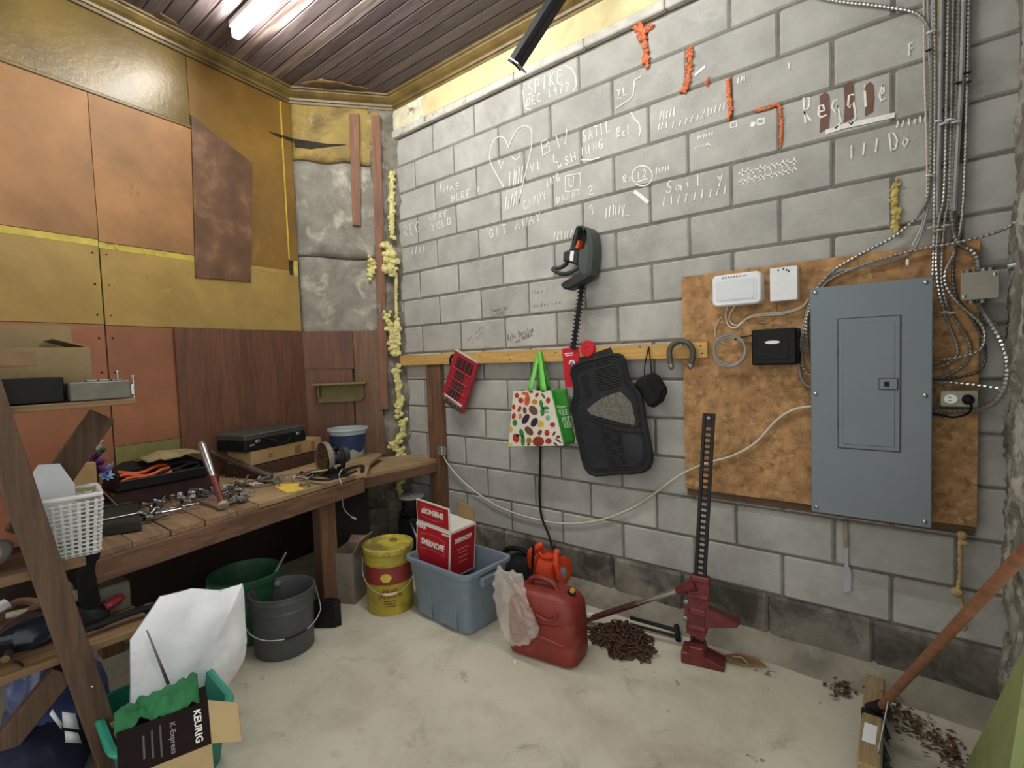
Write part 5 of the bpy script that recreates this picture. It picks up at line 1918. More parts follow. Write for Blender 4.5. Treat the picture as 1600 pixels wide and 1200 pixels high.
# --- drill-bit set
FD, dw, dh = quadframe([(711, 545), (746, 571), (717, 643), (683, 624)], .10)
t = thing('drill_bit_set', 'red drill-bit set in clear pack hung askew on the rail', 'tool set', FD @ V((0, -dh / 2, .06)))
b = MB(FD)
b.prism(rrect(dw, dh, .008, 3), .060, .085, None, .004)
b.build('tray', m_red, t)
for (y0, y1, x0, x1) in ((.22, .42, -.30, .40), (.02, .17, -.22, .16), (-.16, -.03, -.26, -.01), (-.16, -.03, .03, .26), (-.33, -.20, -.28, .22)):
    b = MB(FD)
    b.box(((x0 + x1) / 2 * dw, (y0 + y1) / 2 * dh, .0855), ((x1 - x0) * dw, (y1 - y0) * dh, .002))
    cm = b.build('compartment', mat('dark_red_recess', '4a1418', .5, var=.2), t, smooth=False)
    for k in range(4):
        b = MB(FD @ T((x0 + (x1 - x0) * (k + .5) / 4) * dw, (y0 + y1) / 2 * dh, .089) @ RX(90))
        b.lathe([(.0035, -(y1 - y0) * dh * .4), (.0035, (y1 - y0) * dh * .36), (0, (y1 - y0) * dh * .42)], 7)
        b.build('drill_bit', m_greysteel, cm)
for y in (.19, .00, -.18, -.36):
    b = MB(FD)
    b.box((0.02 * dw, y * dh, .088), (dw * .84, .006, .006), ch=.002)
    b.build('divider', m_red if y > -.3 else m_white, t)
b = MB(FD)
b.box((0, -.435 * dh, .082), (dw * .9, dh * .13, .03), ch=.008)
low = b.build('bit_box', mat('smoky_clear_plastic', '5b4440', .2, var=.1, alpha=.85), t)
for k in range(4):
    b = MB(FD @ T((-.28 + .19 * k) * dw, -.43 * dh, .098))
    b.box((0, 0, 0), (.012, .016, .003), ch=.001)
    b.build('bit_tip', m_greysteel, low)
b = MB(FD)
b.tube(smoothpath([(-.42 * dw, .40 * dh, .075), (-.56 * dw, .36 * dh, .075), (-.60 * dw, .26 * dh, .075), (-.50 * dw, .18 * dh, .075)], 5), .008, 8)
b.build('carry_loop', m_black, t)
b = MB(FD)
b.box((0, .492 * dh, .074), (dw * 1.02, .008, .03), ch=.002)
b.build('top_edge', mat('clear_edge', 'b7a99a', .3), t)

# --- shopping bag
OFB = .150
m_bagwhite = mat('white_bag_fabric', 'd9d2c4', .6, var=.06, scale=6)
m_baggreen = mat('green_bag_fabric', '3f9d3a', .55, var=.15, scale=12)
m_lime = mat('lime_webbing', '6ec24e', .6, var=.06)
q = crop([(190, 268), (690, 255), (865, 1000), (118, 1012)], 780, 580, 8.571, OFB)
t = thing('shopping_bag', 'shopping bag printed with vegetables hung from the rail by green straps', 'bag', FW @ V(((q[2][0] + q[3][0]) / 2, q[3][1], .09)))
b = MB()
b.prism(q, OFB - .004, OFB, FW)
front = b.build('front_panel', m_bagwhite, t, smooth=False)
b = MB()
bk = [(q[1][0], q[1][1]), (q[1][0] + .02, q[1][1] + .006), (q[2][0] + .012, q[2][1] + .02), (q[2][0], q[2][1])]


def side(u, v):
    top = V((q[1][0] + .0, q[1][1], OFB)).lerp(V((q[1][0] + .03, q[1][1] + .004, .03)), u)
    bot = V((q[2][0], q[2][1], OFB)).lerp(V((q[2][0] + .0, q[2][1] + .008, .03)), u)
    p = top.lerp(bot, v)
    p.x += -.018 * math.sin(PI * u) * (1 - v) + .006 * noise.noise(V((u * 4, v * 5, 0)))
    return p


b.grid(side, 10, 14, FW)
sd = b.build('side_panel', m_baggreen, t, solid=.003)
b = MB()
b.grid(lambda u, v: V((q[0][0], q[0][1], OFB)).lerp(V((q[0][0] - .01, q[0][1], .03)), u).lerp(V((q[3][0], q[3][1], OFB)).lerp(V((q[3][0], q[3][1], .03)), u), v), 4, 6, FW)
b.build('side_panel', m_baggreen, t, solid=.003)
b = MB()
b.grid(lambda u, v: V((q[3][0], q[3][1], OFB)).lerp(V((q[2][0], q[2][1], OFB)), u).lerp(V((q[3][0], q[3][1] + .002, .03)).lerp(V((q[2][0], q[2][1] + .004, .03)), u), v), 4, 4, FW)
b.build('base_panel', mat('dark_green_fabric', '2c5a2c', .6, var=.1), t, solid=.003)
b = MB()
b.prism([(q[3][0], q[3][1]), (q[2][0] + .01, q[2][1]), (q[1][0] + .03, q[1][1]), (q[0][0], q[0][1])], .026, .030, FW)
b.build('back_panel', m_bagwhite, t, smooth=False)
# straps up to the nail on the rail
nail = wl(843, 551, .065)
for (pts, off) in (([(378, 262), (440, 262), (500, -20), (440, -20)], OFB + .003), ([(555, 258), (635, 258), (625, -20), (555, -20)], OFB + .003)):
    c = crop(pts, 780, 580, 8.571, off)
    b = MB()
    n = 8
    top0, top1 = (nail[0] - .012, nail[1] + .01), (nail[0] + .012, nail[1] + .01)
    vs = []
    for k in range(n + 1):
        s_ = k / n
        l = V(c[0]).lerp(V(top0), s_)
        r = V(c[1]).lerp(V(top1), s_)
        z = off * (1 - s_) + .068 * s_
        vs += [FW @ V((l.x, l.y, z)), FW @ V((r.x, r.y, z))]
    b.add(vs, [(2 * i, 2 * i + 1, 2 * i + 3, 2 * i + 2) for i in range(n)])
    b.build('strap', m_lime, t, solid=.003)
for dx in (-.05, .03):
    b = MB()
    vs = []
    for k in range(9):
        s_ = k / 8
        x = (q[0][0] + q[1][0]) / 2 + dx
        vs += [FW @ V((x * (1 - s_) + (nail[0] - .008) * s_, (q[0][1]) * (1 - s_) + (nail[1] + .008) * s_, .034 * (1 - s_) + .060 * s_)), FW @ V(((x + .03) * (1 - s_) + (nail[0] + .01) * s_, (q[0][1]) * (1 - s_) + (nail[1] + .008) * s_, .034 * (1 - s_) + .060 * s_))]
    b.add(vs, [(2 * i, 2 * i + 1, 2 * i + 3, 2 * i + 2) for i in range(8)])
    b.build('back_strap', m_baggreen, t, solid=.003)
PR = {'a8332a': [(238, 325, 30, 35, 0), (290, 390, 34, 38, 20), (272, 505, 22, 45, -20), (195, 600, 25, 42, -15), (640, 825, 34, 42, 0), (660, 935, 42, 38, 0), (715, 715, 35, 35, 0), (225, 895, 44, 62, 15), (655, 390, 28, 42, 0), (195, 480, 22, 36, 0)],
      'c8562f': [(350, 300, 50, 22, -10), (375, 390, 38, 75, -8)],
      '8c3220': [(525, 940, 78, 66, 0), (430, 278, 28, 16, 0), (505, 320, 20, 34, -30)],
      'c08a2c': [(475, 410, 38, 34, 0), (280, 605, 24, 38, -10)], 'd9b950': [(555, 705, 44, 50, 30), (155, 780, 26, 42, 0), (150, 985, 26, 22, 0)],
      '6a4638': [(458, 525, 50, 72, 40), (400, 800, 44, 72, 42), (545, 820, 26, 40, -30), (343, 525, 25, 48, 8), (790, 880, 26, 22, 0)],
      'a5723a': [(400, 930, 36, 45, 0)],
      '2c2238': [(355, 640, 40, 76, -32), (470, 685, 42, 68, -30)],
      '2f7d3c': [(565, 440, 24, 55, 10), (625, 495, 44, 24, 0), (580, 540, 28, 62, 0), (300, 830, 30, 60, 15), (318, 930, 28, 70, 0), (210, 690, 34, 42, 0), (590, 330, 16, 42, 35), (585, 270, 24, 12, 0), (250, 860, 26, 20, 0)],
      '7fae86': [(655, 625, 32, 36, 0), (640, 545, 30, 14, 0)],
      'e6ded2': [(700, 790, 24, 34, 10), (750, 770, 20, 36, -20)], '3d2c22': [(735, 835, 14, 34, -30), (790, 930, 12, 50, 55), (755, 975, 12, 36, 50), (390, 985, 18, 14, 0)]}
for col, sh in PR.items():
    for (x, y, rx, ry, rot) in sh:
        b = MB()
        pts = []
        for k in range(14):
            a = 2 * PI * k / 14
            ex, ey = rx * math.cos(a), ry * math.sin(a)
            r_ = math.radians(-rot)
            pts.append((x + ex * math.cos(r_) - ey * math.sin(r_), y + ex * math.sin(r_) + ey * math.cos(r_)))
        c = crop(pts, 780, 580, 8.571, OFB)
        b.prism(c, OFB, OFB + (.0012 if col in ('a8332a', '2f7d3c') else .0008), FW)
        b.build('vegetable_print', mat('print_' + col, col, .6, var=.2, scale=40), front, smooth=False)
# white lettering on the green side
Fsd = FW @ T(q[2][0] - .012, (q[1][1] + q[2][1]) / 2, .09) @ RY(84)
for (tx, y, s_, x) in (('Power', .055, .030, 0.0), ('ILLE', .022, .046, 0.0), ('FLE', -.018, .046, .010), ('LEE', -.052, .040, .016)):
    vv = V((0, 0))
    text_mesh(tx, s_, FW @ T((q[1][0] + q[2][0]) / 2 + .004 - y * .30, (q[1][1] + q[2][1]) / 2 + y, .085 - x) @ RY(76) @ RX(0), mat('pale_green_ink', 'b9dcb0', .6), 'lettering', sd, .001, .012, 1.0, 1.0)

# --- black cord from the rail behind the bag is built with the reel; red card, red disc
FC, cw_, chh = quadframe([(880, 544), (903, 542), (903, 604), (881, 606)], .075)
t = thing('carded_tool', 'red card-backed tool packet hung left of the floor mat', 'packet', FC @ V((0, -chh / 2, .06)))
b = MB(FC)
b.prism(rrect(cw_ * 1.15, chh, .003, 2), .060, .064, None, .001)
b.build('card', m_cherry, t, smooth=False)
b = MB(FC)
b.prism(arc(.004, .10 * chh, .020, -20, 200, 10) + arc(.004, .10 * chh, .012, 200, -20, 10), .064, .066)
b.build('white_arc', m_white, t, smooth=False)
for (y, w_) in ((.36, .6), (.31, .5)):
    b = MB(FC)
    b.box((-.01, y * chh, .0645), (cw_ * w_, .006, .001))
    b.build('white_bar', m_white, t, smooth=False)
b = MB(FC)
b.beam((.008, .12 * chh, .072), (.010, -.36 * chh, .072), .014, .012, ch=.003)
b.build('tool', m_greysteel, t)
FC2 = FW @ T(*wl(917, 545, .075), 0)
b = MB(FC2)
b.lathe([(.046, .057), (.046, .071), (.043, .075), (.012, .075), (.010, .072), (.0, .072)], 26)
tag(b.build('red_disc', m_cherry), 'round red plastic disc hung on the rail above the floor mat', 'disc')

# --- floor mats
m_mat = mat('rubber_mat', '212427', .6, spec=.3, var=.15, scale=12, stains=(('3d4043', 6, .55, .75, .5),))
m_matgrey = mat('grey_carpet_inset', '6b6a62', .95, var=.25, scale=70, bump=.6, bscale=200)
OM = .085
c = crop([(318, 195), (420, 165), (565, 115), (580, 150), (575, 300), (330, 330)], 840, 520, 5, OM - .018)
b = MB()
b.prism(c, OM - .026, OM - .016, FW, .003)
tag(b.build('rear_floor_mat', m_mat), 'black rubber mat peeping out behind the grey-patched floor mat', 'floor mat')
outl = [(255, 275), (290, 240), (350, 215), (470, 185), (560, 160), (625, 158), (660, 172), (682, 210), (700, 300), (715, 360), (745, 400), (790, 440), (818, 490), (830, 560), (850, 700), (880, 840), (900, 950), (900, 1010), (880, 1060), (830, 1095), (740, 1108), (640, 1108), (520, 1122), (450, 1125), (395, 1105), (360, 1060), (335, 980), (315, 870), (295, 760), (272, 670), (248, 600), (252, 550), (275, 490), (278, 430), (268, 370), (250, 320)]
c = crop(outl, 840, 520, 5, OM)
t = thing('floor_mat', 'black rubber car floor mat with grey carpet patch on the rail', 'floor mat', FW @ V((sum(p[0] for p in c) / len(c), min(p[1] for p in c), OM)))
b = MB()
b.prism(c, OM - .012, OM, FW, .003)
b.build('sheet', m_mat, t)
cm = V((sum(p[0] for p in c) / len(c), sum(p[1] for p in c) / len(c)))
for k, r in ((.955, .007), (.87, .004), (.82, .004)):
    b = MB()
    b.tube([(cm.x + (p[0] - cm.x) * k, cm.y + (p[1] - cm.y) * (1 - (1 - k) * .75), OM + .001) for p in c], r, 6, closed=True, M=FW)
    b.build('raised_rim', m_mat, t)
g = crop([(388, 600), (430, 560), (500, 515), (580, 480), (650, 458), (690, 500), (735, 545), (750, 620), (768, 690), (755, 722), (640, 700), (520, 668), (420, 640)], 840, 520, 5, OM)
b = MB()
b.prism(g, OM - .002, OM + .005, FW, .002)
b.build('carpet_patch', m_matgrey, t)
for pl in ([(365, 650), (440, 690), (560, 735), (680, 765), (805, 775)], [(375, 635), (450, 668), (560, 700), (680, 725), (775, 738), (805, 680)], [(500, 735), (520, 850), (540, 960), (555, 1060)], [(640, 765), (655, 870), (670, 960), (685, 1050)]):
    b = MB()
    b.tube(smoothpath([(x, y, OM + .001) for x, y in crop(pl, 840, 520, 5, OM)], 4), .005, 6, M=FW)
    b.build('raised_line', m_mat, t)
ribs = []
for k in range(9):
    ribs.append([(450 + k * 2, 290 + k * 20), (610 + k * 5, 245 + k * 20)])
for k in range(8):
    ribs.append([(335 + k * 6, 350 + k * 22), (385 + k * 6, 325 + k * 22)])
for k in range(17):
    ribs.append([(525 + k * 3, 775 + k * 17), (625 + k * 3, 760 + k * 17)])
for r_ in ribs:
    b = MB()
    b.tube([(x, y, OM + .0005) for x, y in crop(r_, 840, 520, 5, OM)], .0042, 5, M=FW)
    b.build('rib', m_mat, t)

# --- black pouch on a loop
t = thing('black_pouch', 'small black pouch hanging by a cord loop right of the floor mat', 'pouch', wy(1015, 636, -.09))
c = crop([(752, 400), (800, 345), (880, 315), (930, 340), (985, 430), (992, 470), (960, 540), (900, 585), (860, 575), (830, 520), (790, 450)], 840, 520, 5, .10)
b = MB()
b.prism(c, .062, .112, FW, .018)
b.build('body', m_blackrub, t)
c = crop([(850, 330), (900, 320), (975, 440), (950, 520), (900, 430)], 840, 520, 5, .113)
b = MB()
b.prism(c, .110, .118, FW, .004)
b.build('flap', m_blackrub, t)
for pl in ([(868, 108), (850, 190), (836, 270), (835, 340)], [(868, 108), (878, 190), (886, 260), (888, 330)]):
    b = MB()
    b.tube(smoothpath([(x, y, .075) for x, y in crop(pl, 840, 520, 5, .075)], 5), .0035, 6, M=FW)
    b.build('cord_loop', m_black, t)

# --- iron shackle
m_iron = mat('grey_iron', '5c5a52', .6, metal=.5, var=.2, scale=30)
c0 = wl(1064, 551, .085)
t = thing('iron_shackle', 'grey iron U-shackle hanging on the rail end', 'shackle', FW @ V((c0[0], c0[1] - .06, .085)))
P = [(c0[0] - .050, c0[1] - .062, .085), (c0[0] - .056, c0[1] - .03, .085)] + [(c0[0] + .058 * math.cos(a), c0[1] + .055 * math.sin(a), .085) for a in [PI - PI * k / 12 for k in range(13)]] + [(c0[0] + .056, c0[1] - .03, .085), (c0[0] + .046, c0[1] - .062, .085)]
b = MB()
b.tube(smoothpath(P, 3), .0135, 12, M=FW)
b.build('bow', m_iron, t)
for (x, y) in ((-.050, -.064), (.046, -.064)):
    b = MB(FW @ T(c0[0] + x, c0[1] + y, .085))
    b.ball((0, 0, 0), (.015, .020, .015), 10, 7)
    b.build('end', mat('worn_iron', '9a9588', .4, metal=.8, var=.2), t)
b = MB(FW @ T(c0[0], c0[1] + .036, .056))
b.lathe([(.004, 0), (.004, .03), (.008, .03), (.008, .034), (0, .035)], 8)
b.build('nail', m_greysteel, t)

# --- hedge trimmer
m_trim = mat('dark_green_grey_plastic', '3f4a45', .42, var=.1, scale=8)
m_trimdk = mat('charcoal_plastic', '26282a', .5, var=.12)


def tc(pts, off):
    return crop(pts, 860, 340, 9.23, off)


t = thing('hedge_trimmer', 'green-grey electric hedge trimmer hanging blade down on the wall', 'hedge trimmer', wy(905, 560, -.08))
b = MB()
outer = [(365, 115), (440, 105), (520, 135), (570, 210), (600, 400), (598, 540), (575, 760), (550, 850), (480, 870), (400, 800), (385, 640), (400, 480), (260, 468), (300, 320), (340, 180)]
hull = [(480, 140), (520, 135), (570, 210), (600, 400), (598, 540), (575, 760), (550, 850), (480, 870), (400, 800), (385, 640), (400, 480), (470, 440), (500, 330), (490, 220)]
b.prism(tc(hull, .12), .02, .13, FW, .018)
b.build('housing', m_trim, t)
b = MB()
b.prism(tc([(340, 180), (365, 115), (440, 105), (490, 145), (490, 215), (440, 165), (385, 165), (350, 300), (330, 440), (330, 480), (260, 470), (300, 320)], .10), .03, .10, FW, .010)
b.build('rear_handle', m_trim, t)
b = MB()
b.prism(tc([(385, 165), (440, 165), (490, 215), (495, 330), (470, 440), (330, 450), (350, 300)], .05), .02, .045, FW)
b.build('handle_recess', m_trimdk, t, smooth=False)
b = MB()
b.prism(tc([(385, 330), (420, 325), (400, 450), (345, 450)], .085), .045, .085, FW, .006)
b.build('trigger', mat('orange_trigger', 'd5592f', .45), t)
b = MB()
b.prism(tc([(180, 500), (230, 470), (410, 465), (410, 640), (380, 690), (300, 660), (175, 630)], .11), .02, .115, FW, .012)
b.build('motor_cover', m_trimdk, t)
b = MB()
b.prism(tc([(290, 480), (340, 480), (330, 570), (325, 625), (285, 630), (275, 590)], .118), .115, .1175, FW)
b.build('label', m_white, t, smooth=False)
b = MB()
P = [(x, y, z) for (x, y), z in zip(tc([(200, 650), (170, 720), (95, 755), (210, 820), (290, 800), (370, 720)], .12), (.09, .13, .16, .16, .13, .10))]
b.tube(smoothpath(P, 5), .012, 8, M=FW)
b.build('front_handle', m_trimdk, t)
b = MB()
b.prism(tc([(140, 970), (160, 940), (400, 790), (440, 780), (580, 830), (545, 890), (500, 920), (260, 1045), (190, 1030)], .13), .07, .135, FW, .012)
b.build('hand_guard', m_trimdk, t)
bl0, bl1 = V((*wl(911, 440, .07), .07)), V((*wl(896, 546, .07), .07))
b = MB()
dv = (bl1 - bl0)
b.add([], [])
for k in range(2):
    pass
ex = dv.normalized()
ey = V((-ex.y, ex.x, 0))
b.add([bl0 + ey * .012, bl0 - ey * .012, bl1 - ey * .012, bl1 + ey * .012, bl0 + ey * .012 + V((0, 0, .006)), bl0 - ey * .012 + V((0, 0, .006)), bl1 - ey * .012 + V((0, 0, .006)), bl1 + ey * .012 + V((0, 0, .006))],
      [(3, 2, 1, 0), (4, 5, 6, 7), (0, 1, 5, 4), (1, 2, 6, 5), (2, 3, 7, 6), (3, 0, 4, 7)], FW)
b.build('blade', m_darkmetal, t, smooth=False)
nt_ = 17
for k in range(nt_):
    for sg in (-1, 1):
        p = bl0 + dv * ((k + .6) / (nt_ + .3))
        b = MB()
        q0_, q1_ = p + ey * sg * .010, p + ey * sg * .024 + ex * .004
        b.add([q0_ - ex * .006, q0_ + ex * .006, q1_ + ex * .003, q1_ - ex * .002, q0_ - ex * .006 + V((0, 0, .006)), q0_ + ex * .006 + V((0, 0, .006)), q1_ + ex * .003 + V((0, 0, .006)), q1_ - ex * .002 + V((0, 0, .006))],
              [(0, 1, 2, 3), (7, 6, 5, 4), (0, 4, 5, 1), (1, 5, 6, 2), (2, 6, 7, 3), (3, 7, 4, 0)], FW)
        b.build('tooth', m_darkmetal, t, smooth=False)

# --- little painted shelf on the corner wall
m_shelfp = mat('ochre_green_shelf_paint', '756a36', .6, var=.15, scale=10, stains=(('4f4722', 8, .6, .75, .6),))
t = thing('corner_shelf', 'small ochre-green wall shelf on the plywood in the corner', 'shelf', P0 + KA * .25 + KN * .03 + V((0, 0, 1.08)))
a, c, d, e = kl(492, 598, .16), kl(572, 602, .16), kl(495, 632, .05), kl(572, 632, .05)
x0, x1 = kl(497, 615, .05)[0], kl(568, 615, .05)[0]
zt = kl(530, 600, .13)[1]
b = MB(FK)
b.box(((x0 + x1) / 2, zt, .095), (x1 - x0 + .05, .012, .13), ch=.002)
b.build('top_board', m_shelfp, t, smooth=False)
b = MB(FK)
b.prism([(x0, zt - .135), (x1 - .03, zt - .135), (x1, zt - .11), (x1, zt - .006), (x0, zt - .006)], .034, .050)
b.build('back_board', m_shelfp, t, smooth=False)
b = MB(FK)
b.box((x0 + .01, zt - .05, .075), (.014, .085, .06), ch=.002)
b.build('bracket', m_shelfp, t, smooth=False)

# ================================================================== workbench along the painted wall
BZ = .735
BZ2 = .683
f0, f1 = V((.520, -2.10, 0)), V((.262, -.80, 0))
fe = (f1 - f0).normalized()
fn = V((fe.y, -fe.x, 0))
t = thing('workbench', 'rough timber workbench fitted along the painted wall', 'workbench', (0, -1.3, 0))
BENCH = t
m_benchtop = mat('bench_plank', '8a7054', .75, var=.22, scale=6, grain=0, bump=.2, rnd=.18, stains=(('55422f', 3, .5, .72, .6), ('b5996f', 5, .6, .75, .5)))
m_benchply = mat('bench_ply', '9c835f', .75, var=.15, scale=5, stains=(('6a543b', 3, .5, .75, .6), ('c0a87e', 4, .6, .75, .4)))
m_fascia = mat('bench_fascia', '6d503c', .75, var=.25, scale=5, grain=1, stains=(('452e23', 3, .5, .7, .6), ('8c2c22', 9, .72, .78, .5)))


def back_x(y):
    """painted wall / corner wall / block wall position at depth y"""
    if y < P0.y:
        return P0.x + (y - P0.y) / YA.y * YA.x + .036
    return P0.x + (y - P0.y) * (P1.x - P0.x) / (P1.y - P0.y) + .05


rr = random.Random(12)
L = (f1 - f0).length
s_ = 0.0
while s_ < L - .66:
    w_ = rr.choice((.11, .13, .14, .15))
    a, c = f0 + fe * s_, f0 + fe * (s_ + w_ - .004)
    a2 = V((back_x(a.y), a.y + .0, 0))
    c2 = V((back_x(c.y), c.y + .0, 0))
    jut = rr.uniform(-.008, .012)
    b = MB()
    b.prism([(p.x, p.y) for p in (a + fn * jut, c + fn * jut, c2, a2)], BZ - .026, BZ + rr.uniform(-.003, .002), None, .002)
    b.build('bench_plank', m_benchtop, t, smooth=False)
    s_ += w_
a = f0 + fe * s_
b = MB()
b.prism([(a.x + fn.x * .006, a.y + fn.y * .006), (f1.x + fn.x * .006, f1.y), (.285, -.73), (.02, -.52), (-.17, -.28), (back_x(-.28), -.28), (back_x(P0.y + .02), P0.y + .02), (back_x(a.y), a.y)], BZ - .022, BZ + .001, None, .002)
b.build('bench_sheet', m_benchply, t, smooth=False)
b = MB()
cnr = [(.115, -.70), (.118, -.52), (.150, -.004), (-.17, -.004), (back_x(-.20) + .02, -.20), (-.10, -.60)]
b.prism(cnr, BZ2 - .024, BZ2 + .002, None, .002)
b.build('bench_sheet', m_benchply, t, smooth=False)
# fascia boards
b = MB()
b.beam(f0 + V((0, 0, BZ - .071)), f1 + fe * .06 + V((0, 0, BZ - .071)), .038, .088, ch=.003)
b.build('fascia', m_fascia, t, smooth=False)
b = MB()
b.beam((.085, -.72, BZ2 - .058), (.135, -.045, BZ2 - .058), .035, .065, ch=.002)
b.build('fascia', m_fascia, t, smooth=False)
# legs
lg = wz(503, 772, BZ - .03)
b = MB()
b.box((lg.x - .19, lg.y + .115, (BZ - .03) / 2), (.085, .10, BZ - .032), ch=.003)
b.build('leg', m_oldwood, t, smooth=False)
b = MB()
b.box((-.25, -1.9, (BZ - .03) / 2), (.09, .09, BZ - .032), ch=.003)
b.build('leg', m_oldwood, t, smooth=False)

# dark backing panel and junk under the bench
b = MB()
m_dark = mat('sooty_board', '25211c', .9, var=.2)
b.add([(.02, -.56, .12), (.00, -.86, .10), (-.20, -.84, .62), (-.14, -.45, .63), (.035, -.56, .12), (.015, -.86, .10), (-.185, -.84, .62), (-.125, -.45, .63)],
      [(3, 2, 1, 0), (4, 5, 6, 7), (0, 1, 5, 4), (1, 2, 6, 5), (2, 3, 7, 6), (3, 0, 4, 7)])
tag(b.build('dark_board', m_dark, smooth=False), 'dark sooty board leaning under the bench corner', 'board')

SP = []


def onbench(u, v, z=BZ + .002):
    return wz(u, v, z)


# ---- cardboard carton and briefcase at the back, standing on a shallow wooden tray
TRZ = BZ + .075
tA, tB = wz(402, 728, TRZ), wz(506, 702, TRZ)
tdir = (tB - tA).normalized()
tn = V((tdir.y, -tdir.x, 0))
t = thing('tool_tray', 'shallow dark wooden tool tray under the cardboard carton', 'tray', (tA + tB) / 2 - V((0, 0, .075)))
FTr = Matrix(((tdir.x, -tn.x, 0, tA.x), (tdir.y, -tn.y, 0, tA.y), (0, 0, 1, BZ + .003), (0, 0, 0, 1)))
tl = (tB - tA).length
m_tray = mat('dark_tray_wood', '43291f', .7, var=.25, grain=0)
b = MB(FTr)
b.box((tl / 2, .12, .006), (tl + .05, .24, .010))
b.build('bottom', m_tray, t, smooth=False)
for (c_, d_) in (((tl / 2, .004, .037), (tl + .05, .012, .070)), ((tl / 2, .236, .037), (tl + .05, .012, .070)), ((-.02, .12, .037), (.012, .22, .070)), ((tl + .02, .12, .037), (.012, .22, .070))):
    b = MB(FTr)
    b.box(c_, d_, ch=.002)
    b.build('side', m_tray, t, smooth=False)
FB_ = FTr @ T(.0, .012, .074)
ch_ = .085
t = thing('cardboard_carton', 'flat cardboard carton beneath the black briefcase', 'carton', FB_ @ V((tl / 2, .1, 0)))
b = MB(FB_)
b.box((tl / 2 - .01, .11, ch_ / 2), (tl + .02, .20, ch_), ch=.002)
cb = b.build('body', m_card, t, smooth=False)
for (x, w_) in ((.62, .05), (.86, .03), (.22, .035)):
    b = MB(FB_)
    b.box((tl * x, .0095, ch_ * .45), (w_, .001, ch_ * .7 if x > .3 else .03))
    b.build('print_patch', mat('brown_carton_ink', '8a6338', .85), cb, smooth=False)
FBc = FB_ @ T(-.06, .006, ch_ + .001) @ RZ(-1)
t = thing('briefcase', 'black hard briefcase lying on the cardboard carton', 'briefcase', FBc @ V((.2, .12, 0)))
bl_, bdp, bhh = .47, .25, .105
b = MB(FBc)
b.box((bl_ / 2, bdp / 2, bhh * .31), (bl_, bdp, bhh * .60), ch=.008)
b.build('lower_shell', m_black, t)
b = MB(FBc)
b.box((bl_ / 2, bdp / 2, bhh * .80), (bl_, bdp, bhh * .38), ch=.008)
m_lid = mat('dusty_black_lid', '3a3a35', .6, var=.15)
b.build('lid', m_lid, t)
b = MB(FBc)
b.box((bl_ / 2, -.001, bhh * .955), (bl_ * .985, .004, .005))
b.build('lid_trim', m_steel, t, smooth=False)
b = MB(FBc)
b.tube(smoothpath([(bl_ * .36, -.004, bhh * .52), (bl_ * .40, -.030, bhh * .42), (bl_ * .46, -.036, bhh * .22), (bl_ * .58, -.036, bhh * .22), (bl_ * .64, -.030, bhh * .42), (bl_ * .68, -.004, bhh * .52)], 4), .007, 8)
b.build('handle', m_black, t)
for x in (.18, .84):
    b = MB(FBc)
    b.box((bl_ * x, -.004, bhh * .55), (.030, .008, .018), ch=.002)
    b.build('latch', m_steel, t)
b = MB(FBc)
b.box((bl_ * .10, -.003, bhh * .36), (.034, .006, .012), ch=.002)
b.build('lock_plate', m_steel, t)

# ---- blue tub
bp = V((-.30, -.40, BZ + .003))
bp = wz(548, 716, BZ + .003)
bp = wz(543, 668, .945)
bp.z = BZ + .003
cr0 = CC + ray(546, 668) * ((V((-.29, -.42, 0)) - CC).dot(CF) / 1.0)
t = thing('blue_tub', 'round plastic tub with blue wave band behind the saw', 'tub', bp)
m_tubw = mat('pale_blue_white_plastic', 'aab4b8', .4, var=.06)
F = T(bp) @ RZ(-35)
b = MB(F)
b.lathe([(.102, 0), (.105, .004), (.130, .190), (.138, .192), (.141, .198), (.138, .204), (.129, .200), (.125, .16), (.101, .010), (0, .008)], 36)
tb = b.build('body', m_tubw, t)
m_blue = mat('blue_print', '24365f', .5, var=.2, scale=20)
b = MB(F)


def wave(u, v):
    a = 2 * PI * u
    lo_, hi_ = .050 + .014 * math.sin(a * 6), .165
    z = lo_ + (hi_ - lo_) * v
    r = .1050 + (.130 - .105) * z / .19 + .0012
    return (r * math.cos(a), r * math.sin(a), z)


b.grid(wave, 72, 3)
b.build('blue_band', m_blue, tb)

# ---- circular saw
sp = wz(520, 742, BZ + .002)
FS = T(sp) @ RZ(82)
t = thing('circular_saw', 'old circular saw standing on the bench with cord hanging', 'saw', sp)
m_alu = mat('dull_aluminium', 'a39f90', .4, metal=.6, var=.2, scale=18, stains=(('6b5d40', 10, .55, .7, .6),))
b = MB(FS @ T(0, .02, 0))
b.box((0, 0, .012), (.12, .27, .008), ch=.002)
b.build('shoe', m_darkmetal, t)
FG = FS @ T(-.035, .02, .105) @ RY(90) @ RZ(90)
b = MB(FS @ T(-.042, .03, .100) @ RY(90))
b.lathe([(.098, -.003), (.100, .0), (.098, .026), (.090, .034), (.02, .036), (0, .036)], 32, a0=math.radians(60), a1=math.radians(300))
b.lathe([(.0, .034), (.09, .034)], 32, a0=math.radians(60), a1=math.radians(300))
b.build('upper_guard', m_alu, t, solid=.003)
b = MB(FS @ T(-.030, .03, .100) @ RY(90))
b.lathe([(.088, -.001), (.088, .001), (.012, .0015), (0, .0015)], 36)
b.lathe([(.0, -.0015), (.012, -.0015), (.088, -.001)], 36)
b.build('blade', mat('rusty_blade', '6d563e', .5, metal=.6, var=.3, scale=20), t)
b = MB(FS @ T(-.055, .03, .100) @ RY(90))
b.lathe([(.084, -.004), (.088, 0), (.084, .006), (.05, .009), (0, .010)], 32, a0=math.radians(-100), a1=math.radians(100))
b.build('lower_guard', mat('brown_guard', '5f4a33', .5, metal=.4, var=.2), t, solid=.002)
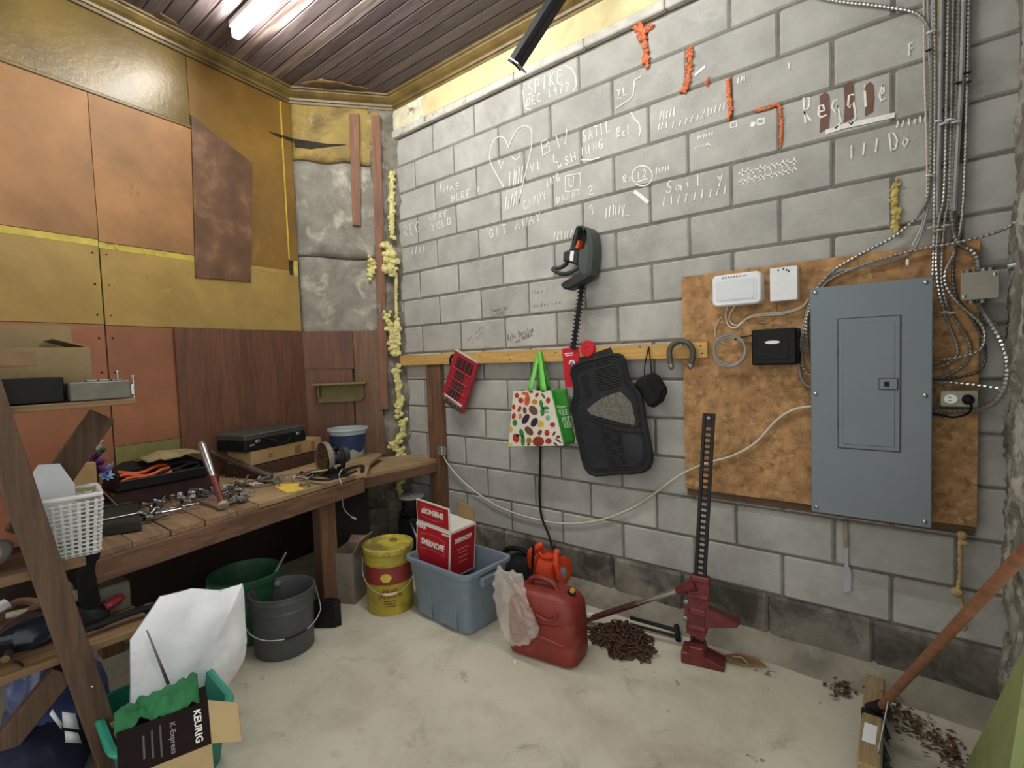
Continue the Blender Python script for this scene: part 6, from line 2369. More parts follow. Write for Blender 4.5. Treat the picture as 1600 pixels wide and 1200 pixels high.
b = MB(FS @ T(.005, .03, .105) @ RY(90))
b.lathe([(.045, 0), (.052, .01), (.052, .085), (.046, .105), (.02, .112), (0, .112)], 26)
b.build('motor', mat('scratched_grey_motor', '4d5054', .35, metal=.5, var=.2, scale=16), t)
b = MB(FS)
b.tube(smoothpath([(.02, -.02, .15), (.02, -.075, .165), (.02, -.115, .12), (.02, -.10, .06), (.02, -.05, .045)], 6), .015, 10, flat=.8)
b.build('rear_handle', m_black, t)
b = MB(FS)
b.tube(smoothpath([(.015, .05, .15), (.02, .085, .165), (.025, .115, .145)], 5), .014, 10)
b.build('front_knob', m_black, t)
b = MB()
c0 = FS @ V((.02, -.10, .05))
P = [c0, wz(530, 742, BZ + .03), wz(533, 756, BZ + .004) + fn * .0] + [wx(535, 762, .075), wx(535, 775, .09), wx(536, 790, .09), wx(541, 800, .09), wx(553, 810, .09)]
b.tube(smoothpath(P, 5), .003, 6)
b.build('cord', m_whitewire, t)
b = MB()
b.tube([wx(550, 808, .09), wx(556, 811, .09)], .006, 8)
b.build('plug', m_white, t)

# ---- long bent tools in front of the saw
for i, (nm, lb, m_, pts, r, cat) in enumerate((
        ('pry_bar', 'dark curved pry bar lying in front of the saw', m_darkmetal, [(490, 742), (520, 740), (552, 730), (566, 728), (566, 736)], .012, 'pry bar'),
        ('hacksaw', 'dark hacksaw frame lying beside the saw shoe', m_darkmetal, [(484, 748), (510, 750), (535, 744), (556, 736)], .011, 'saw'),
        ('wooden_chisel', 'rusty red wooden chisel beside the tool tray', mat('rusty_red_wood', '6d4034', .7, var=.2), [(470, 742), (486, 736), (500, 733)], .010, 'chisel'),
        ('paint_brush', 'pale green handled brush lying across the saw cord', mat('pale_green_handle', '9aa07c', .6, var=.1), [(486, 738), (500, 736), (512, 734)], .009, 'brush'))):
    b = MB()
    b.tube(smoothpath([wz(u, v, BZ + .014 + .012 * i) for u, v in pts], 5), r, 8, flat=.6)
    tag(b.build(nm, m_), lb, cat)

# ---- yellow paper sheet
b = MB()
b.prism([(p.x, p.y) for p in (wz(420, 757, BZ + .003), wz(450, 771, BZ + .003), wz(474, 765, BZ + .003), wz(470, 755, BZ + .003))], BZ + .0025, BZ + .004)
tag(b.build('yellow_sheet', mat('bright_yellow_card', 'd9b84a', .7, var=.1), smooth=False), 'yellow card lying on the bench front beside the bolts', 'card')

# ---- bolts, nuts and bits scattered by the tray
rr = random.Random(31)


def bolt(p, L_, r, a, m_, nm, lb, grp, tilt=0):
    t_ = thing(nm, lb, 'bolt', p, grp)
    F_ = T(p + V((0, 0, r * 1.6))) @ RZ(a) @ RY(90 + tilt)
    q_ = MB(F_)
    q_.lathe([(r, -L_ / 2), (r, L_ / 2), (r * .7, L_ / 2 + r * .3)], 8)
    q_.build('shank', m_, t_)
    q_ = MB(F_)
    q_.lathe([(r * 1.7, -L_ / 2 - r * 1.2), (r * 1.7, -L_ / 2), (0, -L_ / 2)], 6)
    q_.build('head', m_, t_)
    return t_


for k in range(34):
    u = rr.uniform(372, 486)
    v = 757 - (u - 372) * .07 + rr.uniform(-8, 5)
    p = wz(u, v, BZ + .003 + rr.uniform(0, .02))
    bolt(p, rr.uniform(.025, .06), rr.uniform(.004, .007), rr.uniform(0, 360), rr.choice((m_steel, m_greysteel, m_darkmetal)), 'loose_bolt', 'loose bolt in the heap along the tool tray front', 'loose bolts heaped by the tool tray', rr.uniform(-20, 20))
for k, (u, v, L_) in enumerate(((420, 738, .14), (455, 742, .12), (400, 752, .16))):
    b = MB()
    p = wz(u, v, BZ + .035)
    a = rr.uniform(-20, 50)
    b.beam(p - V((math.cos(math.radians(a)), math.sin(math.radians(a)), 0)) * L_ / 2, p + V((math.cos(math.radians(a)), math.sin(math.radians(a)), 0)) * L_ / 2, .012, .006, ch=.002)
    tag(b.build('steel_strip', m_steel), ['bright steel strip lying on the bolt heap nearest the carton', 'shorter steel strip on the bolt heap by the brush', 'long steel strip at the left end of the bolt heap'][k], 'strip')
# clamp, ring shaped, on the bench edge
b = MB()
p = wz(476, 757, BZ + .012)
b.tube([(p.x + .03 * math.cos(a), p.y + .022 * math.sin(a), p.z) for a in [k * 2 * PI / 16 for k in range(14)]], .006, 8)
tag(b.build('ring_clamp', mat('brassy_steel', 'a59b78', .35, metal=.8, var=.2)), 'open ring clamp on the yellow card', 'clamp')

# ---- sticks and pipe
m_pipe = mat('old_wood_stick', '54463a', .75, var=.25)
t = thing('wooden_stick', 'long dark wooden stick slanting up against the plywood', 'stick', wz(440, 748, BZ))
b = MB()
s0, s1 = wz(424, 745, BZ + .02), wz(330, 706, BZ + .155)
b.tube([s0, s0.lerp(s1, .5), s1], [.016, .018, .015], 9)
b.build('shaft', m_pipe, t)
b = MB()
b.beam(s0.lerp(s1, .55), s0.lerp(s1, .55) + V((.01, .03, .03)), .012, .008)
b.build('splinter', m_pipe, t, smooth=False)
b = MB()
s0, s1 = wz(375, 739, BZ + .03), wz(330, 712, BZ + .10)
b.beam(s0, s1, .035, .006)
tag(b.build('steel_scraper', m_steel, smooth=False), 'wide bright steel scraper behind the bat', 'scraper')
# silver and red bat
t = thing('bat', 'short silver bat with red grip leaning on the tool case', 'bat', wz(352, 790, BZ))
s0, s1 = wz(349, 791, BZ + .02), None
top = V((-.10, -1.46, 0))
s1 = CC + ray(313, 692) * 2.98
s1 = s0 + V((-.27, .02, .20))
d1 = ray(314, 691)
# point on the ray through the bat tip, at a fixed distance behind its foot
s1 = CC + d1 * ((s0 - CC).dot(CF) + .20)
n_ = 14
b = MB()
b.tube([s0.lerp(s1, .42 + .58 * k / n_) for k in range(n_ + 1)], [.013 + .007 * min(1, k / 6) for k in range(n_)] + [.012], 14)
b.build('barrel', m_steel, t)
b = MB()
b.tube([s0.lerp(s1, .03 + .41 * k / 8) for k in range(9)], [.0145] * 9, 12)
b.build('grip', mat('red_grip', '6e2a2a', .6, var=.15), t)
b = MB()
b.tube([s0, s0.lerp(s1, .04)], [.024, .022], 14)
b.build('knob', mat('cream_knob', 'b5ac98', .5), t)

# ---- black jumper-cable case with orange cable
JZ = BZ + .09
b = MB()
jA, jB = wz(186, 770, JZ), wz(322, 744, JZ)
jd = (jB - jA).normalized()
jn = V((jd.y, -jd.x, 0))
FJc = Matrix(((jd.x, -jn.x, 0, jA.x), (jd.y, -jn.y, 0, jA.y), (0, 0, 1, BZ + .003), (0, 0, 0, 1)))
jl = (jB - jA).length
t = thing('base_board', 'dark maroon board lying under the black tool case', 'board', FJc @ V((jl / 2, .1, 0)))
b = MB(FJc)
b.box((jl / 2 + .02, .13, .043), (jl + .10, .24, .083), ch=.003)
b.build('slab', mat('maroon_board', '3a1a18', .7, var=.2), t, smooth=False)
t = thing('cable_case', 'open black plastic case packed with orange cable', 'case', FJc @ V((jl / 2, .1, .087)))
b = MB(FJc @ T(0, 0, .087))
b.box((jl / 2, .11, .012), (jl + .02, .24, .022), ch=.006)
b.build('tray', m_black, t)
b = MB(FJc @ T(0, 0, .087))
b.box((jl / 2, -.008, .030), (jl, .012, .050), ch=.004)
b.build('front_wall', m_black, t)
b = MB(FJc @ T(0, 0, .087))
for sg in (0, 1):
    b.box((sg * jl, .11, .045), (.012, .22, .075), ch=.004)
b.build('end_wall', m_black, t)
b = MB(FJc @ T(0, .15, .140) @ RX(12))
b.prism([(0, -.06), (jl, -.06), (jl - .02, .03), (jl * .36, .05), (jl * .32, .072), (.07, .072), (.02, .02)], -.05, .05, RX(0), .012)
b.build('lid', m_black, t)
m_oc = mat('orange_cable', 'c2521f', .4, var=.1)
for k in range(3):
    b = MB(FJc @ T(0, 0, .087))
    P = [(jl * (.04 + .55 * i / 6), .01 + .02 * k + .01 * math.sin(i + k), .048 + .016 * k + .010 * math.sin(i * 1.2 + k)) for i in range(7)]
    b.tube(smoothpath(P, 4), .0085, 8)
    b.build('orange_cable', m_oc, t)
for k in range(3):
    b = MB(FJc @ T(0, 0, .087))
    P = [(jl * (.45 + .5 * i / 5), .015 + .02 * k, .055 + .014 * k + .008 * math.sin(i * 1.4 + k * 2)) for i in range(6)]
    b.tube(smoothpath(P, 4), .008, 8)
    b.build('black_cable', m_blackrub, t)
# glove / cloth on the case
b = MB(FJc @ T(jl * .60, .10, .212))
b.grid(lambda u, v: (-.10 + .26 * u, -.08 + .17 * v, .012 * noise.noise(V((u * 4, v * 4, 1))) + .016 * math.sin(u * 3) - .05 * max(0, .35 - v) * (1 if .25 < u < .6 else .3)), 14, 10)
tag(b.build('work_cloth', mat('khaki_cloth', '8b7d58', .9, var=.2, scale=16), solid=.006), 'stiff khaki cloth lying on the black cable case', 'cloth')

# ---- sockets and wrenches heaped on the bench
m_socket = mat('chrome_socket', '9da0a2', .28, metal=1.0, var=.2, scale=50, rnd=.25)
rr = random.Random(77)


def socket_mesh(r, h):
    q_ = MB()
    q_.lathe([(r * .8, 0), (r * .82, h * .45), (r, h * .5), (r, h), (r * .72, h), (r * .68, h * .6), (0, h * .58)], 12)
    return q_.mesh('socket', m_socket)


sm = [socket_mesh(.011, .028), socket_mesh(.014, .032), socket_mesh(.009, .045), socket_mesh(.016, .036)]
cnt = 0
for k in range(66):
    tq = rr.random()
    u = 222 + 112 * tq + rr.gauss(0, 6)
    v = 800 - 48 * tq + rr.uniform(-14, 16)
    if u > 320 and v > 786:
        continue
    p = wz(u, v, BZ + .012 + rr.uniform(0, .018))
    if p.x < -.22:
        continue
    o = place('socket', rr.choice(sm), p)
    o.rotation_euler = (rr.uniform(1.2, 1.9), rr.uniform(-.3, .3), rr.uniform(0, 6.28))
    tag(o, 'chrome socket in the heap on the bench between case and bat', 'socket', 'chrome sockets heaped on the bench')
for k in range(14):
    u, v = 355 + rr.uniform(-8, 30), 772 + rr.uniform(-14, 12)
    p = wz(u, v, BZ + .012 + rr.uniform(0, .01))
    o = place('socket', rr.choice(sm), p)
    o.rotation_euler = (rr.uniform(1.2, 1.9), rr.uniform(-.3, .3), rr.uniform(0, 6.28))
    tag(o, 'chrome socket lying right of the red bat grip', 'socket', 'chrome sockets right of the bat')


def wrench(p, a, L_, lb, grp=None, m_=m_socket, tilt=0):
    t_ = thing('wrench', lb, 'wrench', p, grp)
    F_ = T(p) @ RZ(a) @ RY(tilt)
    q_ = MB(F_)
    q_.box((0, 0, .004), (L_ * .84, .010, .005), ch=.002)
    q_.build('shank', m_, t_)
    q_ = MB(F_ @ T(L_ / 2, 0, .004))
    q_.tube([(.011 * math.cos(x), .011 * math.sin(x), 0) for x in [k * 2 * PI / 12 for k in range(12)]], .004, 6, closed=True)
    q_.build('ring_end', m_, t_)
    q_ = MB(F_ @ T(-L_ / 2, 0, 0))
    q_.prism([(.012, -.008), (.012, .008), (-.002, .013), (-.014, .011), (-.004, .004), (-.004, -.004), (-.014, -.011), (-.002, -.013)], .001, .008, None, .001)
    q_.build('open_end', m_, t_)


WR_ = ((236, 808, 60, .12, 'steel wrench at the left end of the socket heap'), (262, 800, 75, .13, 'steel wrench in the socket heap below the case corner'), (285, 792, 70, .12, 'steel wrench in the middle of the socket heap'), (300, 783, 40, .14, 'steel wrench behind the socket heap'),
       (366, 784, 100, .14, 'steel wrench nearest the bench edge right of the bat'), (374, 776, 95, .15, 'long steel wrench right of the bat'), (356, 770, 80, .13, 'steel wrench touching the red bat grip'))
for (u, v, a, L_, lb) in WR_:
    wrench(wz(u, v, BZ + .02), a + 10, L_, lb)

# ---- small green-black tool boxes with wrench
m_tb = mat('dark_green_black_metal', '22261f', .5, var=.15)
for (p4, h_, lb) in ((((148, 840), (222, 828), (216, 800), (152, 812)), .045, 'dark green metal box at the bench front beside the basket'), (((152, 806), (208, 797), (203, 782), (155, 788)), .040, 'second dark metal box behind the front one')):
    pts = [wz(u, v, BZ + .003) for u, v in p4]
    t = thing('metal_box', lb, 'box', sum(pts, V((0, 0, 0))) / 4)
    b = MB()
    b.prism([(p.x, p.y) for p in pts], BZ + .003, BZ + .003 + h_ * .6, None, 0)
    b.build('base', m_tb, t, smooth=False)
    b = MB()
    b.prism([(p.x, p.y) for p in pts], BZ + .003 + h_ * .62, BZ + .003 + h_, None, .004)
    b.build('lid', m_tb, t, smooth=False)
wrench(wz(190, 808, BZ + .05), 85, .13, 'bright wrench lying across the dark green box', None, m_steel)
b = MB()
b.beam(wz(188, 782, BZ + .02), wz(268, 758, BZ + .02), .016, .016, ch=.004)
tag(b.build('wood_batten', m_oldwoodx, smooth=False), 'thin wooden batten lying in front of the cable case', 'batten')

# ---- artificial flowers and small carton at the left end of the bench
t = thing('flower_bunch', 'bunch of purple and blue artificial flowers by the basket', 'flowers', wz(160, 770, BZ))
rr = random.Random(5)
fc = wz(150, 766, BZ) + V((-.10, 0, .0))
fc = V((-.10, -1.93, BZ))
ctrp = CC + ray(152, 722) * ((fc - CC).dot(CF))


def petals(c, r, n, m_, nm, tilt=.5):
    q_ = MB(T(c) @ RZ(rr.uniform(0, 360)) @ RX(50) @ RY(rr.uniform(-20, 40)))
    for k in range(n):
        a = 2 * PI * k / n
        q_.add([(0, 0, 0), (r * .6 * math.cos(a - .4), r * .6 * math.sin(a - .4), r * .25), (r * math.cos(a), r * math.sin(a), r * .3), (r * .6 * math.cos(a + .4), r * .6 * math.sin(a + .4), r * .25)], [(0, 1, 2, 3)])
        q_.add([(0, 0, .004), (r * .4 * math.cos(a + .1), r * .4 * math.sin(a + .1), r * .45), (r * .6 * math.cos(a + .5), r * .6 * math.sin(a + .5), r * .6), (r * .35 * math.cos(a + .9), r * .35 * math.sin(a + .9), r * .45)], [(0, 1, 2, 3)])
    return q_.build(nm, m_, t, solid=.002)


m_pur = mat('purple_petal', '5c2a6b', .7, var=.3, scale=30)
m_blu = mat('blue_petal', '7f9fd0', .7, var=.2, scale=30)
m_grnl = mat('dusty_green_leaf', '46604f', .7, var=.3, scale=20)
m_crm = mat('cream_petal', 'c9c9a8', .7, var=.15)
S_ = (ctrp - CC).dot(CF) / FPX
for (du, dv_, r, n, m_, nm) in ((2, 6, .040, 12, m_pur, 'purple_flower'), (-6, -4, .034, 11, m_pur, 'purple_flower'), (10, 14, .034, 11, m_pur, 'purple_flower'), (-4, 18, .03, 10, m_pur, 'purple_flower'), (14, 22, .034, 8, m_blu, 'blue_flower'), (20, 10, .028, 8, m_blu, 'blue_flower'), (-16, -24, .026, 8, m_blu, 'blue_flower'),
                                (6, -30, .022, 7, m_crm, 'cream_flower'), (2, -22, .018, 6, m_crm, 'cream_flower'), (-8, -18, .040, 6, m_grnl, 'leaf'), (4, -14, .035, 6, m_grnl, 'leaf'), (-20, 24, .02, 6, m_crm, 'cream_flower')):
    petals(ctrp + CR * (du * S_) + CD * (dv_ * S_) + CF * rr.uniform(-.02, .02), r, n, m_, nm)
b = MB()
b.tube([ctrp + CR * (-12 * S_), ctrp + CR * (4 * S_) + CD * (30 * S_) - CF * .03, V((-.02, -1.86, BZ + .004))], .003, 6)
b.build('stem', mat('brown_stem', '6d5240', .7), t)
b = MB()
b.tube([ctrp + CD * .02, V((fc.x, fc.y, BZ + .003))], .005, 6)
b.build('stem', m_grnl, t)
t = thing('glass_jar', 'dark green glass jar on a small carton behind the basket', 'jar', (-.22, -1.90, BZ))
p = V((-.22, -1.90, 0))
hz = ztop(V((p.x, p.y, 0)), 724)
q_ = CC + ray(112, 724) * ((V((-.12, -2.02, .8)) - CC).dot(CF))
b = MB(T(q_.x, q_.y, BZ + .002))
b.box((0, 0, (q_.z - BZ) / 2 - .002), (.12, .15, q_.z - BZ - .006), ch=.002)
tag(b.build('small_carton', m_card, smooth=False), 'small cardboard box behind the white basket', 'carton')
b = MB(T(q_.x, q_.y, q_.z + .001))
b.lathe([(.040, 0), (.045, .006), (.045, .05), (.038, .062), (.040, .066), (.040, .078), (0, .079)], 18)
b.build('glass', mat('dark_green_glass', '2b3a2a', .15, var=.1, spec=.8), t)
b = MB(T(q_.x, q_.y, q_.z + .001))
b.lathe([(.041, .064), (.041, .079), (0, .080)], 18)
b.build('lid', m_greysteel, t)

# ================================================================== things under the bench
def under_box(F, w, d, h, m, t, nm='body', th=.004):
    for c_, s_ in (((0, -d / 2, h / 2), (w, th, h)), ((0, d / 2, h / 2), (w, th, h)), ((-w / 2, 0, h / 2), (th, d, h)), ((w / 2, 0, h / 2), (th, d, h)), ((0, 0, th / 2), (w, d, th))):
        q_ = MB(F)
        q_.box(c_, s_)
        q_.build('wall' if c_[2] > th else 'bottom', m, t, smooth=False)


# small open carton between leg and yellow pail
pc = wz(548, 938) + V((-.03, .03, 0))
F = T(pc) @ RZ(28)
m_oldcard = mat('dusty_carton', '7d7468', .9, var=.2, scale=8)
t = thing('open_carton', 'dusty open carton standing between bench leg and yellow pail', 'carton', pc)
under_box(F, .13, .17, .30, m_oldcard, t)
b = MB(F @ T(.065, 0, .30) @ RY(120))
b.box((-.045, 0, 0), (.09, .16, .004))
b.build('flap', m_card, t, smooth=False)
b = MB(F @ T(0, .085, .30) @ RX(30))
b.box((0, .03, 0), (.12, .06, .004))
b.build('flap', mat('pinkish_flap', '9a8078', .9), t, smooth=False)

# stack of black folded brackets leaning by the leg
t = thing('metal_channels', 'stack of black folded metal channels beside the grey pail', 'channels', wz(508, 982))
pf = wz(500, 982)
for k in range(4):
    F = T(pf.x + .012 * k, pf.y + .010 * k, .002) @ RZ(35)
    b = MB(F)
    b.prism([(-.075, 0), (.03, 0), (.058, .03), (.054, .033), (.028, .005), (-.075, .005)], 0, .155 - .004 * k)
    b.build('channel', m_darkmetal, t, smooth=False)

# green tub
pt = V((.14, -1.40, 0))
t = thing('green_tub', 'ribbed dark green tub in the shade under the bench', 'tub', pt)
m_dkgreen = mat('dark_green_plastic', '2a5a3c', .5, var=.15)
b = MB(T(pt))
n_ = 40
prof = ((.145, 0), (.15, .01), (.165, .30), (.178, .305), (.180, .33), (.170, .335), (.160, .30), (.145, .02), (0, .015))
vs, fs = [], []
for (r, z) in prof:
    for k in range(n_):
        a = 2 * PI * k / n_
        q = r * (1 + (.015 if (k // 2) % 2 else 0) * (1 if z < .3 else 0))
        vs.append((q * math.cos(a), q * math.sin(a), z))
for i in range(len(prof) - 1):
    for k in range(n_):
        fs.append((i * n_ + k, i * n_ + (k + 1) % n_, (i + 1) * n_ + (k + 1) % n_, (i + 1) * n_ + k))
fs.append(tuple(range(n_))[::-1])
b.add(vs, fs)
b.build('body', m_dkgreen, t)
for sg in (-1, 1):
    b = MB(T(pt) @ RZ(40) @ T(sg * .175, 0, .27))
    b.box((0, 0, 0), (.03, .09, .03), ch=.008)
    b.build('grip', mat('grey_grip', '7a7a72', .6), t)
b = MB(T(pt))
b.tube([(.16, .05, .30), (.10, .17, .40)], .006, 6)
b.build('wire_handle', m_wire, t)

# spool of cable in the corner
ps = V((.22, -.20, 0))
cs = CC + ray(643, 776) * ((V((.18, -.22, .40)) - CC).dot(CF))
t = thing('cable_spool', 'black cable spool with grey top flange in the corner behind the tote', 'spool', (cs.x, cs.y, 0))
F = T(cs.x, cs.y, 0)
zt = cs.z
b = MB(F)
b.lathe([(.085, zt - .006), (.088, zt - .003), (.088, zt + .003), (.085, zt + .006), (0, zt + .007)], 26)
b.build('top_flange', mat('grey_flange_plastic', '7c7c74', .6, var=.12), t)
b = MB(F)
b.lathe([(.066, zt - .10), (.070, zt - .09), (.070, zt - .01), (.066, zt - .004)], 26)
b.build('winding', m_blackrub, t)
b = MB(F)
b.lathe([(.088, zt - .112), (.088, zt - .10), (0, zt - .10)], 26)
b.build('bottom_flange', m_black, t)
b = MB(F @ T(0, 0, zt + .006))
b.lathe([(.012, 0), (.012, .012), (.006, .016), (0, .016)], 10)
b.build('axle_end', m_steel, t)
b = MB(F @ T(0, 0, 0))
b.box((0, .01, (zt - .115) / 2), (.17, .17, zt - .115), ch=.03)
b.jit(.012, 10, 2)
tag(b.build('black_sack', m_blackrub), 'bulging black sack under the cable spool', 'sack')
b = MB()
b.tube(smoothpath([V((cs.x + .05, cs.y - .06, zt - .16)), V((cs.x + .12, cs.y - .10, zt - .17)), V((cs.x + .2, cs.y - .13, zt - .23))], 5), .008, 6)
tag(b.build('tool_bar', m_greysteel), 'grey metal bar poking out below the cable spool', 'bar')
b = MB()
pw_ = V((.66, -.66, .0))
b = MB(T(.645, -.62, 0))
b.lathe([(.035, 0), (.035, .30), (.03, .32), (.032, .33), (.032, .35), (0, .352)], 16)
tag(b.build('white_bottle', m_white), 'white bottle squeezed between yellow pail and tote', 'bottle')

# ================================================================== leaning shelf rack at the left edge
XS = .69
m_rack = mat('rack_timber', '5b4635', .8, var=.25, scale=5, grain=2, bump=.2, stains=(('3a2b20', 3, .5, .7, .6),))
m_rackb = mat('rack_board', '7d6345', .8, var=.22, scale=5, grain=1, bump=.2, stains=(('4d3a28', 3, .5, .7, .6), ('a38a63', 4, .6, .75, .5)))
p_t, p_b = wx(3, 690, XS), wx(172, 1185, XS)
dpt = (p_t - p_b)
p_b2 = p_b - dpt * (p_b.z / dpt.z)
p_t2 = p_b + dpt * ((1.95 - p_b.z) / dpt.z)
t = thing('shelf_rack', 'home-made timber shelf rack with leaning post at the left edge', 'shelf rack', (XS - .2, -2.3, 0))
b = MB()
b.beam(p_b2 + V((.022, 0, .0)), p_t2 + V((.022, 0, 0)), .040, .078, up=(0, 1, .15), ch=.004)
b.build('post', m_rack, t, smooth=False)
UZ = wx(213, 622, XS).z
uy = wx(213, 622, XS).y
b = MB()
b.box((XS - .15, (uy - 3.2) / 2, UZ - .011), (.30, uy + 3.2, .022), ch=.003)
b.build('upper_shelf', m_rackb, t, smooth=False)
b = MB()
b.beam(wx(160, 648, .40), wx(30, 835, .40), .035, .085, up=(0, 1, 1), ch=.003)
b.build('brace', m_rack, t, smooth=False)
LZ = .470
ly = -1.945
b = MB()
b.prism([(.155, -1.985), (.155, -3.1), (XS, -3.1), (XS, ly - .01), (XS - .02, ly)], LZ - .024, LZ, None, .002)
b.build('lower_shelf', m_rackb, t, smooth=False)
MZ = wx(10, 901, XS).z
b = MB()
b.box((XS - .13, -2.66, MZ - .016), (.26, 1.05, .032), ch=.003)
b.build('middle_shelf', m_rackb, t, smooth=False)
b = MB()
b.beam(wx(100, 1048, XS - .06), wx(-40, 1220, XS - .06), .035, .075, up=(0, 1, 1), ch=.003)
b.build('brace', m_rack, t, smooth=False)
b = MB()
b.box((.30, -2.9, .9), (.06, .06, 1.8), ch=.003)
b.build('back_post', m_rack, t, smooth=False)
for (u, v) in ((62, 1126), (65, 1173)):
    pass
b = MB()
b.tube([wx(128, 1071, XS + .02), wx(146, 1073, XS + .045)], .0025, 6)
b.build('nail', m_steel, t)
for k in range(4):
    s_ = .02 + .03 * k
    c = p_b2.lerp(p_t2, .03 + .022 * k) + V((.044, .030, 0))
    b = MB(T(c) @ RX(15))
    b.box((0, 0, 0), (.004, .014, .022), ch=.002)
    b.build('worn_notch', mat('pale_bare_wood', 'b09a70', .8), t, smooth=False)

# ---- upper shelf: carton, black box, grey steel box
xf = .575
y1 = wx(142, 570, xf).y
zt = wx(138, 543, xf).z
t = thing('open_cardboard_box', 'open cardboard box with taped side on the top shelf', 'carton', (xf - .1, y1 - .3, UZ))
F = T(xf - .10, y1 - .26, UZ + .001)
h_ = zt - UZ
for c_, s_, nm in (((.10, 0, h_ / 2), (.004, .52, h_), 'front_wall'), ((-.10, 0, h_ / 2), (.004, .52, h_), 'back_wall'), ((0, .26, h_ / 2), (.20, .004, h_), 'end_wall'), ((0, -.26, h_ / 2), (.20, .004, h_), 'end_wall'), ((0, 0, .003), (.20, .52, .004), 'bottom')):
    b = MB(F)
    b.box(c_, s_)
    b.build(nm, mat('dull_brown_carton', '8a7753', .85, var=.1, scale=8), t, smooth=False)
b = MB(F @ T(-.10, 0, h_) @ RY(-8))
b.box((0, 0, .045), (.004, .50, .09))
b.build('back_flap', mat('dull_brown_carton', '8a7753', .85, var=.1, scale=8), t, smooth=False)
b = MB(F @ T(0, .26, h_) @ RX(72))
b.box((0, 0, .05), (.19, .004, .10))
b.build('end_flap', mat('dull_brown_carton', '8a7753', .85, var=.1, scale=8), t, smooth=False)
b = MB(F)
b.box((.1028, .06, h_ * .80), (.0012, .11, .045))
b.build('tape', mat('brown_tape', '86673b', .4), t, smooth=False)
xf = .655
y1 = wx(101, 610, xf).y
zt = wx(60, 590, xf).z
b = MB()
b.box((xf - .05, y1 - .25, (UZ + zt) / 2 + .001), (.10, .50, zt - UZ - .002), ch=.004)
tag(b.build('black_case', m_black), 'matte black case on the top shelf before the carton', 'case')
y0, y1 = wx(109, 610, XS - .01).y, wx(204, 605, XS - .01).y
zt = wx(160, 596, XS - .01).z
t = thing('grey_steel_box', 'grey steel box with small bolts on the top shelf end', 'box', (XS - .05, (y0 + y1) / 2, UZ))
m_gsb = mat('grey_green_steel', '69685c', .5, metal=.3, var=.12, scale=20)
b = MB()
b.box((XS - .05, (y0 + y1) / 2, (UZ + zt) / 2 + .001), (.085, y1 - y0, zt - UZ - .002), ch=.004)
b.build('body', m_gsb, t)
for dy in (.03, .10, .17):
    b = MB()
    b.box((XS - .05, y0 + (y1 - y0) * (.3 + dy * 3), zt + .003), (.03, .03, .006), ch=.001)
    b.build('tab', m_greysteel, t)
b = MB()
b.lathe([(.003, 0), (.003, .03), (.007, .031), (.007, .035), (0, .036)], 8, T(XS - .03, y1 - .03, zt))
b.build('bolt', m_steel, t)
b = MB()
b.lathe([(.004, 0), (.004, .075), (.008, .076), (.008, .081), (0, .082)], 8, T(XS - .02, y1 + .012, UZ + .002))
b.build('long_bolt', m_steel, t)
b = MB()
b.box((XS - .018, y1 + .006, UZ + .03), (.016, .016, .04), ch=.004)
b.build('catch', m_steel, t)

# ---- white woven basket with a white sheet in it
bc = [wz(40, 790, .985), wz(158, 771, .985), wz(112, 751, .985)]
pbk = V(((bc[0].x + bc[1].x) / 2, (bc[0].y + bc[1].y) / 2, 0))
ex_ = (bc[1] - bc[0])
ex_.z = 0
bw_ = ex_.length
ex_.normalize()
ey_ = V((-ex_.y, ex_.x, 0))
BB = MZ + .001
FBk = Matrix(((ex_.x, ey_.x, 0, pbk.x), (ex_.y, ey_.y, 0, pbk.y), (0, 0, 1, BB), (0, 0, 0, 1)))
bhh = .985 - BB
bd_ = .19
m_bask = mat('white_woven_plastic', 'c9cbc9', .5, var=.06)
t = thing('woven_basket', 'white plastic woven-pattern basket holding a white sheet', 'basket', FBk @ V((0, bd_ / 2, 0)))


def bpt(s, zf):
    """point on the basket wall: s round the perimeter 0..4, zf height 0..1"""
    k = .80 + .20 * zf
    w, d = bw_ * k / 2, bd_ * k / 2
    i = int(s) % 4
    f = s - int(s)
    c = [(-w, -d), (w, -d), (w, d), (-w, d)]
    a, c2 = c[i], c[(i + 1) % 4]
    return V((a[0] + (c2[0] - a[0]) * f, a[1] + (c2[1] - a[1]) * f + bd_ / 2, zf * bhh))


rows = 13
for r_ in range(rows):
    zf = .05 + .84 * r_ / (rows - 1)
    b = MB(FBk)
    P = []
    for k in range(4 * 16):
        s_ = k / 16
        p = bpt(s_, zf)
        i = int(s_) % 4
        n_ = [V((0, -1, 0)), V((1, 0, 0)), V((0, 1, 0)), V((-1, 0, 0))][i]
        P.append(p + n_ * (.003 * (1 if (k // 1 + r_) % 2 else -1)))
    b.tube(P, .0088, 6, closed=True, flat=.4)
    b.build('weave_strand', m_bask, t)
for k in range(4 * 8):
    b = MB(FBk)
    b.tube([bpt(k / 8 + .06, .0), bpt(k / 8 + .06, .93)], .0055, 5)
    b.build('weave_stake', m_bask, t)
b = MB(FBk)
b.tube([bpt(k / 6, 1.0) for k in range(24)], .008, 8, closed=True)
b.build('rim', m_bask, t)
b = MB(FBk)
c = [bpt(k, 0) for k in range(4)]
b.add(c, [(0, 1, 2, 3)])
b.build('bottom', m_bask, t, solid=.004)
b = MB(FBk @ T(-.03, bd_ * .72, 0))
b.prism([(-bw_ * .42, .03), (bw_ * .32, .03), (bw_ * .33, bhh + .02), (bw_ * .14, bhh + .10), (-.03, bhh + .105), (-bw_ * .46, bhh + .01)], 0, .004, RX(80))
tag(b.build('white_sheet', m_white2, smooth=False), 'folded white sheet standing in the woven basket', 'sheet')

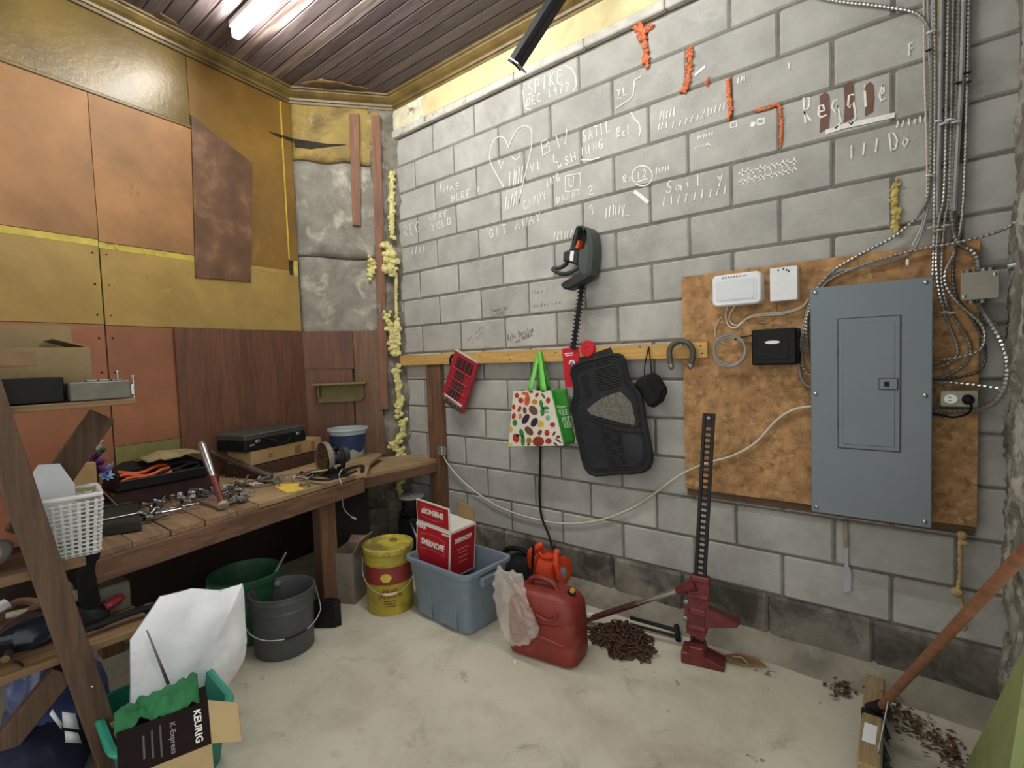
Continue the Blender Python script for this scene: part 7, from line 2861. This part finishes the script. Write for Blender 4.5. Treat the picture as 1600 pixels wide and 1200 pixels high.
# ---- lower shelf clutter
def lz(u, v, h=0.0):
    return wz(u, v, LZ + h)


def strand(nm, lb, cat, pts, r, m, flat=1.0, seg=8):
    b_ = MB()
    P_ = smoothpath([lz(u, v, h) for u, v, h in pts], 5)
    rr_ = r if not isinstance(r, (list, tuple)) else [r[min(len(r) - 1, int(i * len(r) / len(P_)))] for i in range(len(P_))]
    b_.tube(P_, rr_, seg, flat=flat)
    return tag(b_.build(nm, m), lb, cat)


t = thing('pruning_saw', 'black folding saw with holed handle at the low shelf end', 'saw', lz(190, 960))
b = MB()
P = smoothpath([lz(132, 985, .03), lz(170, 970, .032), lz(205, 957, .034), (lz(240, 946, .036))], 5)
b.tube(P, [.016] * 4 + [.020] * (len(P) - 4), 10, flat=.6)
b.build('handle', m_blackrub, t)
b = MB()
b.tube([P[-3] + V((0, 0, .012)), P[-1] + V((0, 0, .010))], .006, 8, flat=.5)
b.build('hang_hole', mat('brown_hole', '4a4038', .8), t)
strand('black_torch', 'fat black torch barrel lying on the low shelf', 'torch', ((105, 975, .035), (135, 963, .035), (166, 951, .035)), .030, m_black)
strand('red_grip_tool', 'tool with shiny red grip poking from the black torch', 'tool', ((162, 950, .05), (176, 942, .055), (190, 932, .06)), [.018, .020, .018, .014], mat('translucent_red', '7a2230', .3, var=.15))
t = thing('light_bulb', 'grey glass light bulb lying on the low shelf', 'bulb', lz(110, 958))
pbb = lz(110, 952, .035)
b = MB()
b.ball(pbb, .034, 16, 12)
b.build('glass', mat('grey_glass', '6f6b66', .12, var=.05, alpha=.75, spec=.9), t)
b = MB()
b.tube([pbb + V((-.02, -.025, -.01)), pbb + V((-.035, -.05, -.014))], .013, 10)
b.build('screw_cap', m_greysteel, t)


def crumple(nm, lb, cat, c, r, m, amp=.4, seed=0, sca=20):
    b_ = MB()
    b_.ball((0, 0, 0), r, 16, 12, T(c))
    b_.v = [c + (p - c) * (1 + amp * noise.noise((p - c) * sca + V((seed, seed, 0)))) for p in b_.v]
    return tag(b_.build(nm, m, smooth=20), lb, cat)


m_paper = mat('crumpled_paper', 'a8a690', .8, var=.1, scale=20)
crumple('crumpled_paper', 'crumpled off-white paper wad behind the light bulb', 'paper', lz(135, 945, .05), (.055, .055, .05), m_paper, .8, 2, 26)
crumple('paper_scrap', 'pointed paper scrap beside the crumpled wad', 'paper', lz(106, 935, .05), (.03, .03, .05), m_paper, .7, 5, 26)
crumple('blue_black_bag', 'dark bag with blue sheen lying at the front of the low shelf', 'bag', lz(45, 985, .05), (.075, .13, .05), mat('blue_black_film', '232d3a', .25, var=.4, scale=14, stains=(('7fa0bd', 12, .6, .7, .7),)), .5, 3, 12)
strand('dark_roll', 'dark rolled cloth along the front of the low shelf', 'roll', ((0, 1010, .03), (40, 1000, .03), (78, 985, .03)), .034, m_blackrub)
strand('pale_stick', 'pale stick lying under the black torch', 'stick', ((108, 985, .008), (125, 978, .008), (137, 972, .008)), .007, mat('pale_stick_wood', 'a39374', .7))
strand('white_tube', 'short white tube at the left end of the low shelf', 'tube', ((-12, 958, .05), (10, 945, .06)), .026, m_white)
strand('brown_rope', 'brown rope coil on the low shelf behind the post', 'rope', ((0, 965, .03), (20, 945, .05), (40, 940, .05), (60, 945, .04), (45, 955, .03), (20, 960, .03)), .017, mat('brown_rope', '6a5038', .8, var=.25))
strand('grey_rod', 'pale grey rod at the back of the low shelf', 'rod', ((10, 962, .085), (44, 955, .085)), .011, m_whitewire)
strand('brass_tip', 'small shiny brass tip at the shelf front edge', 'tip', ((8, 1030, .02), (14, 1020, .02)), .012, mat('old_brass', '8d7a5a', .35, metal=.7))
strand('bent_nail', 'bent rusty nail on the low shelf edge', 'nail', ((22, 1034, .006), (30, 1036, .006), (35, 1040, .006)), .004, m_darkmetal)
# dark mallet and grinder standing behind the basket foot
t = thing('black_mallet', 'black rubber mallet propped between shelf and bench', 'mallet', lz(140, 915))
pm = wx(140, 868, .60)
b = MB()
b.ball(pm, (.032, .030, .032), 14, 10)
b.build('head', m_blackrub, t)
b = MB()
b.tube([pm, wx(134, 895, .58), V((.50, -2.10, LZ + .03))], [.020, .026, .034], 10)
b.build('body', m_blackrub, t)
b = MB()
b.box(V((.42, -2.02, LZ + .055)), (.11, .10, .11), ch=.006)
tag(b.build('grey_tin', mat('dim_grey_tin', '6a675a', .5, var=.15)), 'dim grey tin behind the black mallet', 'tin')
t = thing('black_shoe', 'black scuffed shoe on the low shelf below the basket', 'shoe', lz(100, 920))
ps_ = V((.50, -2.17, LZ))
b = MB(T(ps_) @ RZ(70))
loft(b, [(.24, .085, .04, .0), (.25, .09, .04, .012), (.24, .085, .04, .04), (.19, .075, .035, .065), (.11, .06, .028, .095)], 5, True, True)
b.jit(.006, 14)
b.build('upper', m_black, t)
b = MB(T(ps_) @ RZ(70))
loft(b, [(.25, .09, .04, .0), (.255, .094, .04, .014)], 5, True, True)
b.build('sole', m_blackrub, t)
b = MB()
b.box((.42, -2.55, MZ + .045), (.24, .40, .09), ch=.02)
b.jit(.02, 9)
tag(b.build('dark_bundle', m_blackrub), 'dark bundle on the middle shelf left of the basket', 'bundle')
crumple('grey_rag', 'crumpled grey rag on the middle shelf at the left edge', 'rag', V((.60, -2.36, MZ + .06)), (.05, .06, .06), mat('grey_rag', '6d6a66', .9, var=.2), .6, 8, 18)

# ---- below the rack
crumple('blue_plastic_bag', 'crumpled blue plastic bag under the low shelf', 'bag', V((.48, -2.22, .20)), (.11, .13, .20), mat('blue_film', '4a578a', .25, var=.35, scale=10, stains=(('9aa6c8', 16, .62, .7, .6),)), .5, 4, 9)
crumple('navy_cloth', 'dark navy cloth heap at the foot of the rack', 'cloth', V((.58, -2.32, .10)), (.16, .20, .13), mat('navy_cloth', '141c33', .9, var=.3, scale=10), .4, 6, 9)
t = thing('white_carton_insert', 'white folded carton insert on the navy cloth', 'carton', V((.66, -2.18, .2)))
for k, (du, dv_) in enumerate(((0, 0), (4, 30))):
    b = MB()
    q4 = [wx(u, v, .655 + .004 * k) for u, v in ((97 + du, 1112 + dv_), (118 + du, 1115 + dv_), (124 + du, 1140 + dv_ * .7), (98 + du, 1136 + dv_ * .8))]
    b.add(q4, [(0, 1, 2, 3)])
    b.build('panel', m_white2, t, solid=.004)
b = MB()
q4 = [wx(u, v, .66) for u, v in ((77, 1116), (82, 1108), (97, 1130), (96, 1140))]
b.add(q4, [(0, 1, 2, 3)])
b.build('panel', m_white2, t, solid=.004)

# ================================================================== green tote, white sack, coffee-maker box
tc_ = V((.80, -1.975, 0))
FT2 = T(tc_) @ RZ(-4)
m_teal = mat('teal_plastic', '1f7a66', .45, var=.08)
t = thing('green_tote', 'teal green plastic tote on the floor in the left foreground', 'tote', tc_)
b = MB(FT2)
w, d = .40, .32
loft(b, [(w - .06, d - .06, .05, 0), (w - .05, d - .05, .06, .008), (w, d, .07, .20), (w + .03, d + .03, .08, .205), (w + .03, d + .03, .08, .222), (w - .004, d - .004, .07, .223), (w - .01, d - .01, .07, .19), (w - .06, d - .06, .06, .015)], 6, True, True)
b.build('body', m_teal, t)
b = MB(FT2)
b.tube([(p[0], p[1], .217) for p in rrect(w + .03, d + .03, .08, 6)], .009, 8, closed=True)
b.build('rim', mat('light_teal_rim', '2c9078', .4, var=.06), t)

XB = .70
m_sack = mat('white_woven_sack', 'e9edf2', .6, var=.04, scale=10, stains=(('cdb6be', 5, .58, .72, .6),), bump=.8, bscale=11)
outl = [(203, 1000), (250, 932), (300, 920), (345, 922), (372, 914), (378, 911), (382, 940), (384, 1000), (381, 1030), (368, 1055), (345, 1085), (328, 1100), (240, 1115), (203, 1118)]
pts = [wx(u, v, XB) for u, v in outl]
pts = [pts[i].lerp(pts[(i + 1) % len(pts)], k / 4) for i in range(len(pts)) for k in range(4)]
cy = sum(p.y for p in pts) / len(pts)
cz = sum(p.z for p in pts) / len(pts)
t = thing('white_sack', 'large white printed sack standing in the teal tote', 'sack', (XB, cy, .12))
for sg in (1, -1):
    b = MB()
    n_ = len(pts)
    rings = 14
    vs = [V((XB + sg * .045, cy, cz))]
    fs = []
    for r_ in range(1, rings + 1):
        f_ = r_ / rings
        for p in pts:
            q = V((XB + sg * (.045 * (1 - f_ ** 2.5) + .016 * noise.noise(V(((cy + (p.y - cy) * f_) * 9, (cz + (p.z - cz) * f_) * 6, sg + 3))) + .008 * abs(noise.noise(V(((cy + (p.y - cy) * f_) * 24, (cz + (p.z - cz) * f_) * 15, sg + 7))))), cy + (p.y - cy) * f_, cz + (p.z - cz) * f_))
            vs.append(q)
    for k in range(n_):
        fs.append((0, 1 + k, 1 + (k + 1) % n_) if sg < 0 else (0, 1 + (k + 1) % n_, 1 + k))
    for r_ in range(rings - 1):
        for k in range(n_):
            a_, b_, c_, d_ = 1 + r_ * n_ + k, 1 + r_ * n_ + (k + 1) % n_, 1 + (r_ + 1) * n_ + (k + 1) % n_, 1 + (r_ + 1) * n_ + k
            fs.append((a_, d_, c_, b_) if sg < 0 else (a_, b_, c_, d_))
    b.add(vs, fs)
    b.build('front_ply' if sg > 0 else 'back_ply', m_sack, t)
b = MB()
q4 = [wx(u, v, XB + .056) for u, v in ((228, 985), (231, 985), (266, 1068), (260, 1070))]
b.add(q4, [(0, 1, 2, 3)])
b.build('tape_strip', mat('grey_tape', '6d6670', .6), t, solid=.002)

# coffee-maker box lying open on the tote
XK = 1.0
k1, k2 = wz(182, 1145, .375), wz(325, 1094, .375)
kd = (k2 - k1).normalized()
kn = V((kd.y, -kd.x, 0))
m_kb = mat('dark_brown_print', '1a100e', .75, spec=.15, var=.25, scale=12)
kl_ = (k2 - k1).length
FKb = Matrix(((kd.x, -kn.x, 0, k1.x), (kd.y, -kn.y, 0, k1.y), (0, 0, 1, k1.z), (0, 0, 0, 1)))
t = thing('coffee_maker_box', 'open dark brown coffee-maker box with tan flaps on the teal tote', 'box', FKb @ V((kl_ / 2, .05, -.14)))
Fp = FKb @ RX(62)
hh_ = .118
b = MB(Fp)
b.box((kl_ / 2, -hh_ / 2, 0), (kl_, hh_, .004))
fp = b.build('printed_face', m_kb, t, smooth=False)
text_mesh('KEURIG', .026, Fp @ T(kl_ * .86, -hh_ * .5, .0026) @ RZ(-90), m_ink, 'lettering', fp, .0006)
text_mesh('K-Express', .020, Fp @ T(kl_ * .58, -hh_ * .55, .0026) @ RZ(-90), mat('grey_ink', '8f8884', .6), 'lettering', fp, .0002)
for k, x in enumerate((.45, .36, .27)):
    b = MB(Fp)
    b.box((kl_ * x, -hh_ * .52, .0023), (.005, hh_ * (.7 - .1 * k), .0008))
    b.build('print_line', mat('dim_ink', '4d4340', .6), fp, smooth=False)
m_tanflap = mat('tan_carton_inside', 'a8936a', .85, var=.05)
b = MB(Fp @ T(0, -hh_, 0) @ RX(18))
b.prism([(0.0, 0), (kl_, 0), (kl_ - .0, -.14), (0.0, -.14)], -.002, .002)
b.build('lower_flap', m_tanflap, t, smooth=False)
b = MB(Fp @ T(kl_, 0, 0) @ RY(-28))
b.prism([(0, 0), (.085, -.035), (.085, -.14), (0, -hh_)], -.002, .002)
b.build('side_flap', m_tanflap, t, smooth=False)
b = MB(FKb)
b.prism([(0, 0), (kl_, 0), (kl_, .10), (0, .10)], -.10, -.006)
b.build('box_core', m_kb, t, smooth=False)
# green cloth heaped behind the box edge
b = MB()


def cloth(u, v):
    p = FKb @ V((kl_ * (-.02 + .92 * u), .0 + .10 * v, .0))
    p.z += .055 * math.sin(PI * min(1, v * 1.1)) * (0.55 + .6 * u) + .03 * noise.noise(V((u * 5, v * 3, 4))) + .02 * noise.noise(V((u * 11, v * 7, 1)))
    return p


b.grid(cloth, 40, 18)
tag(b.build('green_cloth', mat('green_fabric', '1d6b3c', .75, var=.2, scale=9), solid=.003), 'rumpled green cloth bunched over the coffee-maker box', 'cloth')
